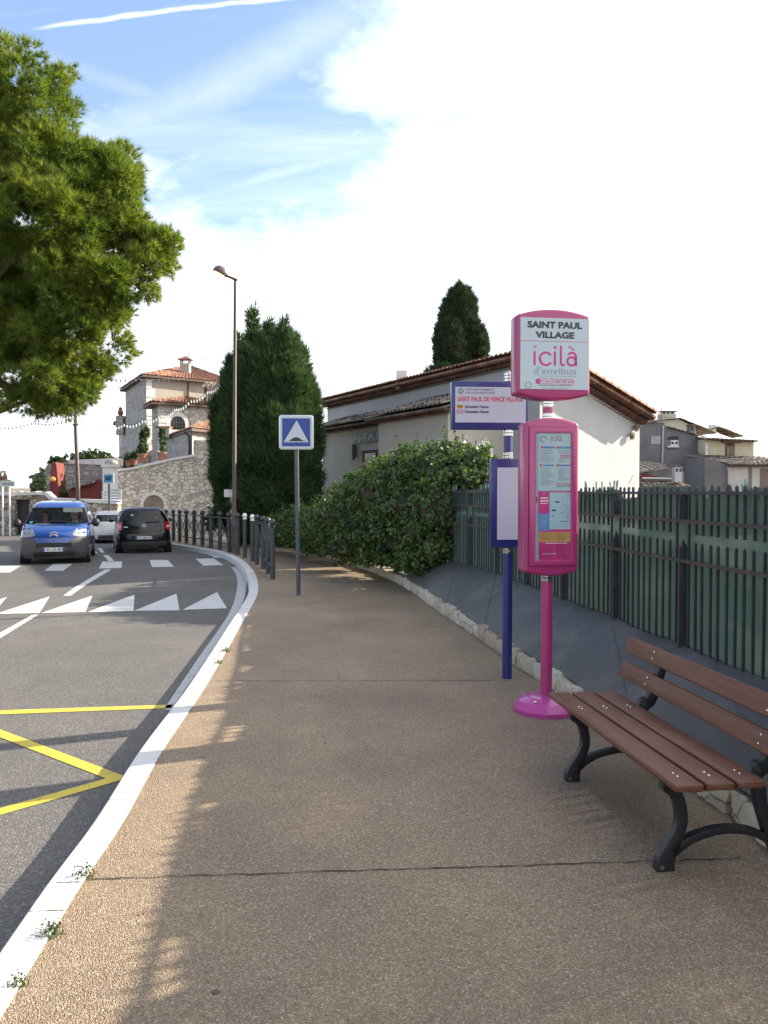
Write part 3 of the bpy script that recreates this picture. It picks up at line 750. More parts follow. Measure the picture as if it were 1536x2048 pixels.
bars([(.40,.465,1,.755)],pm('map_sea',(.34,.50,.57),.5,var=.08,scale=9),mapsheet,'map_area',ly)
mp=MB()
for _ in range(70):   # web of printed streets and routes, thicker to the right
    u=.62+.36*random.random()**.7; v=.48+.24*random.random(); a=random.uniform(0,6.3); L=random.uniform(.03,.10)
    du,dv=L*math.cos(a),L*math.sin(a)*.35; 
    p=[(U(min(max(u+q,.42),.99)),V(min(max(v+w_,.47),.75))) for q,w_ in((0,0),(du*.5+.01,dv*.5-.006),(du,dv))]
    for a_,b_ in zip(p,p[1:]):
        mp.bar((a_[0],ly-.0006,a_[1]),(b_[0],ly-.0006,b_[1]),.0004,.0022)
mp.build('lettering',pm('mauve_ink',(.45,.30,.48),.5),mapsheet)
bars([(.55,.535,.68,.545),(.46,.60,.58,.612),(.70,.69,.92,.694),(.46,.645,.53,.650)],M_INK,mapsheet,'lettering',ly-.0008)
bars([(.10,.63,.40,.765)],M_BLUEINK,mapsheet,'blue_box',ly)
bars([(.13,.645,.34,.650),(.13,.665,.37,.669),(.13,.685,.33,.689),(.13,.705,.36,.709),(.13,.725,.30,.729)],pm('pale_blue_ink',(.3,.45,.62),.5),mapsheet,'lettering',ly-.0006)
bars([(.14,.505,.36,.513),(.14,.527,.38,.536),(.14,.549,.34,.554)],M_WHITEINK,mapsheet,'lettering',ly)
ring(U(.24),V(.475),.008,.013,ly).build('round_logo',M_BLUEINK,mapsheet)
bars([(.10,.775,1,.855)],pm('ochre_ink',(.50,.29,.09),.5,var=.12,scale=8),mapsheet,'ochre_band',ly)
bars([(.14,.787+.012*i,.14+random.uniform(.25,.40),.791+.012*i) for i in range(5)]+[(.62,.787+.012*i,.62+random.uniform(.2,.35),.791+.012*i) for i in range(5)],pm('brown_ink',(.27,.14,.05),.5),mapsheet,'lettering',ly-.0006)
bars([(.3,.862,.9,.866),(.20,.945,.58,.949)],M_WHITEINK,mapsheet,'lettering',ly)
bars([(.12,.875+.0165*i,.12+random.uniform(.3,.42),.881+.0165*i) for i in range(7)]+[(.58,.875+.0165*i,.58+random.uniform(.25,.40),.881+.0165*i) for i in range(7)],pm('deep_plum_ink',(.22,.02,.11),.5),mapsheet,'lettering',ly)
sheet(rect(0,0,1,1),yf-.0095).build('glass_pane',glass_mat('case_glass',(.96,.97,.97),.08,.06),PS)
# neck
zc0,zc1=H_(839),H_(803)
MB().cyl((0,0,zc0-.02),(0,0,zc1+.02),.038,n=24).build('neck',M_CHROME,PS,smooth=True)
collar(zc0,zc0+.30*(zc1-zc0),.043,2).build('collar',M_CHROME,PS,smooth=True,angle=30)
MB().cyl((0,0,zc0+.33*(zc1-zc0)),(0,0,zc0+.66*(zc1-zc0)),.0415,n=24).build('pink_ring',M_PINK,PS,smooth=True)
collar(zc0+.69*(zc1-zc0),zc1,.043,2).build('collar',M_CHROME,PS,smooth=True,angle=30)
# head
hw=.603; hx0,hx1=-hw/2+.012,hw/2+.012; hz0,hz1=H_(794),H_(636)
bowed(MB(),hx0,hz0,hx1,hz1,-.10,.08,W_(10.5),W_(9.5),.03).build('head',M_PINK,PS,bevel=.022,bseg=3,angle=50)
fx0,fx1,fz0,fz1=hx0+.026,hx1-.014,H_(782.5),H_(643.5); hy=-.10
face=sheet([(fx0,fz0),(fx1,fz0),(fx1,fz1),(fx0,fz1)],hy-.003).build('face_plate',M_PANEL,PS)
fw,fh=fx1-fx0,fz1-fz0
X=lambda u: fx0+fw*u; Zz=lambda v: fz1-fh*v
ty=hy-.0045
letters('SAINT PAUL',M_INK,face,X(.10),Zz(.145),fw*.80,fh*.095,ty,'lettering',bold=.045)
letters('VILLAGE',M_INK,face,X(.215),Zz(.285),fw*.57,fh*.095,ty,'lettering',bold=.045)
MB().add([(fx0,ty,Zz(.329)),(fx1,ty,Zz(.329)),(fx1,ty,Zz(.323)),(fx0,ty,Zz(.323))],[(0,1,2,3)]).build('divider_line',M_PINKINK,face)
# drawn logo letters: rounded strokes
def stroke(mb,pts,wd,y=ty,n=10):
    P=[Vector((p[0],0,p[1])) for p in pts]; k=len(P); A=[];B=[]
    for i,p in enumerate(P):
        t=(P[min(i+1,k-1)]-P[max(i-1,0)]).normalized(); s=Vector((t.z,0,-t.x))*wd/2
        A.append((p.x+s.x,y,p.z+s.z)); B.append((p.x-s.x,y,p.z-s.z))
    mb.grid([A,B])
    for p in(P[0],P[-1]): mb.add([(p.x+wd/2*math.cos(2*math.pi*j/12),y-.0002,p.z+wd/2*math.sin(2*math.pi*j/12)) for j in range(12)],[tuple(range(12))])
lg=MB(); wd=fw*.030; ar=fh/fw
def L_(pts,mb=lg,wd=wd): stroke(mb,[(X(u),Zz(v)) for u,v in pts],wd)
L_([(.205,.48),(.205,.655)])
def uc(cu,cv,ru,rv,a0,a1,n=22): return [(cu+ru*math.cos(R(a0+(a1-a0)*i/n)),cv-rv*math.sin(R(a0+(a1-a0)*i/n))) for i in range(n+1)]
L_(uc(.37,.573,.088,.088,42,318))
L_([(.50,.48),(.50,.655)])
L_([(.588,.395),(.588,.62)]+uc(.628,.62,.04,.037,180,275,8))
L_(uc(.745,.60,.062,.058,0,360,26)); L_(uc(.752,.52,.055,.040,150,40,8)[:-1]+uc(.752,.535,.058,.045,30,0,3)+[(.812,.655)])
lg.build('logo_lettering',M_PINKINK,face)
dot=MB(); dot.add([(X(.503)+fw*.021*math.cos(2*math.pi*j/18),ty,Zz(.412)+fw*.021*math.sin(2*math.pi*j/18)) for j in range(18)],[tuple(range(18))])
dot.build('logo_dot',M_PINKINK,face)
ring(X(.212),Zz(.405),fw*.013,fw*.021,ty).build('logo_ring',M_PINKINK,face)
cap=MB(); stroke(cap,[(X(.715),Zz(.397)),(X(.775),Zz(.434))],fw*.030); cap.build('logo_accent',M_PINKINK,face)
cap=MB(); stroke(cap,[(X(.717),Zz(.398)),(X(.773),Zz(.433))],fw*.014,ty-.0012); cap.build('logo_accent_inner',M_PANEL,face)
letters("d'envibus",M_GREYINK,face,X(.19),Zz(.785),fw*.625,fh*.10,ty,'lettering',bold=-.006)
letters('Transports collectifs à la demande',M_GREYINK,face,X(.19),Zz(.826),fw*.62,fh*.022,ty,'lettering')
def outline_pill(u0,v0,u1,v1,wd):
    r=(Zz(v0)-Zz(v1))/2; P=rrect(X(u0),Zz(v1),X(u1),Zz(v0),r*.98,8); P.append(P[0]); mb=MB(); stroke(mb,P,wd); return mb
outline_pill(.225,.855,.785,.925,.004).build('number_pill',M_PINKINK,face)
disc(X(.258),Zz(.890),fh*.032,ty-.0006).build('number_button',M_PINKINK,face)
letters('N° Vert',M_PINKINK,face,X(.292),Zz(.905),fw*.145,fh*.034,ty,'lettering',bold=.01)
letters(')',M_PINKINK,face,X(.45),Zz(.922),fw*.016,fh*.062,ty,'lettering')
letters('0 800 202 244',M_PINKINK,face,X(.478),Zz(.905),fw*.285,fh*.034,ty,'lettering',bold=.015)
letters('appel gratuit depuis un téléphone fixe',M_INK,face,X(.265),Zz(.958),fw*.48,fh*.022,ty,'lettering')
letters('du lundi au samedi',M_GREYINK,face,X(.33),Zz(.988),fw*.35,fh*.017,ty,'lettering')
ring(X(.118),Zz(.947),fw*.037,fw*.047,ty).build('round_logo',M_GREYINK,face)
# ------------------------------------------------------------------ blue sign
b=gp(1014,1356); k2=b.y/F
BS=thing('bus_stop_sign','navy blue bus stop sign on a round pole behind the pink one','bus stop sign',b,R(4))
H2=lambda y: EYE-(y-HOR)*k2
MB().cyl((0,0,0),(0,0,H2(1107)),.046,n=26).build('pole',M_NAVY,BS,smooth=True)
collar(H2(1107),H2(1095),.048,2).build('collar',M_CHROME,BS,smooth=True,angle=30)
z0,z1=H2(1094),H2(918)
xa,xb=-.172,.172
def navy_case(xa,z0,xb,z1,fl,fb_,ft,t=.10):
    cs=MB(); cs.prism(rrect(xa,z0,xb,z1,.012,3),(0,-t/2,0),(1,0,0),(0,0,1),(0,t,0))
    return cs.build('case',M_NAVY,BS,bevel=.014,bseg=3)
navy_case(xa,z0,xb,z1,0,0,0)
sheet([(xa+.06,z0+.072),(xb-.06,z0+.072),(xb-.06,z1-.082),(xa+.06,z1-.082)],-.053).build('blank_panel',M_WFACE,BS)
MB().cyl((0,0,z1-.01),(0,0,H2(862)+.02),.040,n=24).build('neck',M_NAVY,BS,smooth=True)
collar(H2(918),H2(905),.046,2).build('collar',M_CHROME,BS,smooth=True,angle=30)
collar(H2(873),H2(860),.046,2).build('collar',M_CHROME,BS,smooth=True,angle=30)
z0,z1=H2(860),H2(765.5); xa,xb=-.540,.178
navy_case(xa,z0,xb,z1,0,0,0,.09)
collar(H2(765),H2(747),.042,3).build('collar',M_CHROME,BS,smooth=True,angle=30)
MB().sphere((0,0,H2(748)),.038,14,8,(1,1,.5)).build('cap',M_CHROME,BS,smooth=True)
sx0,sx1,sz0,sz1=xa+.033,xb-.022,H2(846.5),H2(776.5)
sy=-.048
pl=sheet([(sx0,sz0),(sx1,sz0),(sx1,sz1),(sx0,sz1)],sy).build('face_plate',M_WFACE,BS)
sw,sh=sx1-sx0,sz1-sz0; X2=lambda u: sx0+sw*u; Z2=lambda v: sz1-sh*v; ty=sy-.002
letters('DÉPARTEMENT',M_GREYINK,pl,X2(.138),Z2(.105),sw*.42,sh*.083,ty,bold=.025)
letters('DES ALPES-MARITIMES',M_GREYINK,pl,X2(.142),Z2(.19),sw*.42,sh*.055,ty,bold=.02)
disc(X2(.076),Z2(.115),sh*.088,ty).build('round_emblem',M_GREYINK,pl)
st_=MB()
for j in range(4):
    a=R(45*j); st_.bar((X2(.076)-.02*math.cos(a),ty-.0012,Z2(.115)-.02*math.sin(a)),(X2(.076)+.02*math.cos(a),ty-.0012,Z2(.115)+.02*math.sin(a)),.0004,.003)
st_.build('emblem_star',M_WFACE,pl)
letters('SAINT PAUL DE VENCE VILLAGE',M_REDINK,pl,X2(.028),Z2(.405),sw*.935,sh*.135,ty,bold=.018)
for v,m_,t_,tm in((.605,M_AMBER,'400',M_INK),(.745,M_PLUM,'233',M_WHITEINK)):
    q=sheet([(X2(.022),Z2(v)),(X2(.11),Z2(v)),(X2(.11),Z2(v-.10)),(X2(.022),Z2(v-.10))],ty).build('route_number',m_,pl)
    letters(t_,tm,q,X2(.03),Z2(v-.018),sw*.068,sh*.066,ty-.0012,bold=.01)
    letters('Direction Vence',M_INK,pl,X2(.138),Z2(v-.008),sw*.335,sh*.083,ty,bold=.025)
# ------------------------------------------------------------------ speed hump sign
M_GALV=pm('dark_grey_post',(.075,.085,.095),.4,metal=.3,var=.2,scale=6)
M_SIGNBLUE=pm('reflective_blue',(.009,.045,.24),.35,var=.05)
M_SIGNWHITE=pm('reflective_white',(.46,.50,.55),.4,var=.04)
M_ALU=pm('aluminium_edge',(.62,.64,.66),.35,metal=.6,var=.08)
b=gp(597,1190); k3=b.y/F
HS=thing('speed_hump_sign','square blue and white speed hump sign on a slim grey post','road sign',b,R(3))
H3=lambda y: EYE-(y-HOR)*k3
MB().tube([(0,0,0),(-.03,.0,H3(834))],.036,16).build('post',M_GALV,HS,smooth=True)
cz=H3(865.5); hs=.285
ofs=Vector((-.026,-.045,cz))
MB().prism([(p[0],p[1]) for p in rrect(-hs,-hs,hs,hs,.045,5)],(ofs.x,-.07,cz),(1,0,0),(0,0,1),(0,.03,0)).build('plate',M_ALU,HS,bevel=.008)
ff=sheet([(ofs.x+a,cz+c) for a,c in rrect(-hs+.018,-hs+.018,hs-.018,hs-.018,.032,4)],-.0725).build('white_border',M_SIGNWHITE,HS)
sheet([(ofs.x+a,cz+c) for a,c in rrect(-.232,-.232,.232,.232,.012,2)],-.0745).build('blue_field',M_SIGNBLUE,HS)
sheet([(ofs.x-.208,cz-.165),(ofs.x+.205,cz-.165),(ofs.x+.008,cz+.20)],-.0765).build('white_triangle',M_SIGNWHITE,HS)
hp=[(-.165+.33*i/16,-.142+.062*math.sin(math.pi*min(max((i-2)/12,0),1))**1.3) for i in range(17)]
sheet([(ofs.x-.165,cz-.148)]+[(ofs.x+.165,cz-.148)]+[(ofs.x+a,cz+c) for a,c in reversed(hp)],-.0785).build('hump_symbol',M_INK,HS)
# ------------------------------------------------------------------ bench
M_WOOD=None
def wood_mat():
    m,nt,b,new,link=_nm('stained_wood'); v=coords(nt,(1,1,1))
    vst=coords(nt,(38,1.6,38)); n=noise(nt,vst,1,5,.65,.6)
    c=ramp(nt,n,[(.25,(.068,.022,.010)),(.5,(.126,.043,.019)),(.8,(.172,.067,.032))])
    n2=noise(nt,v,2.4,6,.7); c=mixc(nt,ramp(nt,n2,[(.5,0),(.72,.4)]),c,(.24,.14,.10))
    n3=noise(nt,coords(nt,(1,.6,1)),34,3,.6); sp=mixc(nt,1,ramp(nt,n3,[(.66,0),(.72,.7)]),ramp(nt,noise(nt,v,1.7,2),[(.5,0),(.6,1)]),'MULTIPLY')
    c=mixc(nt,sp,c,(.03,.012,.008))
    link(c,b.inputs['Base Color']); b.inputs['Specular IOR Level'].default_value=.5
    link(ramp(nt,n2,[(.3,.44),(.7,.62)]),b.inputs['Roughness']); bump(nt,b,n,.25,.003); return m
M_WOOD=wood_mat(); M_IRON=pm('black_cast_iron',(.012,.013,.015),.42,var=.3,scale=20,bmp=.25,bscale=140,dirt=((.06,.06,.058),30,.66,.74))
ft_n,ft_f=gp(1322,1744),gp(1134,1559)
dirb=(ft_f-ft_n); dirb.z=0; LEGS=dirb.length; dirb.normalize()
# local frame: y runs along the bench away from the camera, x from the front edge towards the back
BN=thing('park_bench','brown slatted wooden bench on black cast iron legs in the foreground','bench',ft_n,math.atan2(-dirb.x,dirb.y))
def loc(p): return BN.matrix_basis.inverted()@Vector(p)
SEAT=.455
Minv=(Matrix.Translation(BN.location)@Matrix.Rotation(BN.rotation_euler.z,4,'Z')).inverted()
pn=Minv@gp(1352,1570,SEAT); pf=Minv@gp(1096,1383,SEAT)
y0,y1=pn.y,pf.y; xs=(pn.x+pf.x)/2
def slat(name,c0,c1,y0,y1,th,M=None):
    pass
def board(name,O,U,w_,th,y0,y1,bolts):
    """board of width w_ along unit U (in the x-z plane) starting at O, thickness th along its normal"""
    U=Vector(U).normalized(); Nn=Vector((-U.z,0,U.x))
    mb=MB(); mb.prism([(0,0),(w_,0),(w_,th),(0,th)],Vector((O[0],y0,O[1])),U,Nn,(0,y1-y0,0))
    o=mb.build(name,M_WOOD,BN,bevel=.008,bseg=3)
    for yy,u in bolts:
        p=Vector((O[0],yy,O[1]))+U*u+Nn*(th-.001)
        mb=MB(); mb.tube([p,p+Nn*.003,p+Nn*.006],[.009,.0085,.003],10)
        mb.build('bolt',M_CHROME,o,smooth=True)
    return o
yl=(.02,LEGS-.02)
sw_=.112; TH=.034
zs=SEAT-TH
bl=lambda w_: [(yy+dy,w_*.5) for yy in yl for dy in(-.022,.022)]
board('seat_slat',(xs,zs-.004),(1,0,-.02),.140,TH,y0,y1,bl(.140))
board('seat_slat',(xs+.158,zs-.006),(1,0,-.03),.138,TH,y0+.012,y1,bl(.138))
board('seat_slat',(xs+.314,zs-.008),(1,0,.02),.138,TH,y0+.012,y1,bl(.138))
lean=Vector((.33,0,1)).normalized()
bw=.108
bb=lambda: [(yy,u) for yy in yl for u in(.032,.076)]
P1_=Minv@gp(1244,1353,.62); 
def bk(px,py):   # bottom outer corner of a back slat: keep photo column at the far end plane
    yw=(Matrix.Translation(BN.location)@Matrix.Rotation(BN.rotation_euler.z,4,'Z'))@Vector((0,y1,0))
    q=Minv@at(px,py,yw.y+.06); return q
q1=bk(1244,1353); q2=bk(1258,1306)
board('back_slat',(q1.x,q1.z),tuple(lean),bw,.03,y0,y1,bb())
board('back_slat',(q2.x,q2.z),tuple(lean),bw,.03,y0,y1,bb())
def leg_frame(yy):
    mb=MB()
    def bez(pts,wid,dep=.046):
        P=catmull([Vector((a,0,c)) for a,c in pts],7); k=len(P); n=len(wid)
        A=[];B=[]
        for i,p in enumerate(P):
            t=(P[min(i+1,k-1)]-P[max(i-1,0)]).normalized(); s=Vector((t.z,0,-t.x))
            f=i/(k-1)*(n-1); a=int(min(f,n-2)); w_=wid[a]+(wid[a+1]-wid[a])*(f-a)
            A.append(p+s*w_/2); B.append(p-s*w_/2)
        y0_,y1_=Vector((0,yy-dep/2,0)),Vector((0,yy+dep/2,0))
        mb.grid([[p+y0_ for p in A],[p+y1_ for p in A],[p+y1_ for p in B],[p+y0_ for p in B],[p+y0_ for p in A]])
        for e in(0,-1): mb.add([A[e]+y0_,A[e]+y1_,B[e]+y1_,B[e]+y0_],[(0,1,2,3)])
    xr=q1.x
    bez([(xs+.02,SEAT-TH-.012),(xs+.075,SEAT-.10),(xs+.10,SEAT-.20),(xs+.085,.18),(xs+.045,.10),(xs+.022,.05),(xs+.018,.0)],[.07,.052,.05,.052,.066,.082,.09])
    bez([(xs+.055,.09),(xs+.15,.145),(xs+.29,.178),(xs+.43,.168),(xs+.52,.13),(xs+.58,.09)],[.05,.036,.033,.033,.038,.05])
    bez([(xs+.615,.0),(xs+.60,.06),(xs+.565,.12),(xs+.53,.20),(xs+.50,.30),(xs+.49,.38)],[.095,.08,.066,.052,.05,.056])
    bez([(xs+.455,.385),(xs+.475,.455),(q1.x+.012,q1.z-.06),(q1.x+.058,q1.z+.05),(q2.x+.062,q2.z+.05),(q2.x+.075,q2.z+.09)],[.06,.075,.06,.05,.045,.04],.05)
    bez([(xs+.0,SEAT-TH-.018),(xs+.15,SEAT-TH-.028),(xs+.32,SEAT-TH-.03),(xs+.485,SEAT-TH-.02)],[.026,.034,.034,.03])
    o=mb.build('leg_frame',M_IRON,BN,bevel=.006,bseg=2,angle=35)
    for a in(xs+.018,xs+.615): MB().cyl((a-.02,yy-.026,.022),(a-.02,yy-.020,.022),.011,n=8).build('bolt',M_CHROME,o)
    return o
for yy in yl: leg_frame(yy)
# ================================================================== vegetation
M_BARK=pm('pine_bark',(.10,.062,.042),.9,var=.4,scale=6,bmp=.8,bscale=14,bdist=.04)
M_TWIG=pm('dark_twig',(.055,.042,.032),.9,var=.3,scale=8)
M_PINE=leaf_mat('pine_needles',((.036,.080,.020),(.115,.188,.036),(.30,.32,.060)),.54,.5,1.0)
M_THUJA=leaf_mat('arborvitae_spray',((.020,.050,.022),(.050,.100,.042),(.115,.180,.075)),.22,.6,.9,.15)
M_CYP=leaf_mat('cypress_spray',((.018,.036,.020),(.034,.060,.032),(.065,.095,.048)),.2,.6,.8,.15)
M_IVY=leaf_mat('ivy_leaf',((.023,.058,.013),(.052,.113,.024),(.145,.20,.043)),.35,.36,1.4,.45)
M_BUSH=leaf_mat('bush_leaf',((.020,.045,.014),(.040,.080,.024),(.085,.13,.035)),.3,.5,1.2)
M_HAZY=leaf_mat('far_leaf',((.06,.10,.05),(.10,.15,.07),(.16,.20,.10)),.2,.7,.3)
def core(blobs, k=.62):
    """dense inner twigs and leaves of a crown as low lumps"""
    V=[];Fs=[];b=0
    for c,r in blobs:
        m=MB().sphere((0,0,0),1,10,6); v=np.array(m.v)*np.array(r)*k*(1+.12*RNG.normal(size=(len(m.v),1)))+np.array(c)
        f=np.array([q for q in m.f]); V.append(v); Fs.append(f+b); b+=len(v)
    return np.concatenate(V),np.concatenate(Fs)
# ---- stone pine over the road: lobes placed by column, row, distance and radius
def pine():
    base=Vector((-13.2,18.2,ROAD-.05)); t=thing('pine_tree','big umbrella pine with yellow green needles overhanging the road','tree',base)
    L=[(22,210,17.0,1.45,1.35),(60,330,16.6,1.15,.95),(-120,300,17.5,2.3,2.0),(150,370,17.2,1.15,.85),(205,400,16.8,.95,.95),(225,335,17.4,.62,.48),(90,440,16.2,1.3,.9),(250,470,17.0,.56,.5),(300,520,16.8,.47,.55),(312,500,17.1,.33,.42),
       (255,570,16.5,.6,.42),(170,560,16.4,1.0,.8),(60,560,17.8,1.5,1.1),(15,640,16.8,1.0,.8),(70,700,16.9,.8,.5),(200,610,17.0,.55,.42),(205,685,16.7,.50,.52),(130,680,16.4,.85,.62),(40,650,17.0,1.1,.8),(170,760,16.6,.45,.40),(95,765,16.2,.70,.38),(55,800,16.3,.42,.26),(110,800,16.4,.45,.22),(-20,760,16.6,.8,.55),(-110,560,18,2.0,1.6),(-160,740,17.5,1.3,.8),
       (-330,300,18.5,2.6,2.0),(-500,420,18.0,2.4,1.8),(-420,650,18.5,2.2,1.4),(-230,150,18.5,2.2,1.4),(-620,620,18.5,1.6,1.2)]
    P=[];D=[];cs=[]
    for px,py,Y,rx,rz in L:
        rx*=.86; rz*=.86; c=np.array(at(px,py,Y)); r=(rx,rx*.95,rz); cs.append((c,r)); vis=px>-60; lowl=py>640 or (px>180 and py>450)
        npf=int(((17 if lowl else 27) if vis else 15)*(rx*rx+rx*rz*1.5)+5); pc,pd=blob(npf,c,r,.66,.18,6.0)
        for q,dd in zip(pc,pd):
            k=RNG.uniform(.15,.36); m_=int(150*k*k*3+6) if vis else 26
            p,d=blob(m_,q,(k,k,k*.8),.35,.1); P.append(p); D.append(unit(d*.75+dd*.6))
    P=np.concatenate(P);D=np.concatenate(D); keep=P[:,2]>2.9; P=P[keep];D=D[keep]
    D2=unit(D*1.0+np.array([0,0,.35]))
    V,Fc=blades(P,D2,22,.165,.0125,.50)
    fast_mesh('crown',V-np.array(base),Fc,M_PINE,t)
    # second growth: short dense shoot tips that clump
    mb=MB()
    top=Vector(at(-130,330,17.6))-base
    mb.tube([(0,0,0),(.15,-.1,2.2),(.5,-.2,4.2),top*.75,top],[.36,.30,.25,.2,.12],12)
    mb.build('trunk',M_BARK,t,smooth=True)
    for i,(c,r) in enumerate(cs):
        h0=.25+.5*(i%5)/5; a=Vector((.5,-.2,4.2)).lerp(top,h0) if i%3 else Vector((.3,-.15,3.2)); e=Vector(c)-base
        m1=a.lerp(e,.45)+Vector((random.uniform(-.3,.3),random.uniform(-.3,.3),-.35)); m2=a.lerp(e,.8)+Vector((0,0,-.18-.3*r[2]))
        mb=MB(); mb.tube(catmull([a,m1,m2,e],4),[.10-.07*k/12 for k in range(13)],7)
        for _ in range(9 if r[0]<1.6 else 3):   # bare inner twigs
            q=m2.lerp(e,random.random()); d=Vector(RNG.normal(size=3)).normalized()*r[0]*random.uniform(.4,.85)
            d.z*=.7; mb.tube([q,q+d*.5+Vector((0,0,-.06)),q+d],[.016,.011,.005],4)
        mb.build('branch',M_BARK,t,smooth=True)
pine()
def spire_tree(name,label,base,blobs,n_per,mat,blade,cat='tree',up=.9,trunk_h=1.5,spread=.45,group=None,corek=.7):
    t=thing(name,label,cat,base,0,group); B=np.array(base); parts=[]
    for c,r in blobs:
        area=r[0]*r[2]*2+r[0]*r[0]
        p,d=blob(int(n_per*area),c,r,.80,.14,7.0); k=p[:,2]>base[2]+.15; p=p[k];d=d[k]
        parts.append(blades(p,d*.55,blade[2],blade[0],blade[1],spread,0,up))
    V,Fc=cat_(parts); fast_mesh('crown',V-B,Fc,mat,t)
    if corek:
        V,Fc=core(blobs,corek); V[:,2]=np.maximum(V[:,2],base[2]+.1); fast_mesh('inner_growth',V-B,Fc,M_TWIG,t)
    MB().tube([(0,0,0),(0,0,trunk_h)],[.16,.12],8).build('trunk',M_BARK,t)
    return t
cat_=cat
# ---- many-headed arborvitae beside the pavement
def thuja():
    Y=27.5; k=Y/F; blobs=[]
    def b_(px,py,rw,rh,dy=0): blobs.append((np.array(at(px,py,Y+dy)),(rw*k,rw*k*.95,rh*k)))
    for px,py,rw,rh,dy in [(507,728,13,100,-.4),(528,740,10,82,.1),(540,738,10,100,.2),(568,732,11,94,-.5),(553,745,9,80,.0),(588,756,11,92,.3),(480,765,12,88,.2),(607,790,13,85,-.1),(460,800,14,80,.1),
        (525,830,48,150,-.7),(570,840,46,150,-.6),(490,860,46,140,-.3),(610,880,30,120,.1),(545,930,70,130,-.9),(480,950,46,110,.2),(600,960,40,100,.1),(450,880,26,70,.4),(455,868,22,22,.3),(440,815,16,16,.3),(450,905,22,26,.2),(447,945,22,36,.2),
        (617,850,16,14,.1),(627,878,16,11,.1),(622,920,14,26,.2),(622,800,14,24,.2),(540,1010,72,80,-.4),(490,1030,34,60,.1),(585,1020,50,70,-.2),(450,985,16,22,-.1),(452,1003,14,14,-.1)]:
        b_(px,py,rw,rh,dy)
    base=Vector((0,Y,0)); base.x=(535-CX)*k
    spire_tree('arborvitae','broad dark green conifer with feathery upright tips by the bollards',(base.x,base.y,-.25),blobs,1150,M_THUJA,(.30,.036,5),up=.75,corek=.72)
thuja()
def cypress():
    Y=36.0; k=Y/F; blobs=[]
    for i in range(58):
        f=random.random()**.75; y=613+f*125; hw=(6+56*min(1,(y-600)/115)**.85); a=random.uniform(0,6.28); rr=hw*.80*math.sqrt(random.random()); 
        blobs.append((np.array(at(919+rr*math.cos(a)*(1 if y>600 else .6),y,Y+rr*k*math.sin(a))),(hw*.22*k+.10,hw*.22*k+.10,.75+.25*random.random())))
    for px,y in((908,606),(918,598),(931,602),(942,618),(893,630)): blobs.append((np.array(at(px,y,Y)),(.24,.24,.6)))
    for z in range(4): blobs.append((np.array([at(919,800,Y).x,Y,1.2+1.6*z]),(1.5,1.5,1.5)))
    c=at(919,700,Y)
    spire_tree('cypress_tree','dense dark conical cypress rising behind the white house roof','',blobs,900,M_CYP,(.26,.06,4),up=.9) if False else spire_tree('cypress_tree','dense dark conical cypress rising behind the white house roof',(c.x,Y,-.6),blobs,950,M_CYP,(.24,.042,4),up=.85,corek=.8)
cypress()
# ---- ivy hedge over the low wall
def hedge():
    B=[(585,1052,22.5,.62,.48),(622,1048,21.0,.72,.56),(660,1052,19.4,.75,.62),(600,1075,22.0,.6,.3),(640,1085,20.2,.6,.35),(690,1040,18.2,.75,.68),(700,1085,18.0,.7,.45),(735,1020,17.3,.85,.80),(720,962,17.6,.40,.34),(745,1075,16.6,.75,.55),(780,985,16.3,.85,.75),(800,1060,15.6,.85,.68),(765,935,16.8,.42,.30),
       (815,940,15.8,.62,.52),(830,905,15.8,.48,.30),(850,1010,15.0,.85,.72),(862,1080,14.4,.68,.52),(870,930,15.0,.72,.46),(905,900,14.8,.50,.26),(912,945,14.2,.62,.42),(945,915,14.0,.36,.26),(950,950,13.6,.30,.24),(885,1020,14.0,.55,.62),(845,1115,14.2,.46,.28),(870,1095,13.8,.36,.28),(820,1125,14.6,.40,.20),(560,1060,23.6,.5,.45),(965,960,13.4,.16,.14),(770,1105,16.0,.5,.3)]
    B=[(px+(8 if py<990 else 4),py+(14 if py<960 else 8 if py<1000 else 0),Y,rx,rz*.95) for px,py,Y,rx,rz in B]
    base=Vector((at(800,1040,16).x,16,0)); t=thing('ivy_hedge','thick rounded hedge of glossy ivy spilling over the low stone wall','hedge',base); parts=[];tips=[];tw=MB()
    for px,py,Y,rx,rz in B:
        c=np.array(at(px,py,Y)); r=(rx,rx*.8,rz); n=int(2500*(rx*rx+rx*rz*1.6)); p,d=blob(n,c,r,.74,.2,7); 
        k=p[:,2]>.04; p=p[k]; d=d[k]; parts.append(leaves(p,d*.9+np.array([0,-.1,.35]),.062,.62))
        m=int(26*rx*rx+8); dd=unit(RNG.normal(size=(m,3))*np.array([1,1,.5])+np.array([0,0,.7])); q=c+dd*np.array(r)*1.02
        for a,b in zip(q,dd):                           # shoots that break the outline, with leaves up their length
            if a[2]<.5: continue
            h=random.uniform(.08,.24); e=a+unit((b+np.array([0,0,.9]))[None])[0]*h
            tw.tube([Vector(a-b*.1)-base,Vector(e)-base],[.006,.003],4)
            f=RNG.random((9,1)); pp=a+(e-a)*f+RNG.normal(size=(9,3))*.035; tips.append(leaves(pp,np.tile(b,(9,1))+np.array([0,0,.4]),.062,.9))
    V,Fc=cat(parts+tips); fast_mesh('leaves',V-np.array(base),Fc,M_IVY,t)
    tw.build('ivy_sprays',M_TWIG,t)
    V,Fc=core([(np.array(at(px,py,Y)),(rx,rx*.8,rz)) for px,py,Y,rx,rz in B],.74); V[:,2]=np.maximum(V[:,2],.03); fast_mesh('inner_growth',V-np.array(base),Fc,M_TWIG,t)
hedge()
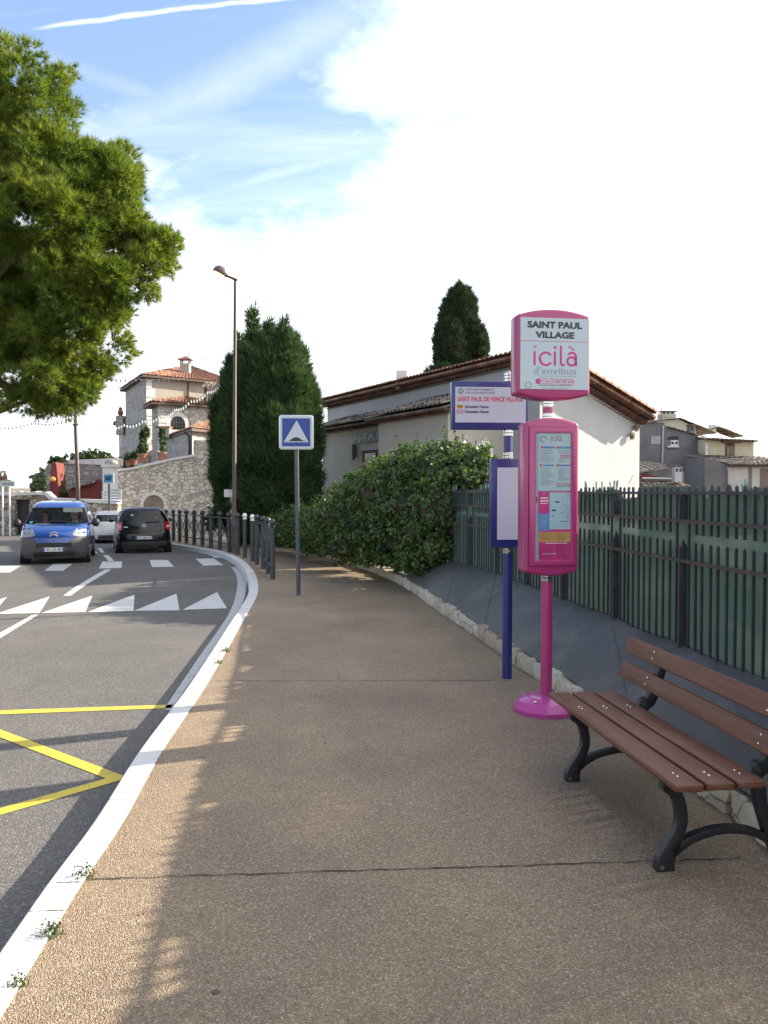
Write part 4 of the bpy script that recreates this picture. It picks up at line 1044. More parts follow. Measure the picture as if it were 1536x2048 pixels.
def bush(name,label,lobes,mat,size,dens,cat_='shrub',group=None):
    c0=at(*lobes[0][:3]); base=Vector((c0.x,c0.y,0)); t=thing(name,label,cat_,base,0,group); parts=[]
    for px,py,Y,rx,rz in lobes:
        p,d=blob(int(dens*(rx*rx+rx*rz*1.5)),np.array(at(px,py,Y)),(rx,rx*.8,rz),.6,.25,6); parts.append(leaves(p,d*.8+np.array([0,0,.3]),size,.8))
    V,Fc=cat(parts); fast_mesh('foliage',V-np.array(base),Fc,mat,t)
    V,Fc=core([(np.array(at(px,py,Y)),(rx,rx*.8,rz)) for px,py,Y,rx,rz in lobes],.6); fast_mesh('inner_growth',V-np.array(base),Fc,M_TWIG,t)
    return t
bush('shrub','small dark shrub between the stone wall and the leaning white signpost',[(440,1028,27.5,.42,.40),(425,1045,27.3,.28,.3),(458,1040,27.6,.3,.4)],M_BUSH,.10,900)
bush('clipped_hedge','wide green hedge along the top of the grey retaining wall',[(170,921,39,.55,.40),(190,920,39,.6,.42),(212,924,39.2,.55,.38),(235,928,39.4,.5,.34),(255,932,39.6,.35,.28),(152,918,38.8,.25,.3)],M_BUSH,.13,900,'hedge')
bush('garden_plant','loose leafy plant at the left end of the retaining wall top',[(112,917,37.5,.22,.14),(125,920,37.5,.20,.12),(133,913,37.5,.10,.12),(103,922,37.5,.16,.12)],M_BUSH,.12,700)
bush('climbing_plant','green and yellow creeper hanging beside the red buttress',[(118,970,37.0,.20,.45),(124,990,36.9,.28,.3),(112,955,37,.12,.2)],M_BUSH,.12,900)
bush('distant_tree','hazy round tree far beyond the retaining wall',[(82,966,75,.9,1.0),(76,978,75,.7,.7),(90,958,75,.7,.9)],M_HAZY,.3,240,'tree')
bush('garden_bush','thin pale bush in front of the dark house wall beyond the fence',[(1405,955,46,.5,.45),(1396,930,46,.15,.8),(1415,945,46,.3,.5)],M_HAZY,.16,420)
# ---- weeds in the kerb joint
def weed(px,py,h,n,label):
    b=gp(px,py); t=thing('weed',label,'weed',b,0,'weeds in the kerb joint'); P=np.zeros((n,3))+RNG.normal(size=(n,3))*np.array([.02,.02,0]); D=np.tile(np.array([0,0,1.0]),(n,1))
    V,Fc=blades(P,D,1,h,.006,.75); m=n*3; p2=RNG.normal(size=(m,3))*np.array([h*.45,h*.45,h*.25])+np.array([0,0,h*.5]); p2[:,2]=np.abs(p2[:,2]); V2,F2=leaves(p2,np.tile(np.array([0,0,1.0]),(m,1)),.010,.9)
    fast_mesh('blades',V,Fc,M_BUSH,t); fast_mesh('leaves',V2,F2,M_BUSH,t)
weed(99,1870,.055,34,'green weed tuft low on the inner kerb edge near the photo bottom')
weed(170,1752,.05,26,'sprawling weed where the pavement joint meets the kerb')
weed(38,1970,.035,18,'small weed at the kerb close to the bottom left corner')
weed(452,1303,.06,34,'weed patch on the kerb edge level with the hump triangles')
weed(437,1327,.045,26,'low weeds just below the patch level with the triangles')
# ================================================================== buildings
def plaster(name,col,dirt,lo=.5,hi=.75,bs=.25): return pm(name,col,.85,var=.07,scale=1.2,bmp=bs,bscale=40,bdist=.006,spec=.2,dirt=(dirt,.55,lo,hi))
M_WHITE=plaster('white_render',(.41,.418,.425),(.50,.49,.46),.56,.8)
M_CREAM=plaster('cream_render',(.42,.395,.34),(.46,.42,.35))
M_BEIGE=plaster('beige_render',(.35,.32,.27),(.28,.26,.22))
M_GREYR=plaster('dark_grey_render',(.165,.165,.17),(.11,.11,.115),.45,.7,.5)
M_CASTLE=stone_mat('castle_rubble',(3.6,3.6,4.8),((.33,.31,.28),(.46,.44,.41),(.58,.56,.53)),(.34,.32,.29),.045)
M_RUBBLE=stone_mat('bright_rubble_wall',(4.8,4.8,6.4),((.42,.38,.31),(.64,.60,.54),(.76,.73,.68)),(.32,.29,.24),.04,stain=(.24,.20,.15))
M_RETAIN=stone_mat('grey_retaining_rubble',(3.0,3.0,4.2),((.26,.25,.24),(.40,.39,.38),(.52,.51,.49)),(.24,.23,.21),.06)
M_LOWW=stone_mat('brown_rubble',(4.2,4.2,5.4),((.17,.14,.11),(.34,.30,.25),(.52,.48,.42)),(.17,.14,.11),.05)
M_QUOIN=pm('dressed_limestone',(.62,.60,.56),.8,var=.12,scale=3,bmp=.3,bscale=30)
M_CAP=pm('pale_coping',(.58,.57,.55),.8,var=.14,scale=2.5,dirt=((.36,.34,.31),2,.55,.8))
M_RED=pm('oxide_red_wall',(.15,.032,.028),.85,var=.22,scale=1.5,dirt=((.16,.05,.045),2.2,.5,.75))
M_DARKWIN=pm('dark_window_glass',(.018,.022,.026),.12,var=.2,scale=2)
M_BROWNW=pm('brown_timber',(.10,.062,.045),.7,var=.3,scale=5)
M_IRONW=pm('dark_window_bar',(.03,.03,.035),.6)
M_WFRAME=pm('white_window_frame',(.66,.66,.65),.5)
def tile_mat(name,tones,lich=None):
    m,nt,b,new,link=_nm(name); v=coords(nt); vo=new('ShaderNodeTexVoronoi'); vo.inputs['Scale'].default_value=4.2; link(v,vo.inputs['Vector'])
    sp=new('ShaderNodeSeparateColor'); link(vo.outputs['Color'],sp.inputs[0]); c=ramp(nt,sp.outputs[0],[(0,tones[0]),(.5,tones[1]),(1,tones[2])])
    n=noise(nt,v,9,6,.7); c=mixc(nt,.6,c,ramp(nt,n,[(.3,(.55,.55,.55)),(.7,(1.1,1.1,1.1))]),'MULTIPLY')
    if lich: c=mixc(nt,ramp(nt,noise(nt,v,2.2,6,.7),[(.42,0),(.68,.8)]),c,lich)
    link(c,b.inputs['Base Color']); b.inputs['Roughness'].default_value=.8; b.inputs['Specular IOR Level'].default_value=.3; bump(nt,b,n,.4,.01); return m
M_TILE=tile_mat('terracotta_tile',((.20,.075,.045),(.30,.13,.075),(.42,.24,.15)),(.17,.13,.10))
M_TILEOLD=tile_mat('weathered_tile',((.11,.09,.075),(.17,.135,.11),(.26,.20,.16)),(.085,.085,.075))
M_TILERED=tile_mat('red_tile',((.22,.085,.058),(.31,.130,.085),(.43,.23,.15)),(.19,.12,.09))
M_GENO=tile_mat('brown_eave_tile',((.13,.060,.045),(.19,.09,.065),(.26,.14,.10)),(.10,.07,.055))
def tiled(mb,A,B,Cc,D,sp=.21,amp=.045,course=.36,jit=.012):
    """rows of round tiles on the roof quad A-B (eave) C-D (top, over B and A)"""
    A,B,Cc,D=map(Vector,(A,B,Cc,D)); L=(B-A).length; n=max(3,int(L/sp)); S=max((D-A).length,(Cc-B).length); m=max(1,int(S/course))
    nrm=(B-A).cross(D-A).normalized(); nrm=-nrm if nrm.z<0 else nrm; per=6
    for j in range(m):
        f0,f1=j/m,(j+1)/m; a0,b0=A.lerp(D,f0),B.lerp(Cc,f0); a1,b1=A.lerp(D,f1),B.lerp(Cc,f1); rows=[[],[]]
        ju=[random.uniform(-jit,jit) for _ in range(n+1)]
        for i in range(n*per+1):
            u=i/(n*per); w_=abs(math.sin(math.pi*i/per)); q=nrm*(amp*(w_**.8)+ju[i//per]); rows[0].append(a0.lerp(b0,u)+q+nrm*.022-(a1-a0).normalized()*.03); rows[1].append(a1.lerp(b1,u)+q)
        mb.grid(rows)
    # broken underside edge along the eave
    rows=[[],[]]
    for i in range(n*per+1):
        u=i/(n*per); w_=abs(math.sin(math.pi*i/per)); p=A.lerp(B,u)-(D-A).normalized()*.03; rows[0].append(p+nrm*(amp*w_**.8+.022)); rows[1].append(p+nrm*(amp*w_**.8*.6-.006))
    mb.grid(rows); return mb
def genoise(mb,A,B,out,z_drop,reach,sp=.19,r=.082):
    """one corbelled row of half-round tile ends under an eave from A to B"""
    A,B=Vector(A),Vector(B); d=(B-A); L=d.length; d/=L; n=int(L/sp); up=Vector((0,0,1)); up=(up-d*up.dot(d)).normalized(); out=Vector(out).normalized()
    for i in range(n):
        O=A+d*(L*(i+.5)/n)+up*(-z_drop); outer=arc(0,0,r*random.uniform(.96,1.02),0,180,7); inner=arc(0,0,r*.66,180,0,7); mb.prism(outer+inner,O,d,up,out*(reach+random.uniform(-.012,.012)))
    return mb
def hquad(mb,P): return mb.add(P,[tuple(range(len(P)))])
# ------------------------------------------------------------------ pharmacy house
def pharmacy():
    R1,R0,R2=at(1088,691,20.4),at(636,801,33.0),at(1313,829,23.7)
    f=(R0-R1); f.z=0; Lf=f.length; f.normalize(); g=(R2-R1); gz=g.z; g.z=0; Lg=g.length; g.normalize()
    n=Vector((-f.y,f.x,0)); n=n if n.x<0 else -n; m=Vector((g.y,-g.x,0))
    t=thing('pharmacy_house','white rendered house with tiled eaves and a pharmacy lettering board','house',(R1.x,R1.y,0)); O=t.location.copy()
    def bw(mb,name,mat,parent=t,**k): return mb.build(name,mat,parent,**k)
    rel=lambda p: Vector(p)-O
    ov=.40; slope=gz/Lg
    # main body: footprint inset from the eaves
    om=.52
    A=rel(R1)+(-n*ov)+(-m*om); Bq=rel(R0)+(-n*ov); Cq=rel(R2)-m*om-g*.03; Dq=Bq+(Cq-A); 
    def top(p): return (rel(R1).z+slope*((p-rel(R1)).dot(g)-0*(p-rel(R1)).dot(f)))-.30
    def solve(p):  # height of roof plane above plan point
        a=(p-rel(R1)); det=f.x*g.y-f.y*g.x; u=(a.x*g.y-a.y*g.x)/det; v=(f.x*a.y-f.y*a.x)/det; return rel(R1).z+v*gz/Lg*1.0+u*((R0.z-R1.z)/Lf)
    mb=MB(); pts=[A,Bq,Dq,Cq]; lo=[Vector((p.x,p.y,-.6)) for p in pts]; hi=[Vector((p.x,p.y,solve(p)-.16)) for p in pts]
    mb.add(lo+hi,[(0,1,5,4),(1,2,6,5),(2,3,7,6),(3,0,4,7),(4,5,6,7)]); wall=bw(mb,'wall',M_WHITE)
    # roof deck, tiles, corbelled eaves
    r0,r1_,r2=rel(R0),rel(R1),rel(R2); r3=r0+(r2-r1_)
    mb=MB(); dn=Vector((0,0,-.05)); mb.add([r0+dn,r1_+dn,r2+dn,r3+dn,r0+dn*2.4,r1_+dn*2.4,r2+dn*2.4,r3+dn*2.4],[(0,1,2,3),(4,5,6,7),(0,1,5,4),(1,2,6,5),(2,3,7,6),(3,0,4,7)])
    tiled(mb,r1_,r0,r3,r2,.21,.055)
    roof=bw(mb,'roof',M_TILE,smooth=True,angle=50)
    vt=MB(); d=(r2-r1_); L=d.length; d/=L; k=int(L/.34)
    up=d.cross(m); up=up if up.z>0 else -up
    for i in range(k):          # cover tiles down the sloping verge
        q=r1_+d*(L*i/k)+up*.02+m*.02; e=q+d*(L/k+.05); 
        for a,b,rr0,rr1 in((q,e,.095,.082),):
            vs=[];N=7
            for P_,rr in((a,rr0),(b,rr1)):
                for s_ in arc(0,0,rr,-10,190,N): vs.append(P_+m*s_[0]+up*s_[1])
            vt.add(vs,[(j,j+1,N+2+j,N+1+j) for j in range(N)])
    bw(vt,'verge_tiles',M_TILE,roof,smooth=True)
    ge=MB()
    genoise(ge,r1_-n*.36+dn*3.3,r0-n*.36+dn*3.3,n,.0,.34,.19,.07); genoise(ge,r1_-n*.36+dn*5.5-m*.2,r0-n*.36+dn*5.5,n,.0,.20,.19,.07)
    genoise(ge,r1_-m*.58+dn*3.3,r2-m*.58+dn*3.3,m,.0,.54,.19,.07); genoise(ge,r1_-m*.58+dn*5.5-n*.2,r2-m*.58+dn*5.5,m,.0,.32,.19,.07)
    for P0,P1,o_,kk in((r1_,r0,n,1),(r1_,r2,m,1.6)):
        for q,rc in((1.9,.34*kk),(4.0,.22*kk),(6.2,.06*kk)):
            a=P0-o_*(.38 if kk==1 else .60)+dn*q; b=P1-o_*(.38 if kk==1 else .60)+dn*q; e=o_*(rc+.03); th=Vector((0,0,-.018)); ge.add([a,b,b+e,a+e,a+th,b+th,b+e+th,a+e+th],[(0,1,2,3),(4,5,6,7),(0,1,5,4),(1,2,6,5),(2,3,7,6),(3,0,4,7)])
    bw(ge,'corbelled_eave',M_GENO)
    # lower front wing along the road side, in two depths
    P=A.copy(); P.z=0
    def blk(s0,s1,e,h,mat):
        a=P+f*s0+n*e; b=P+f*s1+n*e; c=P+f*s1-n*.05; d_=P+f*s0-n*.05; mb=MB()
        lo=[Vector((q.x,q.y,-.6)) for q in(a,b,c,d_)]; hi=[Vector((q.x,q.y,h+(0 if i<2 else .5))) for i,q in enumerate((a,b,c,d_))]
        mb.add(lo+hi,[(0,1,5,4),(1,2,6,5),(2,3,7,6),(3,0,4,7),(4,5,6,7)]); return bw(mb,'wall',mat),a,b
    def sval(px,e):     # station along the front where a photo column meets the wing's face
        q=onplane(px,900,P+O+n*e,f)-O-P-n*e; return q.dot(f)
    e1,e2=2.0,1.0
    s_a=sval(896,e1); s_b=sval(757,e1); s_c=sval(646,e2)
    w1,a1,b1=blk(s_a,s_b,e1,3.72,M_CREAM); w2,a2,b2=blk(s_b,s_c,e2,3.82,M_CREAM)
    def lean_roof(s0,s1,e,z_e,z_t,ol=.35):
        ea=P+f*(s0-.3)+n*(e+ol); eb=P+f*(s1+.25)+n*(e+ol); ta=P+f*(s0-.3)+n*.02; tb=P+f*(s1+.25)+n*.02
        for q,z in((ea,z_e),(eb,z_e),(ta,z_t),(tb,z_t)): q.z=z
        mb=MB(); tiled(mb,ea,eb,tb,ta,.21,.05,.36,.018); dz=Vector((0,0,-.06)); mb.add([ea+dz,eb+dz,tb+dz,ta+dz,ea+dz*1.8,eb+dz*1.8,tb+dz*1.8,ta+dz*1.8],[(0,1,2,3),(4,5,6,7),(0,1,5,4),(1,2,6,5),(2,3,7,6),(3,0,4,7)])
        rf=bw(mb,'roof',M_TILEOLD,smooth=True,angle=50); ge=MB(); ia,ib=ea-n*.3,eb-n*.3; genoise(ge,ia+Vector((0,0,-.145)),ib+Vector((0,0,-.145)),n,0,.26,.19,.062)
        for q,rc in((-.085,.29),(-.165,.14)):
            th=Vector((0,0,-.02)); a=ia+Vector((0,0,q))-n*.06; b=ib+Vector((0,0,q))-n*.06; e_=n*(rc+.06); ge.add([a,b,b+e_,a+e_,a+th,b+th,b+e_+th,a+e_+th],[(0,1,2,3),(4,5,6,7),(0,1,5,4),(1,2,6,5),(2,3,7,6),(3,0,4,7)])
        bw(ge,'corbelled_eave',M_GENO); return rf
    lean_roof(s_a,s_b,e1,3.87,4.55); lean_roof(s_b,s_c,e2,3.97,4.42)
    # lettering board and window on the recessed part
    Mx=Matrix(((-f.x,-n.x,0),(-f.y,-n.y,0),(0,0,1)))   # local x towards the near end, -y outwards
    s0=sval(707,e2); q=P+f*s0+n*(e2+.03); z0=onplane(707,889,P+O+n*e2,f).z; z1=onplane(707,868.5,P+O+n*e2,f).z
    M4=Matrix.Translation(q)@Matrix(((-f.x,-n.x,0,0),(-f.y,-n.y,0,0),(0,0,1,0),(0,0,0,1)))
    Wd=s0-s_b+.55
    bd=MB(); bd.add([M4@Vector((x,y,z)) for y in(0,.03) for x,z in((-.03,z0),(Wd,z0),(Wd,z1),(-.03,z1))],[(0,1,2,3),(4,5,6,7),(0,1,5,4),(1,2,6,5),(2,3,7,6),(3,0,4,7)]); board_=bw(bd,'lettering_board',pm('dark_teal_board',(.022,.048,.050),.5))
    letters('PHARMACIE',pm('pale_teal_letter',(.20,.31,.32),.5),board_,.05,z0+.05,(s0-s_b-.05)*1.28,z1-z0-.10,-.012,M=M4,bold=.01)
    def opening(s0,s1,z0,z1,e,label,fr,gl,lintel=None,bars_=2):
        a=P+f*s1+n*(e+.02); M5=Matrix.Translation(a)@Matrix(((-f.x,-n.x,0,0),(-f.y,-n.y,0,0),(0,0,1,0),(0,0,0,1))); W_=s1-s0; mb=MB()
        for x0,z0_,x1,z1_ in((0,z0,.08,z1),(W_-.08,z0,W_,z1),(.08,z1-.08,W_-.08,z1),(.08,z0,W_-.08,z0+.08))+tuple((W_*(i+1)/(bars_+1)-.02,z0+.08,W_*(i+1)/(bars_+1)+.02,z1-.08) for i in range(bars_)):
            mb.add([M5@Vector((x,y,z)) for y in(-.03,.03) for x,z in((x0,z0_),(x1,z0_),(x1,z1_),(x0,z1_))],[(0,1,2,3),(4,5,6,7),(0,1,5,4),(1,2,6,5),(2,3,7,6),(3,0,4,7)])
        w_=bw(mb,label,fr); bw(MB().add([M5@Vector((x,-.004,z)) for x,z in((.06,z0+.06),(W_-.06,z0+.06),(W_-.06,z1-.06),(.06,z1-.06))],[(0,1,2,3)]),'pane',gl,w_)
        if lintel: bw(MB().add([M5@Vector((x,y,z)) for y in(-.07,.02) for x,z in((-.12,z1+.01),(W_+.05,z1+.01),(W_+.05,z1+.09),(-.12,z1+.09))],[(0,1,2,3),(4,5,6,7),(0,1,5,4),(1,2,6,5),(2,3,7,6),(3,0,4,7)]),'lintel',lintel,w_)
    zt=onplane(735,902,P+O+n*e2,f).z
    opening(s_b+.02,sval(727,e2),zt-1.3,zt,e2,'window',M_BROWNW,M_DARKWIN,M_WHITE)
    opening(sval(860,e1),sval(790,e1),onplane(820,960,P+O+n*e1,f).z,onplane(820,905,P+O+n*e1,f).z,e1,'window',M_BROWNW,M_DARKWIN,M_GENO)
    s0=sval(713,e2); q=P+f*s0+n*(e2+.12); zl=onplane(713,902,P+O+n*e2,f).z; mb=MB(); mb.box(q+Vector((0,0,zl)),(.16,.16,.42),math.atan2(f.y,f.x)); mb.cyl(q+Vector((0,0,zl-.3)),q+Vector((0,0,zl-.18)),.06,n=8); bw(mb,'wall_lantern',M_GALV)
    # glazed door on the end wall of the wing
    ed=P+f*s_a; ex=n*-1; q0=onplane(948,915,ed+O,n); 
    M6=Matrix.Translation(ed+f*(-.015))@Matrix(((-n.x,f.x,0,0),(-n.y,f.y,0,0),(0,0,1,0),(0,0,0,1)))
    xa=(onplane(951,900,ed+O,n)-O-ed).dot(-n); xb=(onplane(983,900,ed+O,n)-O-ed).dot(-n); z1=onplane(965,882,ed+O,n).z
    mb=MB()
    for x0,z0_,x1_,z1_ in((xa,.3,xa+.1,z1),(xb-.1,.3,xb,z1),(xa,z1-.1,xb,z1),((xa+xb)/2-.04,.3,(xa+xb)/2+.04,z1-.1)):
        mb.add([M6@Vector((x,y,z)) for y in(-.05,.02) for x,z in((x0,z0_),(x1_,z0_),(x1_,z1_),(x0,z1_))],[(0,1,2,3),(4,5,6,7),(0,1,5,4),(1,2,6,5),(2,3,7,6),(3,0,4,7)])
    w_=bw(mb,'door',M_WFRAME); bw(MB().add([M6@Vector((x,-.01,z)) for x,z in((xa+.08,.3),(xb-.08,.3),(xb-.08,z1-.08),(xa+.08,z1-.08))],[(0,1,2,3)]),'pane',M_DARKWIN,w_)
    # ceramic discs and an iron anchor on the gable wall
    for px,py in((1272,856),(1263,872)):
        q=onplane(px,py,A+O,g)-O; N_=m; mb=MB(); mb.tube([q,q+N_*.05],[.105,.105],16); mb.tube([q+N_*.05,q+N_*.075],[.055,.05],12); bw(mb,'wall_disc',M_TILEOLD,wall)
    q=onplane(1281,945,A+O,g)-O+m*.03; MB().tube([q+g*-.12+Vector((0,0,-.16)),q,q+g*.06+Vector((0,0,.07)),q+g*.16+Vector((0,0,.1))],[.012]*4,6).build('wall_anchor',M_IRONW,wall)
    q=onplane(1180,775,A+O,g)-O
    # chimney stub peeping over the ridge
    q=at(803,745,27.5)-O; MB().box(q+Vector((0,0,-.25)),(.35,.35,.6)).build('chimney',M_CAP,t)
pharmacy()
# ------------------------------------------------------------------ stone house on the bend, terrace walls
def box_faces(mb,a,b,c,d,z0,z1):
    lo=[Vector((p.x,p.y,z0)) for p in(a,b,c,d)]; hi=[Vector((p.x,p.y,z1)) for p in(a,b,c,d)]
    return mb.add(lo+hi,[(0,1,5,4),(1,2,6,5),(2,3,7,6),(3,0,4,7),(4,5,6,7),(3,2,1,0)])
def face_frame(P,d):
    """matrix: x along the wall, -y towards the viewer, z up"""
    n=Vector((d.y,-d.x,0)); 
    if n.dot(Vector((0,0,0))-P)<0: n=-n
    return Matrix(((d.x,-n.x,0,P.x),(d.y,-n.y,0,P.y),(0,0,1,0),(0,0,0,1)))
def uv_on(px,py,P,d):
    q=onplane(px,py,P,d); return (q-P).dot(d),q.z
def local_slab(mb,M,poly,y0,y1):
    vs=[M@Vector((u,y0,v)) for u,v in poly]+[M@Vector((u,y1,v)) for u,v in poly]; n=len(poly)
    return mb.add(vs,[tuple(range(n)),tuple(range(2*n-1,n-1,-1))]+[(i,(i+1)%n,n+(i+1)%n,n+i) for i in range(n)])
def arch_poly(u0,v0,u1,v1,pointed=False,n=10):
    r=(u1-u0)/2; c=(u0+u1)/2; s=v1-(r*1.6 if pointed else r)
    top=[(u1-(u1-c)*(i/n)**1.6, s+(v1-s)*(i/n)**.75) for i in range(n+1)]+[(c-(c-u0)*(1-(1-i/n)**1.6) if False else c-(c-u0)*(i/n)**.62, v1-(v1-s)*(i/n)**1.33) for i in range(1,n+1)] if pointed else [(c+r*math.cos(R(180*i/n)),s+r*math.sin(R(180*i/n))) for i in range(n+1)]
    return [(u0,v0),(u1,v0)]+top
def castle_window(parent,P,d,px0,py0,px1,py1,O,kind='arch',bars_=(0,0),surround=.12,glass=None):
    u0,v0=uv_on(px0,py1,P,d); u1,v1=uv_on(px1,py0,P,d); u0,u1=min(u0,u1),max(u0,u1); M=Matrix.Translation(-O)@face_frame(P,d)
    pts=arch_poly(u0,v0,u1,v1,kind=='pointed') if kind!='rect' else [(u0,v0),(u1,v0),(u1,v1),(u0,v1)]
    c=((u0+u1)/2,(v0+v1)/2); k=lambda q,s:(c[0]+(q[0]-c[0])*(1+2*s/(u1-u0)),c[1]+(q[1]-c[1])*(1+2*s/(v1-v0)))
    mb=MB(); out=[k(q,surround) for q in pts]; n=len(pts)
    vs=[M@Vector((u,-.03,v)) for u,v in out]+[M@Vector((u,-.03,v)) for u,v in pts]+[M@Vector((u,.0,v)) for u,v in pts]+[M@Vector((u,.0,v)) for u,v in out]
    fs=[]
    for i in range(n):
        j=(i+1)%n; fs+=[(i,j,n+j,n+i),(n+i,n+j,2*n+j,2*n+i),(i,3*n+i,3*n+j,j)]
    w_=mb.add(vs,fs).build('window',M_QUOIN,parent)
    MB().add([M@Vector((u,-.008,v)) for u,v in pts],[tuple(range(n))]).build('pane',glass or M_DARKWIN,w_)
    if bars_!=(0,0):
        b=MB()
        for i in range(bars_[0]):
            u=u0+(u1-u0)*(i+1)/(bars_[0]+1); hi_=v1-.02-(0 if kind=='rect' else abs(u-c[0])**2/max((u1-u0)/2,.01)*.9); local_slab(b,M,[(u-.022,v0),(u+.022,v0),(u+.022,hi_),(u-.022,hi_)],-.03,-.012)
        for i in range(bars_[1]):
            v=v0+(v1-v0)*.8*(i+1)/(bars_[1]+1); local_slab(b,M,[(u0+.02,v-.02),(u1-.02,v-.02),(u1-.02,v+.02),(u0+.02,v+.02)],-.028,-.014)
        b.build('glazing_bars',M_IRONW,w_)
    return w_
def castle():
    at=lambda px,py,Y: globals()['at'](px,py,Y*1.06)
    O=Vector((at(345,1000,40).x,40,0)); t=thing('stone_house','tall grey rubble stone house with red tiled hip roofs on the bend','house',O)
    rel=lambda p: Vector(p)-O
    def block(Cp,Lp,Rp,apex,name,mat_l,mat_r,eave_drop=.0,ov=.4,roofmat=M_TILERED,z0=-.5):
        """Cp/Lp/Rp eave points: near corner, left end, right end; apex pixel+depth"""
        Bp=Lp+Rp-Cp; zC=Cp.z; cen=(Lp+Rp)/2
        def inset(p): 
            v=(cen-p); v.z=0; return p+v.normalized()*ov*1.3
        a,l,r,b=[inset(p) for p in(Cp,Lp,Rp,Bp)]
        m1=MB(); box_faces(m1,rel(a),rel(r),rel(b),rel(l),z0,zC-.12); wl=m1.build('wall',mat_r,t)
        if mat_l is not mat_r:
            d=(l-a); d.z=0; n=Vector((d.y,-d.x,0)).normalized(); n=n if n.dot(-a)>0 else -n; m2=MB(); p,q=rel(a)+n*.03,rel(l)+n*.03
            m2.add([Vector((p.x,p.y,z0)),Vector((q.x,q.y,z0)),Vector((q.x,q.y,zC-.14)),Vector((p.x,p.y,zC-.14))],[(0,1,2,3)]); m2.build('wall',mat_l,t)
        mb=MB(); ap=rel(apex); pts=[Vector((*rel(p).xy,zC)) for p in(Lp,Cp,Rp,Bp)]
        for i in range(4):
            A_,B_=pts[i],pts[(i+1)%4]
            if i<2: tiled(mb,A_,B_,ap+Vector((0,0,.02)),ap+Vector((0,0,.02)),.24,.05,.5,.01)
            else: mb.add([A_,B_,ap],[(0,1,2)])
        rf=mb.build('roof',roofmat,t,smooth=True,angle=50)
        e=MB(); e.add([p+Vector((0,0,-.03)) for p in pts]+[p+Vector((0,0,-.15)) for p in pts],[(0,1,2,3),(4,5,6,7),(0,1,5,4),(1,2,6,5),(2,3,7,6),(3,0,4,7)]); e.build('eave_board',M_BROWNW,t)
        return a,l,r,b
    # tower
    Ct=at(285,748,46); Lt=at(240,777,53); Rt=at(470,768,50.5); Lt.z=Rt.z=Ct.z
    def lev(p,px,Y): q=at(px,900,Y); return Vector((q.x,q.y,p.z))
    Lt=lev(Ct,240,53.2); Rt=lev(Ct,480,50.0)
    ap=at(377,731,54); a,l,r,b=block(Ct,Lt,Rt,ap,'t',M_CASTLE,M_BEIGE)
    dl=(l-a); dl.z=0; dl.normalize(); dr=(r-a); dr.z=0; dr.normalize()
    for px in(263.5,268.5,273.5,278): castle_window(t,a,dl,px-1.7,776+(279-px)*.25,px+1.7,814,O,'pointed',surround=.06)
    castle_window(t,a,dl,268.5,842,273,885,O,'arch',(0,2),.07)
    castle_window(t,a,dl,281,845,284.5,862,O,'arch',surround=.05); castle_window(t,a,dl,289,845,291,858,O,'arch',surround=.04)
    q=MB()                               # alternating corner stones
    for i in range(11):
        z=2.2+i*.55; w_=.55 if i%2 else .35; M=Matrix.Translation(-O)@face_frame(a,dr); local_slab(q,M,[(0,z),(w_,z),(w_,z+.5),(0,z+.5)],-.035,.1)
    q.build('quoins',M_QUOIN,t)
    M=Matrix.Translation(-O)@face_frame(a,dr); u,_=uv_on(376,800,a,dr); local_slab(MB(),M,[(u,3)]*3,0,0)
    MB().tube([M@Vector((u,-.06,5.4)),M@Vector((u,-.06,Ct.z-.2))],.05,8).build('downpipe',M_BROWNW,t)
    # chimney with a little tiled hood and a vane, aerial
    c=rel(at(371,755,50)); c.z=at(371,757,50).z
    ch=MB(); ch.box(c+Vector((0,0,.35)),(.58,.58,1.15)); hgt=c.z+.93
    for sx in(-1,1):
        for sy in(-1,1): ch.box(Vector((c.x+sx*.25,c.y+sy*.25,hgt+.12)),(.09,.09,.26))
    chm=ch.build('chimney',M_BEIGE,t)
    hd=MB(); hd.add([Vector((c.x+sx*.45,c.y+sy*.45,hgt+.25)) for sx,sy in((-1,-1),(1,-1),(1,1),(-1,1))]+[Vector((c.x,c.y,hgt+.5))],[(0,1,4),(1,2,4),(2,3,4),(3,0,4),(3,2,1,0)]); hd.build('chimney_hood',M_TILE,chm)
    fg=MB(); fg.lathe([(.10,0),(.06,.2),(.07,.35),(.02,.45)],(c.x+.2,c.y,hgt+.38),8); fg.build('finial',M_CAP,chm)
    an=MB(); x0,z0=c.x+1.3,c.z+.55; an.bar((x0,c.y,z0-.4),(x0,c.y,z0+.75),.03,.03); an.bar((x0-.7,c.y,z0+.68),(x0+.5,c.y,z0+.76),.02,.02)
    for i in range(5): an.bar((x0-.6+i*.22,c.y-.22,z0+.7+i*.015),(x0-.6+i*.22,c.y+.22,z0+.7+i*.015),.015,.015)
    an.build('aerial',M_IRONW,t)
    # left low wing, with pot on its parapet
    Cw=at(259,835,52); Lw=lev(Cw,226,56.5); Rw=lev(Cw,300,55.5); apx=at(262,828,57.5); a2,l2,r2,b2=block(Cw,Lw,Rw,apx,'lw',M_CASTLE,M_CASTLE)
    d2=(l2-a2); d2.z=0; d2.normalize()
    castle_window(t,a2,d2,240.2,860,241.6,894,O,'arch',surround=.03); castle_window(t,a2,d2,243,860,244.6,894,O,'arch',surround=.03)
    p=rel(at(241,829,53.6)); MB().box((p.x,p.y,p.z-.75),(.5,.5,1.3)).build('chimney',M_CASTLE,t); MB().lathe([(.12,0),(.2,.18),(.2,.3),(.12,.42),(.14,.55),(.05,.6)],(p.x,p.y,p.z-.1),10).build('chimney_pot',M_TILERED,t)
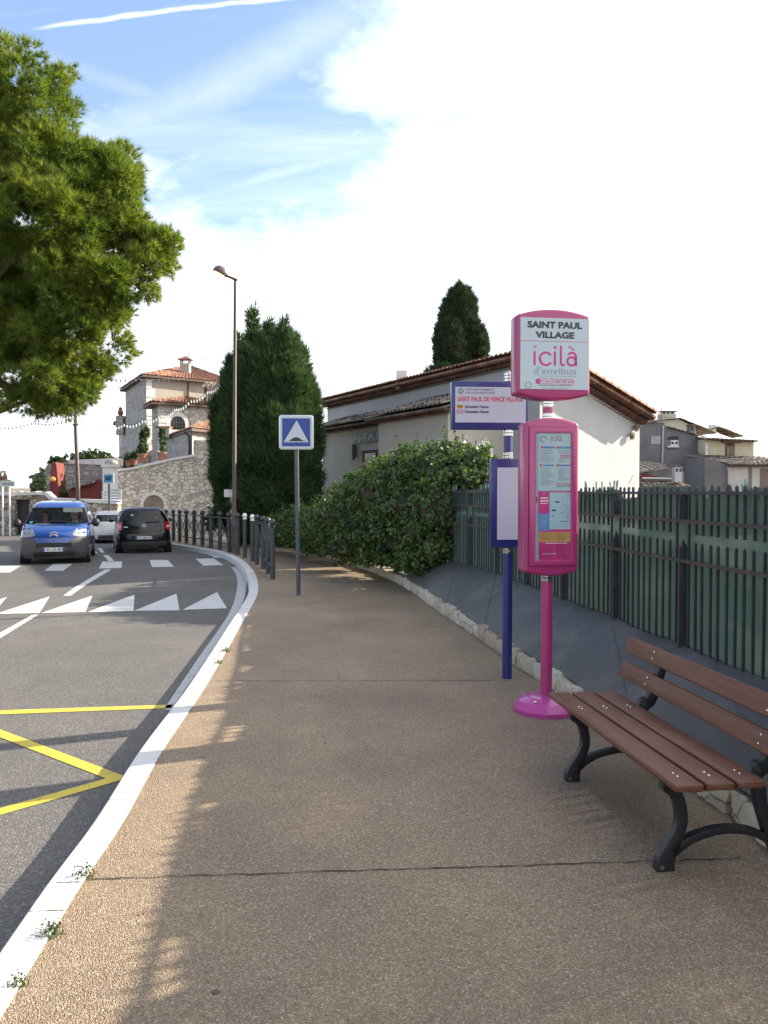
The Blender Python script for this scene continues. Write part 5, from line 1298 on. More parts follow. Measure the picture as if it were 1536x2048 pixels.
    # middle wing with the round-headed window
    Cm=at(303,802,41.0); Lm=lev(Cm,286,43.6); Rm=lev(Cm,470,43.4); apm=at(370,794,47); a3,l3,r3,b3=block(Cm,Lm,Rm,apm,'m',M_CASTLE,M_CASTLE,roofmat=M_TILERED)
    d3=(r3-a3); d3.z=0; d3.normalize()
    castle_window(t,a3,d3,340.5,833,370,859,O,'arch',(4,2),.22)
    q=MB(); M=Matrix.Translation(-O)@face_frame(a3,d3)
    for i in range(8):
        z=2.0+i*.46; w_=.6 if i%2 else .4; local_slab(q,M,[(0,z),(w_,z),(w_,z+.42),(0,z+.42)],-.035,.1)
    q.build('quoins',M_QUOIN,t)
    # dormer loggia on the right
    pl=rel(at(411,790,42.5)); lg=MB(); z0=at(411,806,42.5).z; z1=at(411,776,42.5).z
    for x in(0,1.25): lg.box((pl.x+x,pl.y,(z0+z1)/2),(.14,.14,z1-z0))
    lg.build('loggia_post',M_BROWNW,t); rfm=MB(); tiled(rfm,Vector((pl.x-.25,pl.y-.35,z1)),Vector((pl.x+1.7,pl.y-.35,z1)),Vector((pl.x+1.7,pl.y+.9,z1+.4)),Vector((pl.x-.25,pl.y+.9,z1+.4)),.22,.045,.4); rfm.build('loggia_roof',M_TILEOLD,t,smooth=True)
    MB().box((pl.x+.75,pl.y+.8,(z0+z1)/2),(1.6,.1,z1-z0)).build('wall',M_BEIGE,t)
    # front wing above the terrace
    Cf=at(384,855,35.2); Lf=lev(Cf,303,45.5); Rf=lev(Cf,480,38.4); apf=at(428,840,41.5); a4,l4,r4,b4=block(Cf,Lf,Rf,apf,'f',M_CASTLE,M_RUBBLE,roofmat=M_TILE,ov=.35)
    d4=(l4-a4); d4.z=0; d4.normalize()
    castle_window(t,a4,d4,344.5,894,351,918,O,'pointed',surround=.10); castle_window(t,a4,d4,374,887,382,913,O,'pointed',surround=.10)
    M=Matrix.Translation(-O)@face_frame(a4,d4); MB().tube([M@Vector((.12,-.1,1.8)),M@Vector((.12,-.1,Cf.z-.35)),M@Vector((.2,-.3,Cf.z-.15))],.055,8).build('downpipe',M_IRONW,t)
    p=rel(at(330,866,40)); mb=MB(); mb.box(p,(.55,.5,.5)); cc=mb.build('chimney',M_BEIGE,t); MB().box((p.x,p.y-.262,p.z-.02),(.16,.03,.2)).build('smoke_hole',M_IRONW,cc); hd=MB(); hd.box((p.x-.05,p.y,p.z+.29),(.72,.62,.08)); hd.build('chimney_hood',M_TILE,cc)
    return O
castle()
# ---- terrace wall with the arched doorway
def terrace_wall():
    A=at(226,1000,34.8); A.z=0; d=Vector((.93,.36,0)).normalized(); B=A+d*5.6; 
    ub,_=uv_on(462,1000,A,d); B=A+d*ub
    t=thing('terrace_wall','bright rubble stone terrace wall with an arched doorway behind the cars','wall',A); O=A.copy(); M=Matrix.Translation(-O)@face_frame(A,d)
    us=[0]; prof=[]
    for px,py in((226,944),(262,940),(300,931),(345,921),(391,913)): prof.append(uv_on(px,py,A,d))
    u1=prof[-1][0]
    poly=[(prof[0][0],-1),(ub,-1),(ub,uv_on(462,900,A,d)[1]+.4),(u1,uv_on(391,880,A,d)[1])]+prof[::-1]
    wall=local_slab(MB(),M,poly,0,.6).build('wall',M_RUBBLE,t)
    cp=MB()
    for (ua,va),(ub_,vb) in zip(prof,prof[1:]): local_slab(cp,M,[(ua,va+.003),(ub_,vb+.003),(ub_,vb+.11),(ua,va+.11)],-.08,.5)
    cp.build('coping',M_CAP,t)
    q=MB()
    for i in range(16):
        z=-.1+i*.24; w_=random.uniform(.25,.5); local_slab(q,M,[(u1,z),(u1+w_,z),(u1+w_,z+.215),(u1,z+.215)],-.012,.1)
    q.build('quoins',M_RUBBLE,t)
    # arched doorway: voussoirs, reveal and door leaf
    uc,vt=uv_on(307,990,A,d); ue,_=uv_on(327.5,1015,A,d); r=ue-uc; vs_=vt-r
    vo=MB(); k=11
    for i in range(k):
        a0,a1=R(180*i/k+1.2),R(180*(i+1)/k-1.2); ro=r*(1.42 if i%2 else 1.33)
        local_slab(vo,M,[(uc+r*math.cos(a0),vs_+r*math.sin(a0)),(uc+ro*math.cos(a0),vs_+ro*math.sin(a0)),(uc+ro*math.cos(a1),vs_+ro*math.sin(a1)),(uc+r*math.cos(a1),vs_+r*math.sin(a1))],-.07,.02)
    for i in range(4):
        z=-.1+i*(vs_+.1)/4
        for s in(-1,1): local_slab(vo,M,[(uc+s*r,z),(uc+s*r*(1.42 if i%2 else 1.3),z),(uc+s*r*(1.42 if i%2 else 1.3),z+(vs_+.1)/4-.02),(uc+s*r,z+(vs_+.1)/4-.02)],-.07,.02)
    vo.build('archway',M_QUOIN,t)
    dp=[(uc-r,-.2),(uc+r,-.2)]+[(uc+r*math.cos(R(180*i/16)),vs_+r*math.sin(R(180*i/16))) for i in range(17)]
    n=len(dp); MB().add([M@Vector((u,-.012,v)) for u,v in dp],[tuple(range(n))]).build('door',pm('old_plank_door',(.20,.165,.13),.85,var=.25,scale=3),t)
    # end pillar with weathered ball
    p=Vector(uv_on(222,945,A,d)[0:1]+(0,0)) if False else None
    up,_=uv_on(221,950,A,d); zt=uv_on(221,934,A,d)[1]; pm_=MB(); local_slab(pm_,M,[(up-.30,-.3),(up+.30,-.3),(up+.30,zt),(up-.30,zt)],-.12,.5); local_slab(pm_,M,[(up-.36,zt+.002),(up+.36,zt+.002),(up+.36,zt+.1),(up-.36,zt+.1)],-.18,.56)
    pl=pm_.build('pillar',M_CAP,t); c=M@Vector((up+.05,.18,zt+.17)); MB().sphere(c,.24,10,7,(1.25,1,.62)).build('cap_stone',M_RETAIN,pl,smooth=True)
    return A,d
TW=terrace_wall()
# ---- grey retaining wall with red gateway, low wall and garage opening
def left_walls():
    Y=38.0; X=lambda px,Y_=Y: at(px,900,Y_).x; Zp=lambda py,Y_=Y: at(300,py,Y_).z
    O=Vector((X(160),Y,0)); t=thing('retaining_wall','grey rubble retaining wall with pale coping behind the blue van','wall',O); mb=MB()
    mb.prism([(X(91)-O.x,-1.2),(X(236)-O.x,-1.2),(X(236)-O.x,Zp(931)),(X(97)-O.x,Zp(926)),(X(91)-O.x,Zp(933))],(0,0,0),(1,0,0),(0,0,1),(0,.7,0)); mb.build('wall',M_RETAIN,t)
    cp=MB(); cp.prism([(X(97)-O.x,Zp(926)+.003),(X(236)-O.x,Zp(931)+.003),(X(236)-O.x,Zp(931)+.34),(X(97)-O.x,Zp(926)+.10)],(0,-.06,0),(1,0,0),(0,0,1),(0,.8,0)); cp.build('coping',M_CAP,t)
    Y2=36.6; x=lambda px: at(px,900,Y2).x; z=lambda py: at(300,py,Y2).z
    O2=Vector((x(110),Y2,0)); t2=thing('red_buttress','oxide red tapered buttress at the corner of the retaining wall','buttress',O2); m=MB(); m.prism([(x(90)-O2.x,-1),(x(121)-O2.x,-1),(x(115)-O2.x,z(957)),(x(112)-O2.x,z(926)),(x(103)-O2.x,z(924)),(x(99)-O2.x,z(955))],(0,0,0),(1,0,0),(0,0,1),(0,.9,0)); m.build('body',M_RED,t2,bevel=.03)
    lp=MB(); lp.sphere((x(107)-O2.x,-.16,z(959)),.12,10,7,(1.2,.7,1)); lp.build('ochre_lantern',pm('ochre_glaze',(.62,.33,.06),.4,var=.2,scale=8),t2,smooth=True)
    O3=Vector((x(175),Y2-.2,0)); t3=thing('red_shed','low oxide red lean-to with dark sloping tile roof beside the lamp post','shed',O3); m=MB(); zz=lambda py: at(300,py,Y2-.2).z
    m.prism([(x(139)-O3.x,-1),(x(214)-O3.x,-1),(x(214)-O3.x,zz(965)),(x(206)-O3.x,zz(962)),(x(199)-O3.x,zz(957)),(x(193)-O3.x,zz(962)),(x(145)-O3.x,zz(975)),(x(139)-O3.x,zz(981))],(0,0,0),(1,0,0),(0,0,1),(0,1.2,0)); m.build('wall',M_RED,t3)
    rf=MB(); A_=Vector((x(141)-O3.x,-.25,zz(979))); B_=Vector((x(195)-O3.x,-.25,zz(966))); tiled(rf,A_,B_,B_+Vector((0,1.0,.32)),A_+Vector((0,1.0,.32)),.2,.04,.4); rf.build('roof',M_TILEOLD,t3,smooth=True)
    Y4=34.2; x4=lambda px: at(px,900,Y4).x; z4=lambda py: at(300,py,Y4).z
    O4=Vector((x4(110),Y4,ROAD)); t4=thing('roadside_wall','low brown rubble wall with white coping and a dark garage opening','wall',O4); r=ROAD
    m=MB(); 
    for poly in ([(x4(-60),-1),(x4(29),-1),(x4(29),z4(992)-r),(x4(-60),z4(992)-r)],[(x4(57),-1),(x4(234),-1),(x4(234),z4(1008)-r),(x4(102),z4(1001)-r),(x4(88),z4(989)-r),(x4(57),z4(990)-r)],[(x4(29),z4(999)-r),(x4(57),z4(999)-r),(x4(57),z4(990)-r),(x4(29),z4(991)-r)]):
        m.prism([(a-O4.x,c) for a,c in poly],(0,0,0),(1,0,0),(0,0,1),(0,.5,0))
    m.build('wall',M_LOWW,t4)
    cp=MB()
    def capp(p): cp.prism([(a-O4.x,c-r) for a,c in p],(0,-.07,0),(1,0,0),(0,0,1),(0,.62,0))
    capp([(x4(-60),z4(992)+.003),(x4(11),z4(990)+.003),(x4(11),z4(984)),(x4(-60),z4(984))]); 
    for i in range(5): capp([(x4(11+15*i)+.01,z4(990)+.003),(x4(26+15*i),z4(990)+.003),(x4(26+15*i),z4(983.5)+.02*(i%2)),(x4(11+15*i)+.01,z4(984))])
    capp([(x4(86)+.02,z4(989)+.003),(x4(100),z4(1001)+.003),(x4(102),z4(995)),(x4(90),z4(983.5))]); capp([(x4(102)+.02,z4(1001)+.003),(x4(234),z4(1008)+.003),(x4(234),z4(1000.5)),(x4(102)+.02,z4(996))])
    cp.build('coping',M_CAP,t4)
    MB().add([(x4(28)-O4.x,.25,-.1),(x4(58)-O4.x,.25,-.1),(x4(58)-O4.x,.25,z4(997)-r),(x4(28)-O4.x,.25,z4(997)-r)],[(0,1,2,3)]).build('garage_shade',pm('opening_shade',(.025,.025,.03),.6),t4)  # dark sheet stands in for the shade inside the garage opening
    # stone blocks at the wall foot
    for px in(172,182):
        p=at(px,1070,32.6); p.z=ROAD+drop(p.x,p.y); tt=thing('stone_block','pale squared stone block at the wall foot, '+('nearer the van' if px==172 else 'farther from the van'),'stone block',p,.2,'stone blocks by the wall'); MB().box((0,0,.32),(.19 if px==182 else .24,.22,.64)).build('block',M_QUOIN,tt,bevel=.03)
    # cream houses beyond, cut by the left edge
    p=at(-8,970,44); t5=thing('far_house','small pale house with orange chimney tiles behind the town sign','house',(p.x,44,0)); zt=at(0,955,44).z
    mb=MB(); mb.box((-.4,0,zt/2-.3),(1.5,2,zt+.4)); mb.build('wall',M_CREAM,t5); rf=MB(); tiled(rf,(-1.3,-1.2,zt),(.5,-1.2,zt),(.2,1,zt+.35),(-1.3,1,zt+.35),.22,.04,.4); rf.build('roof',M_TILEOLD,t5); 
    for dx in(.35,.62): MB().lathe([(.13,0),(.13,.16),(.06,.34),(.02,.42)],(dx,-.3,zt-.12),8).build('chimney_pot',M_TILERED,t5)
left_walls()
# ---- village houses beyond the fence
def gable(name,label,Y,px0,px1,py_e0,py_e1,depth,mat,roofmat,px_r=None,py_r=None,low=975,cat='house'):
    pass
def right_houses():
    Y=47.0; X=lambda px,y=Y: at(px,900,y).x; Zp=lambda py,y=Y: at(1400,py,y).z
    # dark rendered house with stepped roofs
    O=Vector((X(1340),Y,0)); t=thing('dark_house','dark grey rendered village house with small white windows beyond the fence','house',O); P=lambda pts: [(X(a)-O.x,Zp(c)) for a,c in pts]
    m=MB(); m.prism(P([(1270,1030),(1412,1030),(1412,879),(1392,871),(1335,856),(1328,849),(1328,845),(1270,845)]),(0,0,0),(1,0,0),(0,0,1),(0,7,0)); m.build('wall',M_GREYR,t)
    r=MB(); tiled(r,(X(1333)-O.x,-.12,Zp(854.5)),(X(1408)-O.x,-.12,Zp(875)),(X(1398)-O.x,6,Zp(875)+1.0),(X(1333)-O.x,6,Zp(854)+.9),.24,.05,.5); tiled(r,(X(1284)-O.x,-.2,Zp(847)),(X(1331)-O.x,-.2,Zp(842)),(X(1331)-O.x,6,Zp(842)+.5),(X(1284)-O.x,6,Zp(847)+.5),.24,.05,.5); r.build('roof',M_TILEOLD,t,smooth=True)
    def win(px0,py0,px1,py1,fr,gl,name='window',mull=1,y=-.03):
        mb=MB(); a,b,c,d=X(px0)-O.x,Zp(py1),X(px1)-O.x,Zp(py0); mb.prism([(a,b),(c,b),(c,d),(a,d)],(0,y,0),(1,0,0),(0,0,1),(0,.05,0)); w_=mb.build(name,fr,t)
        if gl:
            n=mull+1
            for i in range(n):
                q0=a+(c-a)*(i+.12)/n; q1=a+(c-a)*(i+.88)/n; MB().add([(q0,y-.004,b+.06),(q1,y-.004,b+.06),(q1,y-.004,d-.06),(q0,y-.004,d-.06)],[(0,1,2,3)]).build('pane',gl,w_)
        return w_
    win(1302,872,1321,888,pm('grey_shutter',(.30,.31,.33),.7),None,'shutter'); win(1341,881,1356,891,M_WFRAME,M_DARKWIN); mb=MB(); mb.prism(P([(1333,879),(1358,879),(1356,873),(1346,872),(1336,874)]),(0,-.02,0),(1,0,0),(0,0,1),(0,.03,0)); mb.build('dark_patch',pm('patch_render',(.04,.04,.042),.9),t); MB().prism(P([(1334,895),(1357,895),(1357,891.5),(1334,891.5)]),(0,-.10,0),(1,0,0),(0,0,1),(0,.12,0)).build('sill',M_CAP,t)  # shutter, window with sill, and a darker patch of render above it
    MB().tube([(X(1324)-O.x,-.08,Zp(927)),(X(1325)-O.x,-.08,Zp(852))],.045,8).build('downpipe',pm('pale_pipe',(.4,.4,.4),.5),t)
    # chimney with hood
    q=Vector((X(1394.5)-O.x,1.0,Zp(860))); c=MB().box(q,(.34,.4,.62)).build('chimney',M_GREYR,t); MB().box(q+Vector((0,0,.35)),(.46,.5,.06)).build('chimney_hood',M_TILEOLD,c); MB().add([q+Vector((-.1,-.206,.05)),q+Vector((.06,-.206,.05)),q+Vector((.06,-.206,.26)),q+Vector((-.1,-.206,.26))],[(0,1,2,3)]).build('smoke_hole',M_IRONW,c)
    # cream gable with broad chimney behind
    Y2=55; x=lambda px: at(px,900,Y2).x; z=lambda py: at(1400,py,Y2).z
    O2=Vector((x(1360),Y2,0)); t2=thing('cream_gable_house','pale cream gabled house with a broad flat chimney behind the dark house','house',O2); m=MB(); m.prism([(x(1322)-O2.x,-.5),(x(1425)-O2.x,-.5),(x(1390)-O2.x,z(855)),(x(1356)-O2.x,z(838)),(x(1322)-O2.x,z(842))],(0,0,0),(1,0,0),(0,0,1),(0,6,0)); m.build('wall',M_CREAM,t2)
    r=MB(); tiled(r,(x(1322)-O2.x,-.25,z(841)),(x(1322)-O2.x,6,z(841)),(x(1357)-O2.x,6,z(837)+.05),(x(1357)-O2.x,-.25,z(836.5)),.24,.05,.5); tiled(r,(x(1430)-O2.x,-.25,z(866)),(x(1430)-O2.x,6,z(866)),(x(1357)-O2.x,6,z(836.5)),(x(1357)-O2.x,-.25,z(836.5)),.24,.05,.5); r.build('roof',M_TILEOLD,t2,smooth=True)
    cm=MB(); cm.box((x(1348)-O2.x,1.5,z(833)),(1.05,.7,.55)); c=cm.build('chimney',M_CREAM,t2)
    for dx in(-.42,-.14,.14,.42): MB().box((x(1348)-O2.x+dx,1.5,z(833)+.34),(.1,.6,.16)).build('chimney_pier',M_CAP,c)
    MB().box((x(1348)-O2.x,1.5,z(833)+.46),(1.2,.8,.07)).build('chimney_hood',M_GREYR,c)
    an=MB(); ax,az=x(1320)-O2.x,z(842); an.bar((ax,-.2,az-1.0),(ax,-.2,az+.95),.03,.03)
    for i,(w_,zz) in enumerate(((.45,.8),(.35,.65),(.4,.25))): an.bar((ax-w_,-.2,az+zz),(ax+w_,-.2,az+zz-.05),.02,.02)
    an.build('aerial',M_IRONW,t2)
    # cream house with brown shutters, right
    Y3=46.0; x=lambda px: at(px,900,Y3).x; z=lambda py: at(1400,py,Y3).z
    O3=Vector((x(1460),Y3,0)); t3=thing('shuttered_house','yellow cream house with brown shutters at the right above lower roofs','house',O3); m=MB(); m.prism([(x(1409)-O3.x,-.5),(x(1507.5)-O3.x,-.5),(x(1507.5)-O3.x,z(882)),(x(1409)-O3.x,z(878))],(0,0,0),(1,0,0),(0,0,1),(0,6,0)); m.build('wall',pm('yellow_cream_render',(.50,.455,.32),.85,var=.08,dirt=((.42,.37,.26),.6,.5,.8),bmp=.2),t3)
    r=MB(); tiled(r,(x(1406)-O3.x,-.45,z(879)),(x(1511)-O3.x,-.45,z(883.5)),(x(1504)-O3.x,5,z(874)+.15),(x(1398)-O3.x,5,z(866)+.15),.24,.05,.5,.02); r.build('roof',M_TILEOLD,t3,smooth=True); ge=MB(); ge.prism([(x(1408)-O3.x,z(880)),(x(1509)-O3.x,z(884.5)),(x(1509)-O3.x,z(882.5)),(x(1408)-O3.x,z(878))],(0,-.36,0),(1,0,0),(0,0,1),(0,.5,0)); ge.build('eave_board',M_BROWNW,t3)
    w_=MB(); w_.prism([(x(1450.5)-O3.x,z(913)),(x(1468.5)-O3.x,z(913)),(x(1468.5)-O3.x,z(885.5)),(x(1450.5)-O3.x,z(885.5))],(0,-.05,0),(1,0,0),(0,0,1),(0,.06,0)); w_=w_.build('window',M_BROWNW,t3)
    for a,b in((1452.5,1458.8),(1460.2,1466.5)): MB().prism([(x(a)-O3.x,z(912)),(x(b)-O3.x,z(912)),(x(b)-O3.x,z(893)),(x(a)-O3.x,z(893))],(0,-.08,0),(1,0,0),(0,0,1),(0,.028,0)).build('shutter',pm('faded_brown_shutter',(.20,.14,.12),.7,var=.2),w_)
    MB().box(((x(1459.5))-O3.x,-.16,z(884)),(1.0,.3,.09)).build('window_canopy',M_BROWNW,w_)
    MB().prism([(x(1411)-O3.x,z(912)),(x(1415)-O3.x,z(912)),(x(1415)-O3.x,z(886)),(x(1411)-O3.x,z(886))],(0,-.04,0),(1,0,0),(0,0,1),(0,.05,0)).build('white_frame',M_WFRAME,t3)
    # lower lean-to house in front
    Y4=43.0; x=lambda px: at(px,900,Y4).x; z=lambda py: at(1400,py,Y4).z
    O4=Vector((x(1480),Y4,0)); t4=thing('lean_to_house','low grey white house with an old tile roof sloping towards the fence','house',O4); m=MB(); m.prism([(x(1457)-O4.x,-.5),(x(1575)-O4.x,-.5),(x(1575)-O4.x,z(930)),(x(1457)-O4.x,z(931))],(0,0,0),(1,0,0),(0,0,1),(0,3,0)); m.build('wall',pm('grey_white_render',(.42,.40,.38),.85,var=.12,scale=1.5,bmp=.25,dirt=((.30,.28,.26),.8,.5,.75)),t4)
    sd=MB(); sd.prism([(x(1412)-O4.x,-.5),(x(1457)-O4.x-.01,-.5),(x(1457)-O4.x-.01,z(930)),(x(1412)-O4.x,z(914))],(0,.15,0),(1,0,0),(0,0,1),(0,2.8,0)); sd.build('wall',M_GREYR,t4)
    r=MB(); tiled(r,(x(1459)-O4.x,-.35,z(930)),(x(1580)-O4.x,-.35,z(930)),(x(1580)-O4.x,3.2,z(917)+.2),(x(1414)-O4.x,3.2,z(913)+.2),.24,.05,.5,.02); r.build('roof',M_TILEOLD,t4,smooth=True)
    e=MB(); e.prism([(x(1457)-O4.x,z(934)),(x(1578)-O4.x,z(934)),(x(1578)-O4.x,z(929)),(x(1457)-O4.x,z(928.5))],(0,-.2,0),(1,0,0),(0,0,1),(0,.22,0)); e.build('eave_board',M_BROWNW,t4)
    for a,b,c in((1498,1504,931),(1521,1540,937)): MB().prism([(x(a)-O4.x,-.3),(x(b)-O4.x,-.3),(x(b)-O4.x,z(c)),(x(a)-O4.x,z(c))],(0,-.03,0),(1,0,0),(0,0,1),(0,.04,0)).build('doorway',pm('brown_plank',(.16,.12,.10),.8,var=.2),t4)
    # roofs in the dip directly behind the fence, and their white chimney
    Y5=40.0; x=lambda px: at(px,900,Y5).x; z=lambda py: at(1400,py,Y5).z
    O5=Vector((x(1320),Y5,0)); t5=thing('lower_house','low house in shadow with red gutter line and white chimney behind the fence','house',O5); m=MB(); m.prism([(x(1270)-O5.x,-.8),(x(1375)-O5.x,-.8),(x(1375)-O5.x,z(943)),(x(1344)-O5.x,z(934)),(x(1288)-O5.x,z(948)),(x(1270)-O5.x,z(948))],(0,.4,0),(1,0,0),(0,0,1),(0,3,0)); m.build('wall',M_GREYR,t5)
    r=MB(); tiled(r,(x(1280)-O5.x,-.6,z(975)),(x(1378)-O5.x,-.6,z(975)),(x(1362)-O5.x,.5,z(962)),(x(1280)-O5.x,.5,z(957)),.24,.05,.4,.02); tiled(r,(x(1284)-O5.x,.2,z(947)),(x(1342)-O5.x,.2,z(931)),(x(1342)-O5.x,3,z(929)+.2),(x(1284)-O5.x,3,z(931)+.2),.24,.05,.5); r.build('roof',M_TILEOLD,t5,smooth=True)
    MB().tube([(x(1284)-O5.x,-.1,z(956)),(x(1345)-O5.x,-.1,z(957))],.04,6).build('gutter',M_CAP,t5); MB().prism([(x(1284)-O5.x,z(955)),(x(1330)-O5.x,z(955)),(x(1300)-O5.x,z(948)),(x(1284)-O5.x,z(947.5))],(0,.33,0),(1,0,0),(0,0,1),(0,.06,0)).build('red_band',M_RED,t5)
    q=Vector((x(1351)-O5.x,-.25,z(949))); c=MB().box(q,(.34,.4,.72)).build('chimney',M_WHITE,t5); MB().box(q+Vector((.02,0,.39)),(.46,.5,.07),M=Matrix.Rotation(.2,3,'Y')).build('chimney_hood',M_TILEOLD,c)
    for dx in(-.08,.09): MB().add([q+Vector((dx-.055,-.203,.12)),q+Vector((dx+.055,-.203,.12)),q+Vector((dx+.055,-.203,.28)),q+Vector((dx-.055,-.203,.28))],[(0,1,2,3)]).build('smoke_hole',M_IRONW,c)
    # tiny roof on the skyline
    Y6=62; p=at(1425,872,Y6); t6=thing('skyline_house','tiny tiled roof with chimney showing on the skyline','house',(p.x,Y6,0)); m=MB(); m.box((0,0,p.z/2-.4),(2.6,2,p.z)); m.build('wall',M_CREAM,t6); r=MB(); tiled(r,(-1.5,-1.2,p.z-.1),(-1.5,1.2,p.z-.1),(0,1.2,p.z+.62),(0,-1.2,p.z+.62),.24,.05,.5); tiled(r,(1.9,-1.2,p.z-.1),(1.9,1.2,p.z-.1),(0,1.2,p.z+.62),(0,-1.2,p.z+.62),.24,.05,.5); r.build('roof',M_TILEOLD,t6); MB().box((-.25,-.6,p.z+.45),(.4,.4,.7)).build('chimney',M_CAP,t6)
    Y7=26.5; p=at(600,1000,Y7)
right_houses()
# ================================================================== street furniture
M_BROWNP=pm('brown_lamp_post',(.085,.055,.048),.5,var=.2,scale=5)
M_LAMPHEAD=pm('lamp_shell',(.14,.10,.10),.4,var=.1)
def lit_lamp():
    Y=23.5; k=Y/F; b=at(469,1100,Y); t=thing('street_lamp','tall thin brown street lamp still lit in front of the dark conifer','street lamp',(b.x,Y,0))
    Hh=lambda py: EYE-(py-HOR)*k; top=Hh(563)
    MB().tube([(0,0,-.2),(0,0,1.1),(0,0,1.15),(.06,0,top)],[.085,.08,.06,.042],12).build('post',M_BROWNP,t,smooth=True)
    a=Vector((.085,0,top)); e=Vector((-.16,-.02,top+.10)); MB().tube([a+Vector((.03,0,-.01)),a,e],[.04,.04,.032],8).build('arm',M_BROWNP,t,smooth=True)
    h=MB(); c=Vector((-.36,-.02,top+.20))
    h.sphere((0,0,0),1,14,8); Mh=Matrix.Translation(c)@Matrix.Rotation(R(28),4,'Y')
    h.v=[tuple(Mh@Vector((v[0]*.22,v[1]*.15,max(v[2],-.25)*.19))) for v in h.v]
    h.build('lamp_head',M_LAMPHEAD,t,smooth=True)
    g=MB(); g.sphere((0,0,0),1,12,8); g.v=[tuple(Mh@Vector((v[0]*.16,v[1]*.11,-.045+min(v[2],.2)*.11))) for v in g.v]; g.build('bulb',emit_mat('sodium_glow',(1,.36,.07),9),t,smooth=True)
    MB().tube([e,Vector((-.22,-.02,top+.13))],[.045,.05],8).build('neck',M_BROWNP,t,smooth=True)
lit_lamp()
def plain_post():
    Y=31.5; k=Y/F; b=at(157,1000,Y); Hh=lambda py: EYE-(py-HOR)*k
    t=thing('street_lamp','brown lamp post carrying festoon lights and vanishing into the pine','street lamp',(b.x,Y,ROAD)); z=lambda py: Hh(py)-ROAD
    top=z(742)
    MB().tube([(0,0,-.4),(0,0,z(1005)),(0,0,z(1000)),(-.08,0,z(852)),(-.085,0,z(848)),(-.11,0,top)],[.10,.095,.085,.07,.05,.045],12).build('post',M_BROWNP,t,smooth=True)
    MB().lathe([(.05,0),(.11,.02),(.12,.05),(.06,.10),(.055,.35),(.07,.37),(.05,.40)],(-.08,0,z(852)),12).build('collar',M_GALV,t,smooth=True)
    MB().tube([(-.09,0,z(824)),(.10,0,z(824)),(.24,0,z(827))],[.02,.02,.05],8).build('floodlight',M_GALV,t)
    MB().tube([(-.11,0,top),(-.3,-.1,top+.12),(-.55,-.2,top+.15)],[.045,.04,.09],8).build('lamp_head',M_LAMPHEAD,t)
    return t
plain_post()
M_POST=pm('dark_iron_bollard',(.050,.058,.062),.45,var=.15,scale=6,metal=.2); M_WBALL=pm('white_bollard_top',(.72,.73,.74),.35,var=.05)
def post_mesh(h,r,ball=True,rb=None):
    rb=rb or r*1.35
    prof=[(r*1.0,0),(r,h-rb*2.5),(r*.8,h-rb*2.4),(r*1.12,h-rb*2.25),(r*.75,h-rb*2.05)]
    for i in range(9):
        a=R(-60+150*i/8); prof.append((max(rb*math.cos(a),.002),h-rb+rb*math.sin(a)))
    return prof
def railing(label,cols,h,r,group=None):
    pts=[gp(x,y) for x,y in cols]; t=thing('pedestrian_railing',label,'railing',(pts[0].x,pts[0].y,pts[0].z),0,group); O=t.location.copy(); first=None
    for p in pts:
        q=p-O
        if first is None: first=MB().lathe(post_mesh(h,r),(0,0,0),14).build('post',M_POST,t,smooth=True,angle=45); first.location=q
        else: copy_part(first,t,q)
    for a,b in zip(pts,pts[1:]):
        a,b=a-O,b-O; m=MB(); zt,zb=h*.84,h*.20; up=lambda p,z: Vector((p.x,p.y,p.z+z)); c=(a+b)/2
        m.bar(up(a,zt),up(b,zt),.028,.028); m.bar(up(a,zb),up(b,zb),.028,.028); m.bar(up(a,zb),up(b,zt),.016,.016); m.bar(up(a,zt),up(b,zb),.017,.017)
        rg=arc(0,0,.07,0,360,14); m.tube([c+Vector(((b-a).normalized().x*u,(b-a).normalized().y*u,(zt+zb)/2+v)) for u,v in rg],.008,5,False)
        m.build('cross_panel',M_POST,t)
    return t
railing('long curved run of dark iron railing with crossed panels before the stone wall',[(318,1079.5),(332.5,1081),(347,1083),(359.5,1084.7),(373,1087),(388.6,1089.8),(405,1092.5),(422,1096),(440,1100),(458.6,1104.8),(475,1110)],1.16,.062)
railing('short near railing of four ball-topped posts beside the dropped kerb',[(514,1129),(526.6,1138),(536,1147.5),(545.5,1158.5)],1.19,.052)
for (x,y),l in (((489.7,1115.5),'slim dark bollard with white ball top, the farther of two'),((505,1123),'slim dark bollard with white ball top next to the near railing')):
    p=gp(x,y); t=thing('bollard',l,'bollard',p,0,'white-topped bollards'); h=1.17; prof=post_mesh(h,.052)
    MB().lathe([q for q in prof if q[1]<h-.16],n=14).build('post',M_POST,t,smooth=True,angle=45)
    MB().lathe([(.05,h-.165),(.058,h-.15),(.045,h-.13)]+[(max(.066*math.cos(R(-55+145*i/8)),.002),h-.066+.066*math.sin(R(-55+145*i/8))) for i in range(9)],n=14).build('ball_top',M_WBALL,t,smooth=True)
# leaning white signpost with small plates
p=at(464,1080,26.3); p.z=0; t=thing('small_signpost','thin cream post with a small white plate behind the railing','signpost',p)
MB().cyl((0,0,-.3),(0.0,0,1.62),.055,n=10).build('post',pm('cream_post',(.42,.38,.32),.6),t)
MB().box((-.07,-.06,1.62),(.32,.03,.24)).build('plate',M_WBALL,t)
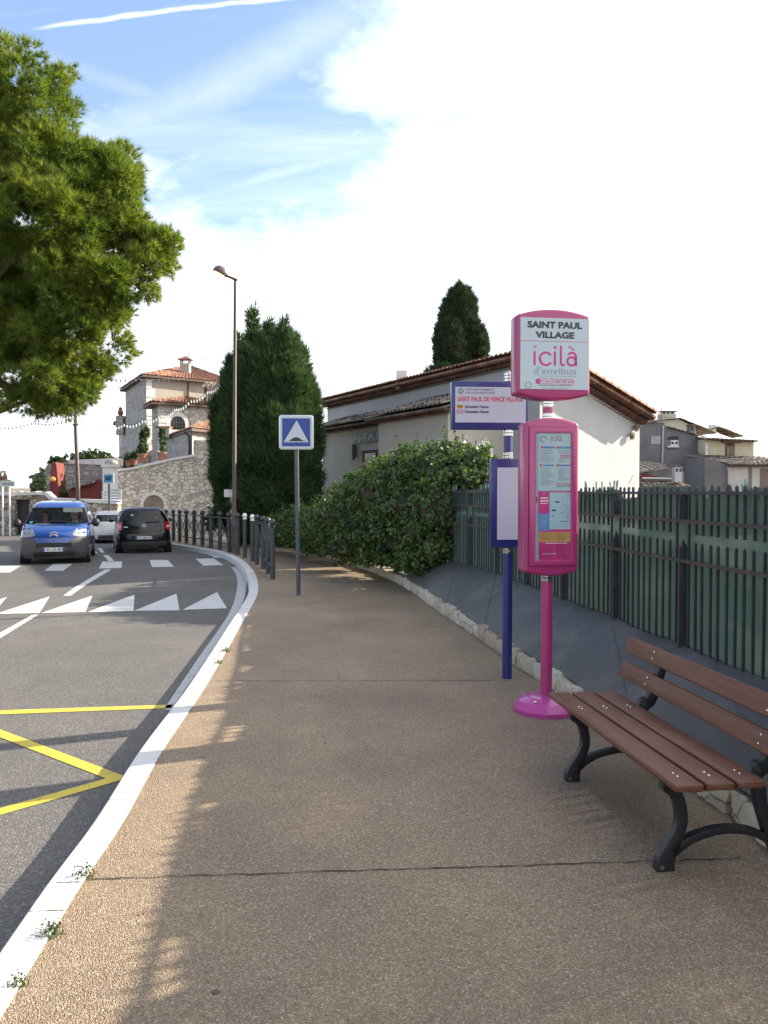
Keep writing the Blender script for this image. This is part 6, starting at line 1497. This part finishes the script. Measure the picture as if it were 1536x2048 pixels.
# village information sign and direction arms
p=at(219,1050,32.0); t=thing('direction_sign','blue picture sign above white direction arms on a pole by the wall','direction sign',(p.x,32,ROAD)); k=32/F; z=lambda py: EYE-(py-HOR)*k-ROAD
MB().cyl((0,0,-.5),(0,0,z(946)),.045,n=10).build('pole',M_GALV,t)
pl=MB().box((0,-.06,(z(947)+z(967))/2),(.40,.03,z(947)-z(967))).build('picture_sign',M_WBALL,t)
sheet([(-.17,z(965)),(.17,z(965)),(.17,z(949)),(-.17,z(949))],-.079).build('blue_field',pm('sky_blue_field',(.06,.30,.55),.4),pl)
em=MB()
for a in((-.12,.04,-.02,.07),(.12,.04,.02,.07),(-.10,-.06,-.02,.0),(.10,-.06,.02,.0),(-.03,-.08,0,.05),(.03,-.08,0,.05)):
    zc=z(957); em.bar((a[0],-.082,zc+a[1]),(a[2],-.082,zc+a[3]),.004,.05)
em.build('dark_emblem',M_INK,pl)
for s,n_ in((-1,4),(1,5)):
    for i in range(n_):
        y0=z(978+(4 if s<0 else 0)+i*5.6); w_=.27 if s<0 else .48; ar=MB().prism([(s*.055,y0-.09),(s*w_,y0-.09),(s*w_,y0-.01),(s*.055,y0-.01)],(0,-.05,0),(1,0,0),(0,0,1),(0,.025,0)).build('direction_arm',M_WBALL,t)
        MB().prism([(s*.09,y0-.065),(s*(w_-.08),y0-.065),(s*(w_-.08),y0-.037),(s*.09,y0-.037)],(0,-.053,0),(1,0,0),(0,0,1),(0,.002,0)).build('name_print',M_GREYINK if i<3 else M_BLUEINK,ar)
# town end sign
p=at(10,1062,33.3); t=thing('town_sign','grey white town name sign on two white posts at the left edge','town sign',(p.x,33.3,ROAD)); k=33.3/F; z=lambda py: EYE-(py-HOR)*k-ROAD
for px in(5,19): MB().cyl(((px-10)*k,.05,-.4),((px-10)*k,.05,z(964)),.035,n=10).build('post',M_WBALL,t)
pl=MB().box((-.45,0,(z(962)+z(973))/2),(1.76,.04,z(962)-z(973))).build('plate',pm('grey_white_plate',(.50,.52,.52),.5),t)
letters('VENCE',M_INK,pl,(5.5-10)*k,z(970.5),23.5*k,z(964.8)-z(970.5),-.023,bold=.01)
# ---- festoon lights
M_CABLE=pm('black_cable',(.03,.03,.03),.6); M_BULB=pm('frosted_bulb',(.75,.76,.78),.25,var=.03); M_DBULB=pm('dark_bulb',(.10,.10,.11),.3)
def festoon(label,pts,Ys,n,mat,loops=0,r=.035):
    P=[at(x,y,Y) for (x,y),Y in zip(pts,Ys)]; O=P[0].copy(); t=thing('string_lights',label,'string lights',O,0,'festoon lights over the street'); L=resample(catmull(P,10),n*4+1); rel=[p-O for p in L]
    if loops:
        for i,p in enumerate(rel): p.z-=.10*abs(math.sin(math.pi*i/len(rel)*loops))
    MB().tube(rel,.009,4).build('cable',M_CABLE,t); first=None
    for i in range(n):
        q=rel[min(4*i+2,len(rel)-1)]
        if first is None: first=MB().lathe([(.012,0),(.014,-.03),(r,-.07),(r*.9,-.10),(.004,-.13)][::-1],n=8).build('bulb',mat,t,smooth=True); first.location=q
        else: copy_part(first,t,q)
festoon('high straight string of dark bulbs from the pine to the stone house',[(175,757),(260,758.5),(330,759),(378,756)],[30,38,44,49],20,M_DBULB,0,.045)
festoon('looped string of white bulbs from the lamp post to the arborvitae',[(160,838),(178,848),(210,848),(250,847),(290,838),(330,826),(365,808),(410,784),(440,765)],[31.4,31,30.6,30.2,30,29.6,29,28.6,28],58,M_BULB,9,.028)
festoon('string of dark bulbs sagging from the lamp post to the left edge',[(-60,842),(0,851),(36,850),(66,843),(100,845),(152,836)],[29,29.5,30,30.4,31,31.4],26,M_DBULB,0,.034)
# ---- flower pots and figures on the terrace
M_POTT=pm('terracotta_pot',(.34,.15,.09),.8,var=.15)
def potted(px,py,Y,hp,fol,label,w_=.2):
    b=at(px,py,Y); t=thing('potted_plant',label,'potted plant',b,0,'plants on the terrace'); MB().lathe([(w_*.7,0),(w_,hp),(w_*1.08,hp),(w_*1.08,hp+.05)],n=12).build('pot',M_POTT,t,smooth=True,angle=40)
    parts=[]
    for dx,dz,rx,rz in fol: 
        p,d=blob(int(900*(rx*rz+rx*rx)),(dx,0,dz),(rx,rx,rz),.4,.2); parts.append(leaves(p,d*.7+np.array([0,0,.3]),.12,.8))
    V,Fc=cat(parts); fast_mesh('foliage',V,Fc,M_BUSH,t)
potted(285,926,36.5,.35,[(.05,.95,.22,.65),(.15,1.3,.2,.3),(-.02,.6,.28,.2)],'tall bushy plant in a pot left of the white arch on the terrace',.22)
potted(325,921,36.0,.3,[(0,.85,.16,.55),(-.03,1.2,.14,.25)],'tall plant in a clay pot right of the white arch on the terrace',.2)
potted(257,933,36.8,.22,[(0,.4,.22,.2)],'low round potted plant near the terrace pillar',.15); potted(268,930,36.8,.22,[(0,.42,.2,.22)],'low potted plant between the balusters and the tall plants',.15)
b=at(308,928,36.6); t=thing('garden_arch','pale garden arch between two tall potted plants on the terrace','arch',b); k=36.6/F
po=[(-13*k,0),(13*k,0)]+[(13*k*math.cos(R(180*i/12)),(26-6)*k+8*k*math.sin(R(180*i/12))) for i in range(13)]
MB().prism(po,(0,0,0),(1,0,0),(0,0,1),(0,.10,0)).build('panel',M_CASTLE,t); 
MB().prism([(-9*k,.0),(-6*k,.0),(-6*k,16*k),(-9*k,16*k)],(0,-.02,0),(1,0,0),(0,0,1),(0,.03,0)).build('slot',M_GREYR,t)
# ================================================================== vehicles
def car_mats(): pass
M_BLUECAR=pm('blue_car_paint',(.010,.052,.25),.25,var=.04,coat=.8); M_BLACKCAR=pm('black_car_paint',(.006,.007,.011),.2,var=.1,coat=.35,spec=.3); M_WHITECAR=pm('white_car_paint',(.62,.63,.65),.25,var=.03,coat=.6)
M_PLASTIC=pm('grey_bumper_plastic',(.060,.060,.062),.5,var=.12,scale=8); M_RUBBER=pm('tyre_rubber',(.015,.015,.016),.8); M_RIM=pm('grey_rim',(.28,.28,.29),.35,metal=.7)
M_WIND=glass_mat('windscreen_glass',(.85,.90,.88),.14,.02); M_REARG=glass_mat('tinted_glass',(.22,.26,.28),.55,.03); M_HEAD=pm('headlight_lens',(.26,.28,.28),.12,var=.2,scale=18,coat=.6); M_TAIL=pm('red_lens',(.50,.012,.014),.2,var=.15,scale=10,coat=.6); M_CLEAR=pm('clear_lens',(.62,.52,.48),.2)
M_DARK=pm('dark_trim',(.012,.012,.013),.5); M_PLATE=pm('number_plate',(.66,.68,.68),.4,var=.02); M_EUB=pm('plate_blue',(.02,.07,.36),.4); M_SEATF=pm('dark_seat_cloth',(.028,.028,.032),.9); M_BADGE=pm('chrome_badge',(.70,.72,.74),.25,metal=.9)
class Car:
    """body lofted through rounded plan outlines: layers (z, y_rear, y_front, half width, corner radius, front bow)"""
    def __init__(s,layers): s.L=layers
    def at(s,z):
        L=s.L
        for a,b in zip(L,L[1:]):
            if a[0]<=z<=b[0]+1e-9:
                f=(z-a[0])/max(b[0]-a[0],1e-9); return [a[i]+(b[i]-a[i])*f for i in range(6)]
        return list(L[-1] if z>L[-1][0] else L[0])
    def front(s,x,z): 
        _,yr,yf,hw,r,bow=s.at(z); a=abs(x); y=yf-bow*(x/hw)**2; e=a-(hw-r); return y if e<=0 else y-r+math.sqrt(max(r*r-min(e,r)**2,0))
    def rear(s,x,z):
        _,yr,yf,hw,r,bow=s.at(z); a=abs(x); y=yr+bow*.5*(x/hw)**2; e=a-(hw-r); return y if e<=0 else y+r-math.sqrt(max(r*r-min(e,r)**2,0))
    def ring_(s,l):
        z,yr,yf,hw,r,bow=l; xs=[-1+2*i/10 for i in range(11)]; P=[]
        fx=[x*(hw-r) for x in xs]; cor=[math.sin(R(90*i/5)) for i in range(1,6)]
        front=[hw-r+r*c for c in reversed(cor)]
        F_=[-q for q in front]+fx+[q for q in reversed(front)]
        P+=[(x,s.front(x,z) if True else 0,z) for x in F_]
        yA,yB=P[-1][1],s.rear(hw,z)
        P+=[(hw,yA+(yB-yA)*i/7,z) for i in range(1,7)]
        P+=[(x,s.rear(x,z),z) for x in reversed(F_)]
        P+=[(-hw,yB+(yA-yB)*i/7,z) for i in range(1,7)]
        return P
    def classify(s,j):
        if j<20: return 'front',(5<=j<15 or 4<=j<=15)
        if j<27: return 'right',True
        if j<47: return 'rear',(32-1<=j<=41)
        return 'left',True
    def build(s,parent,paint,glass_z,lower=None,zlow=0,glasses=('front','rear','right','left'),gm=None):
        rings=[s.ring_(l) for l in s.L]; n=len(rings[0]); groups={}
        for i in range(len(rings)-1):
            zm=(s.L[i][0]+s.L[i+1][0])/2
            for j in range(n):
                j2=(j+1)%n; q=(rings[i][j],rings[i][j2],rings[i+1][j2],rings[i+1][j]); side,core_=s.classify(j); key='body'
                if glass_z[0]<zm<glass_z[1] and side in glasses:
                    jj=j if side=='front' else j-27 if side=='rear' else j-20 if side=='right' else j-47
                    if side in('front','rear') and 1<=jj<=18: key={'front':'windscreen','rear':'rear_window'}[side]
                    elif side=='right' and jj in(1,2,3,5): key='side_window'
                    elif side=='left' and jj in(1,3,4,5): key='side_window'
                elif lower and zm<zlow and (side=='front' and not(6<=j<=13 and zm>.55) or (side in('right','left') and zm<.38) or (side=='rear')): key='bumper'
                groups.setdefault(key,[]).append(q)
        top=rings[-1]; c=(0,sum(p[1] for p in top)/n,s.L[-1][0]+.012); groups['body']+= [(top[j],top[(j+1)%n],c) for j in range(n)]
        bot=rings[0]; groups['body']+=[tuple(reversed(bot))]
        out={}
        for key,fs in groups.items():
            mb=MB()
            for q in fs: mb.add(q,[tuple(range(len(q)))])
            m_={'body':paint,'bumper':lower}.get(key,gm or M_REARG)
            if key=='windscreen': m_=M_WIND if gm is None else gm
            if key=='side_window':
                for sgn in(1,-1):
                    mb=MB()
                    for q in fs:
                        if q[0][0]*sgn>0: mb.add(q,[tuple(range(len(q)))])
                    out[key+str(sgn)]=mb.build('side_window',m_,parent,smooth=True,angle=60)
                continue
            out[key]=mb.build(key,m_,parent,smooth=True,angle=32)
        return out
    def patch(s,where,poly_rows,off):
        """poly_rows: list of rows of (x,z)"""
        fn=s.front if where=='front' else s.rear; sg=1 if where=='front' else -1
        return MB().grid([[(x,fn(x,z)+sg*off,z) for x,z in r] for r in poly_rows])
def rows(x0,z0,x1,z1,nx=6,nz=3,sl=0): return [[(x0+(x1-x0)*i/nx+sl*j/nz,z0+(z1-z0)*j/nz) for i in range(nx+1)] for j in range(nz+1)]
def lens_rows(pts_bot,pts_top,n=4):
    return [[(a[0]+(b[0]-a[0])*k/n,a[1]+(b[1]-a[1])*k/n) for a,b in zip(pts_bot,pts_top)] for k in range(n+1)]
def wheels(t,ys,hw,r,w_=.19):
    first=None
    for y in ys:
        for s in(-1,1):
            x=s*(hw-w_/2+.012); 
            MB().cyl((s*(hw-.22),y,r),(s*(hw+.006),y,r+.02),r+.055,n=26).build('arch_shade',M_DARK,t)  # dark disc in place of the shaded hollow around the wheel
            wl=MB(); wl.tube([(x-w_/2,y,r),(x-w_/2+.03,y,r),(x+w_/2-.03,y,r),(x+w_/2,y,r)],[r-.03,r,r,r-.03],26); wo=wl.build('wheel',M_RUBBER,t,smooth=True,angle=40)
            MB().tube([(x+s*w_/2,y,r),(x+s*(w_/2+.012),y,r)],[r*.66,r*.60],20).build('rim',M_RIM,wo)
def plate(t,txt,x0,x1,z0,z1,yfn,sg,blue=True,M=None):
    y=max(yfn(x0,(z0+z1)/2)*sg,yfn(0,(z0+z1)/2)*sg)*sg+sg*.025
    rot=Matrix.Identity(4) if sg<0 else Matrix.Rotation(math.pi,4,'Z')
    e=thing_part('number_plate',t,(0,y,0),0 if sg<0 else math.pi,x0,x1,z0,z1)
    sheet([(x0,z0+.004),(x0+(x1-x0)*.09,z0+.004),(x0+(x1-x0)*.09,z1-.004),(x0,z1-.004)],-.0085).build('blue_band',M_EUB,e); sheet([(x1-(x1-x0)*.09,z0+.004),(x1,z0+.004),(x1,z1-.004),(x1-(x1-x0)*.09,z1-.004)],-.0085).build('blue_band',M_EUB,e)
    letters(txt,M_INK,e,x0+(x1-x0)*.13,z0+(z1-z0)*.2,(x1-x0)*.74,(z1-z0)*.6,-.010,'lettering',bold=.015)
def thing_part(name,t,loc,rz,x0,x1,z0,z1):
    o=MB().box(((x0+x1)/2,0,(z0+z1)/2),(x1-x0,.014,z1-z0)).build(name,M_PLATE,t); o.location=loc; o.rotation_euler=(0,0,rz); return o
# ------------------------------------------------------------------ blue van facing the camera
van_p=gp(108,1128,ROAD); VY=21.3; vx=at(105,1000,VY).x-.50
van=thing('van','blue compact van with grey bumpers driving towards the camera','van',(vx,VY+1.75,ROAD+drop(vx,VY+1.7)),math.pi+.29)
V=Car([(.17,-1.82,1.80,.80,.30,.10),(.26,-1.86,1.88,.845,.34,.12),(.42,-1.88,1.915,.86,.36,.13),(.60,-1.88,1.92,.86,.36,.13),(.745,-1.88,1.89,.858,.36,.14),(.86,-1.88,1.82,.855,.36,.16),(.97,-1.87,1.66,.850,.36,.18),(1.035,-1.87,1.42,.845,.34,.18),(1.075,-1.87,1.20,.838,.28,.16),(1.20,-1.86,1.00,.80,.24,.15),(1.36,-1.85,.76,.745,.22,.14),(1.525,-1.83,.52,.685,.20,.13),(1.60,-1.81,.40,.65,.20,.12),(1.655,-1.76,.22,.60,.20,.10),(1.69,-1.66,-.05,.50,.18,.06)])
vb=V.build(van,M_BLUECAR,(1.075,1.53),M_PLASTIC,.745)
for s in(-1,1):
    V.patch('front',lens_rows([(s*.46,.80),(s*.56,.765),(s*.68,.755),(s*.80,.77)],[(s*.47,.86),(s*.55,.97),(s*.68,1.005),(s*.79,.99)]),.012).build('headlight',M_HEAD,van,smooth=True)
    V.patch('front',lens_rows([(s*.44,.42),(s*.60,.30),(s*.75,.30)],[(s*.44,.70),(s*.62,.73),(s*.80,.72)]),.022).build('bumper_corner',M_PLASTIC,van,smooth=True)
    m=MB(); m.sphere((0,0,0),1,12,8); m.v=[(s*(1.00)+v[0]*.105,.98+v[1]*.07,1.11+v[2]*.12) for v in m.v]; m.bar((s*.80,.98,1.07),(s*.95,.98,1.08),.05,.05); m.build('wing_mirror',M_DARK,van,smooth=True)
V.patch('front',rows(-.50,.605,.50,.735,8,2),.010).build('nose_panel',M_BLUECAR,van,smooth=True)
V.patch('front',rows(-.46,.485,.46,.60,8,2),.018).build('grille',M_DARK,van)
V.patch('front',rows(-.50,.225,.50,.355,8,2),.018).build('air_intake',M_DARK,van)
for z in(.78,.845):                                 # double chevron badge
    mb=MB(); 
    for s in(-1,1):
        P=[(s*.0,z+.055),(s*.105,z)]; mb.bar((P[0][0],V.front(0,z+.05)+.018,P[0][1]),(P[1][0],V.front(.1,z)+.018,P[1][1]),.012,.030)
    mb.build('badge',M_BADGE,van)
V.patch('front',rows(-.52,.738,.52,.745,8,1),.006).build('bonnet_gap',M_DARK,van)
plate(van,'AH 125 MS',-.26,.26,.37,.475,V.front,1)
wheels(van,(1.22,-1.28),.845,.295)
MB().tube([(-.62,1.17,1.085),(-.1,1.06,1.16),(.05,1.065,1.155)],.010,5).build('wiper',M_DARK,van); MB().tube([(.1,1.22,1.085),(.6,1.02,1.15)],.010,5).build('wiper',M_DARK,van)
sv=MB(); sv.box((-.40,.72,1.46),(.50,.015,.13)); sv.build('sun_visor',pm('grey_visor',(.30,.33,.33),.8),van)
st=MB(); P=arc(0,0,.18,0,360,20); st.tube([(-.38+u,.58+v*.35,1.06+v*.9) for u,v in P],.016,6,False); st.build('steering_wheel',M_DARK,van)
MB().box((0,.92,1.03),(1.44,.42,.06)).build('dashboard',M_DARK,van)
for s in(-1,1): sb=MB(); sb.prism(rrect(-.24,.35,.24,1.05,.06)+[],(s*.38,-.30,0),(1,0,0),(0,-.12,1),(0,.12,0)); sb.prism(rrect(-.13,1.10,.13,1.30,.05),(s*.38,-.33,0),(1,0,0),(0,-.05,1),(0,.09,0)); sb.build('seat',M_SEATF,van,bevel=.02)
V.patch('front',rows(.60,1.10,.68,1.155,2,1),.004).build('windscreen_sticker',pm('teal_sticker',(.10,.40,.42),.5),van)
MB().box((.35,1.0,1.072),(.42,.16,.01)).build('paper_on_dash',M_PLATE,van)
# ---- two people in the van: one skinned body each
M_SKIN=pm('skin',(.42,.24,.16),.6,var=.06); M_SKIN2=pm('skin_pale',(.36,.20,.14),.6,var=.06); M_TEAL=pm('teal_shirt',(.03,.26,.27),.85,var=.15); M_DKCLOTH=pm('dark_shirt',(.03,.03,.035),.9,var=.1)
M_HAIRG=pm('grey_blond_hair',(.42,.34,.22),.8,var=.2,scale=30); M_HAIRD=pm('dark_hair',(.02,.015,.012),.7,var=.2)
def person(label,lx,ly,skin,shirt,hair,arms,turn,glasses=True):
    Mv=Matrix.Translation(van.location)@Matrix.Rotation(van.rotation_euler.z,4,'Z'); base=Mv@Vector((lx,ly,.42)); t=thing('person',label,'person',base,van.rotation_euler.z)
    # local: y forward; z up from the seat
    J={'pel':((0,0,.08),.15),'belly':((0,-.03,.26),.14),'chest':((0,-.05,.44),.155),'shl':((0,-.04,.56),.09),'neck':((0,-.02,.63),.055),'head0':((0,0,.71),.075),'head1':((0,.012,.80),.098),'head2':((0,0,.88),.075),'kneL':((-.12,.42,.14),.075),'kneR':((.12,.42,.14),.075),'ftL':((-.12,.50,-.22),.05),'ftR':((.12,.50,-.22),.05),
       'saL':((-.18,-.03,.54),.068),'saR':((.18,-.03,.54),.068),'elL':((-.25,.10,.33),.048),'elR':((.25,.10,.33),.048),'haL':(arms[0],.038),'haR':(arms[1],.038)}
    E=[('pel','belly'),('belly','chest'),('chest','shl'),('shl','neck'),('neck','head0'),('head0','head1'),('head1','head2'),('pel','kneL'),('pel','kneR'),('kneL','ftL'),('kneR','ftR'),('shl','saL'),('shl','saR'),('saL','elL'),('saR','elR'),('elL','haL'),('elR','haR')]
    ks=list(J); me=bpy.data.meshes.new('body'); me.from_pydata([J[k][0] for k in ks],[(ks.index(a),ks.index(b)) for a,b in E],[]); o=bpy.data.objects.new('body',me); C.objects.link(o)
    o.modifiers.new('skin','SKIN'); 
    for i,k in enumerate(ks): v=me.skin_vertices[0].data[i]; v.radius=(J[k][1],J[k][1]*(.8 if k in('belly','chest','pel') else 1)); v.use_root=(i==0)
    sb=o.modifiers.new('sub','SUBSURF'); sb.levels=2; dg=bpy.context.evaluated_depsgraph_get(); m2=bpy.data.meshes.new_from_object(o.evaluated_get(dg)); o.modifiers.clear(); o.data=m2; bpy.data.meshes.remove(me)
    m2.name='body'; m2.materials.clear(); m2.materials.append(skin); m2.materials.append(shirt)
    m2.polygons.foreach_set('use_smooth',[True]*len(m2.polygons))
    for p in m2.polygons: 
        c=p.center; p.material_index=1 if (c.z<.60 and (Vector(c)-Vector(arms[0])).length>.12 and (Vector(c)-Vector(arms[1])).length>.12) else 0
    o.parent=t
    Rh=Matrix.Translation((0,0,.70))@Matrix.Rotation(turn,4,'Z')
    def hp(mb): mb.v=[tuple(Rh@Vector(v)) for v in mb.v]; return mb
    h=MB(); h.sphere((0,-.012,.115),.112,14,10,(.92,1.05,1.08)); h.v=[v for v in h.v]; h.f=[f for f in h.f if sum(h.v[i][2] for i in f)/len(f)>.10 or sum(h.v[i][1] for i in f)/len(f)<-.03]; h.f=[f for f in h.f if not(sum(h.v[i][1] for i in f)/len(f)>.05 and sum(h.v[i][2] for i in f)/len(f)<.165)]; hp(h).build('hair',hair,t,smooth=True)
    f=MB(); f.sphere((0,.10,.075),.02,8,6,(.8,1.2,1.3)); hp(f).build('nose',skin,t,smooth=True)
    for s in(-1,1): e=MB(); e.sphere((s*.098,-.005,.085),.026,8,6,(.4,.8,1.2)); hp(e).build('ear',skin,t,smooth=True)
    m=MB(); m.box((0,.094,.03),(.05,.012,.012)); hp(m).build('mouth',pm('lips',(.30,.10,.09),.6),t)
    g=MB()
    for s in(-1,1): g.sphere((s*.038,.094,.10),.028,8,6,(1.1,.35,.8))
    g.bar((-.09,.06,.105),(.09,.06,.105),.06,.01); hp(g).build('glasses',M_DARK,t,smooth=True)
    for hand,s in((arms[0],-1),(arms[1],1)):
        hb=MB(); H0=Vector(hand); hb.sphere(H0+Vector((0,.03,0)),.036,8,6,(.9,1.1,.6))
        for i in range(4): a=H0+Vector(((i-1.5)*.018,.05,.0)); hb.tube([a,a+Vector((0,.035,.012)),a+Vector((0,.05,-.015)),a+Vector((0,.035,-.035))],[.010,.009,.008,.007],6)
        a=H0+Vector((-s*.03,.02,0)); hb.tube([a,a+Vector((-s*.02,.03,.01)),a+Vector((-s*.012,.055,.012))],[.011,.010,.008],6); hb.build('hand',skin,t,smooth=True)
person('driver in a teal shirt with fair hair and glasses at the van wheel',-.38,-.02,M_SKIN,M_TEAL,M_HAIRG,((-.14,.50,.56),(.14,.50,.56)),.45)
person('dark haired passenger in sunglasses and dark clothes in the van',.38,-.06,M_SKIN2,M_DKCLOTH,M_HAIRD,((-.10,.36,.20),(.10,.36,.20)),0)
# ------------------------------------------------------------------ dark hatchback going away
BYr=25.4; bx=at(288,1000,BYr).x; ang=R(19)
hd=Vector((-math.sin(ang),math.cos(ang),0)); pos=Vector((bx,BYr,ROAD+drop(bx,BYr+1)))+hd*1.86
hb=thing('hatchback_car','black small hatchback seen from behind, driving away round the bend','car',pos,ang)
K=Car([(.22,-1.80,1.75,.76,.28,.10),(.32,-1.88,1.86,.81,.30,.14),(.52,-1.90,1.88,.825,.32,.16),(.66,-1.89,1.86,.825,.32,.18),(.74,-1.84,1.82,.82,.30,.18),(.88,-1.80,1.62,.81,.30,.20),(.95,-1.77,1.15,.80,.28,.18),(1.00,-1.74,.92,.79,.24,.16),(1.15,-1.66,.66,.74,.20,.14),(1.30,-1.56,.38,.68,.19,.12),(1.41,-1.46,.16,.615,.18,.10),(1.47,-1.38,.02,.565,.18,.08),(1.505,-1.24,-.15,.48,.18,.05)])
K.build(hb,M_BLACKCAR,(.985,1.40),gm=M_REARG)
for s in(-1,1):
    K.patch('rear',lens_rows([(s*.64,.80),(s*.72,.765),(s*.80,.78)],[(s*.63,1.03),(s*.69,1.05),(s*.765,1.04)]),.014).build('tail_light',M_TAIL,hb,smooth=True)
    K.patch('rear',lens_rows([(s*.675,.865),(s*.72,.86),(s*.775,.87)],[(s*.675,.925),(s*.72,.93),(s*.77,.92)]),.020).build('reversing_lens',M_CLEAR,hb,smooth=True)
    m=MB(); m.sphere((0,0,0),1,12,8); m.v=[(s*.93+v[0]*.10,.55+v[1]*.07,1.02+v[2]*.075) for v in m.v]; m.build('wing_mirror',M_BLACKCAR,hb,smooth=True)
K.patch('rear',rows(-.62,.735,.62,.745,10,1),.006).build('tailgate_gap',M_DARK,hb)
K.patch('rear',rows(-.76,.60,.76,.665,12,2),.030).build('bumper_ledge',M_BLACKCAR,hb,smooth=True)
K.patch('rear',rows(-.40,.46,.40,.60,8,2),.004).build('plate_recess',M_DARK,hb)
K.patch('rear',rows(-.66,.24,.66,.40,10,2),.012).build('lower_valance',M_PLASTIC,hb,smooth=True)
plate(hb,'EY 448 VY',-.255,.255,.485,.585,K.rear,-1)
y=K.rear(0,.93)-.014
bd=MB(); bd.tube([(0,y+.004,.925),(0,y-.006,.925)],[.068,.064],20); bo=bd.build('badge',M_BADGE,hb); dk=MB(); dk.tube([(0,y-.005,.925),(0,y-.0075,.925)],[.055,.055],20); dk.build('badge_field',M_EUB,bo)
vw=MB()
for a,b in(((-.030,.045),(0,.004)),((0,.004),(.030,.045)),((-.050,.018),(-.022,-.046)),((-.022,-.046),(0,-.006)),((0,-.006),(.022,-.046)),((.022,-.046),(.050,.018))): vw.bar((a[0],y-.009,.925+a[1]),(b[0],y-.009,.925+b[1]),.003,.010)
vw.build('badge_letters',M_BADGE,bo)
for i in range(3): MB().box((-.585+i*.045,K.rear(-.54,.88)-.012,.882),(.034,.006,.030)).build('chrome_mark',M_BADGE,hb)
MB().tube([(.0,K.rear(0,1.02)-.03,1.015),(.22,K.rear(.2,1.05)-.03,1.05),(.46,K.rear(.4,1.07)-.035,1.065)],.012,6).build('rear_wiper',M_DARK,hb)
wheels(hb,(1.18,-1.22),.815,.29)
for s in(-1,1): sb=MB(); sb.prism(rrect(-.23,.3,.23,.98,.06),(s*.36,-.05,0),(1,0,0),(0,-.12,1),(0,.12,0)); sb.prism(rrect(-.12,1.02,.12,1.2,.05),(s*.36,-.10,0),(1,0,0),(0,-.05,1),(0,.08,0)); sb.build('seat',M_SEATF,hb,bevel=.02)
disc(-.34,1.26,.05,0).build('round_sticker',pm('pale_green_sticker',(.35,.5,.42),.5),hb).location=(0,K.rear(-.34,1.26)-.012,0)
MB().box((0,-1.2,.86),(1.3,.6,.03)).build('parcel_shelf',M_SEATF,hb)
# ------------------------------------------------------------------ white car ahead
WY=31.0; wx=at(232,1000,WY).x; ang2=R(27); hd2=Vector((-math.sin(ang2),math.cos(ang2),0)); pos2=Vector((wx,WY,ROAD+drop(wx,WY+1)))+hd2*1.9
wc=thing('hatchback_car','white car mostly hidden behind the black hatchback, driving away','car',pos2,ang2)
Wc=Car([(.22,-1.84,1.80,.78,.28,.10),(.34,-1.92,1.88,.83,.30,.14),(.56,-1.94,1.90,.85,.32,.16),(.72,-1.92,1.86,.85,.32,.18),(.90,-1.88,1.66,.84,.30,.20),(1.00,-1.85,1.15,.82,.28,.18),(1.05,-1.82,.95,.81,.24,.16),(1.20,-1.72,.66,.76,.20,.14),(1.36,-1.58,.34,.69,.19,.12),(1.46,-1.45,.12,.62,.18,.10),(1.51,-1.30,-.05,.52,.18,.06)])
Wc.build(wc,M_WHITECAR,(1.045,1.40),gm=M_REARG)
for s in(-1,1): Wc.patch('rear',lens_rows([(s*.66,.86),(s*.74,.83),(s*.82,.86)],[(s*.66,1.08),(s*.72,1.12),(s*.79,1.10)]),.016).build('tail_light',M_TAIL,wc,smooth=True)
Wc.patch('rear',rows(-.7,.24,.7,.42,10,2),.014).build('lower_bumper',M_PLASTIC,wc,smooth=True)
Wc.patch('rear',rows(-.26,.70,.26,.80,6,1),.012).build('number_plate',M_PLATE,wc)
wheels(wc,(1.2,-1.25),.84,.30)

van.scale=(.98,.98,.95); hb.scale=(1.0,1.0,.93); wc.scale=(.88,.88,.80)
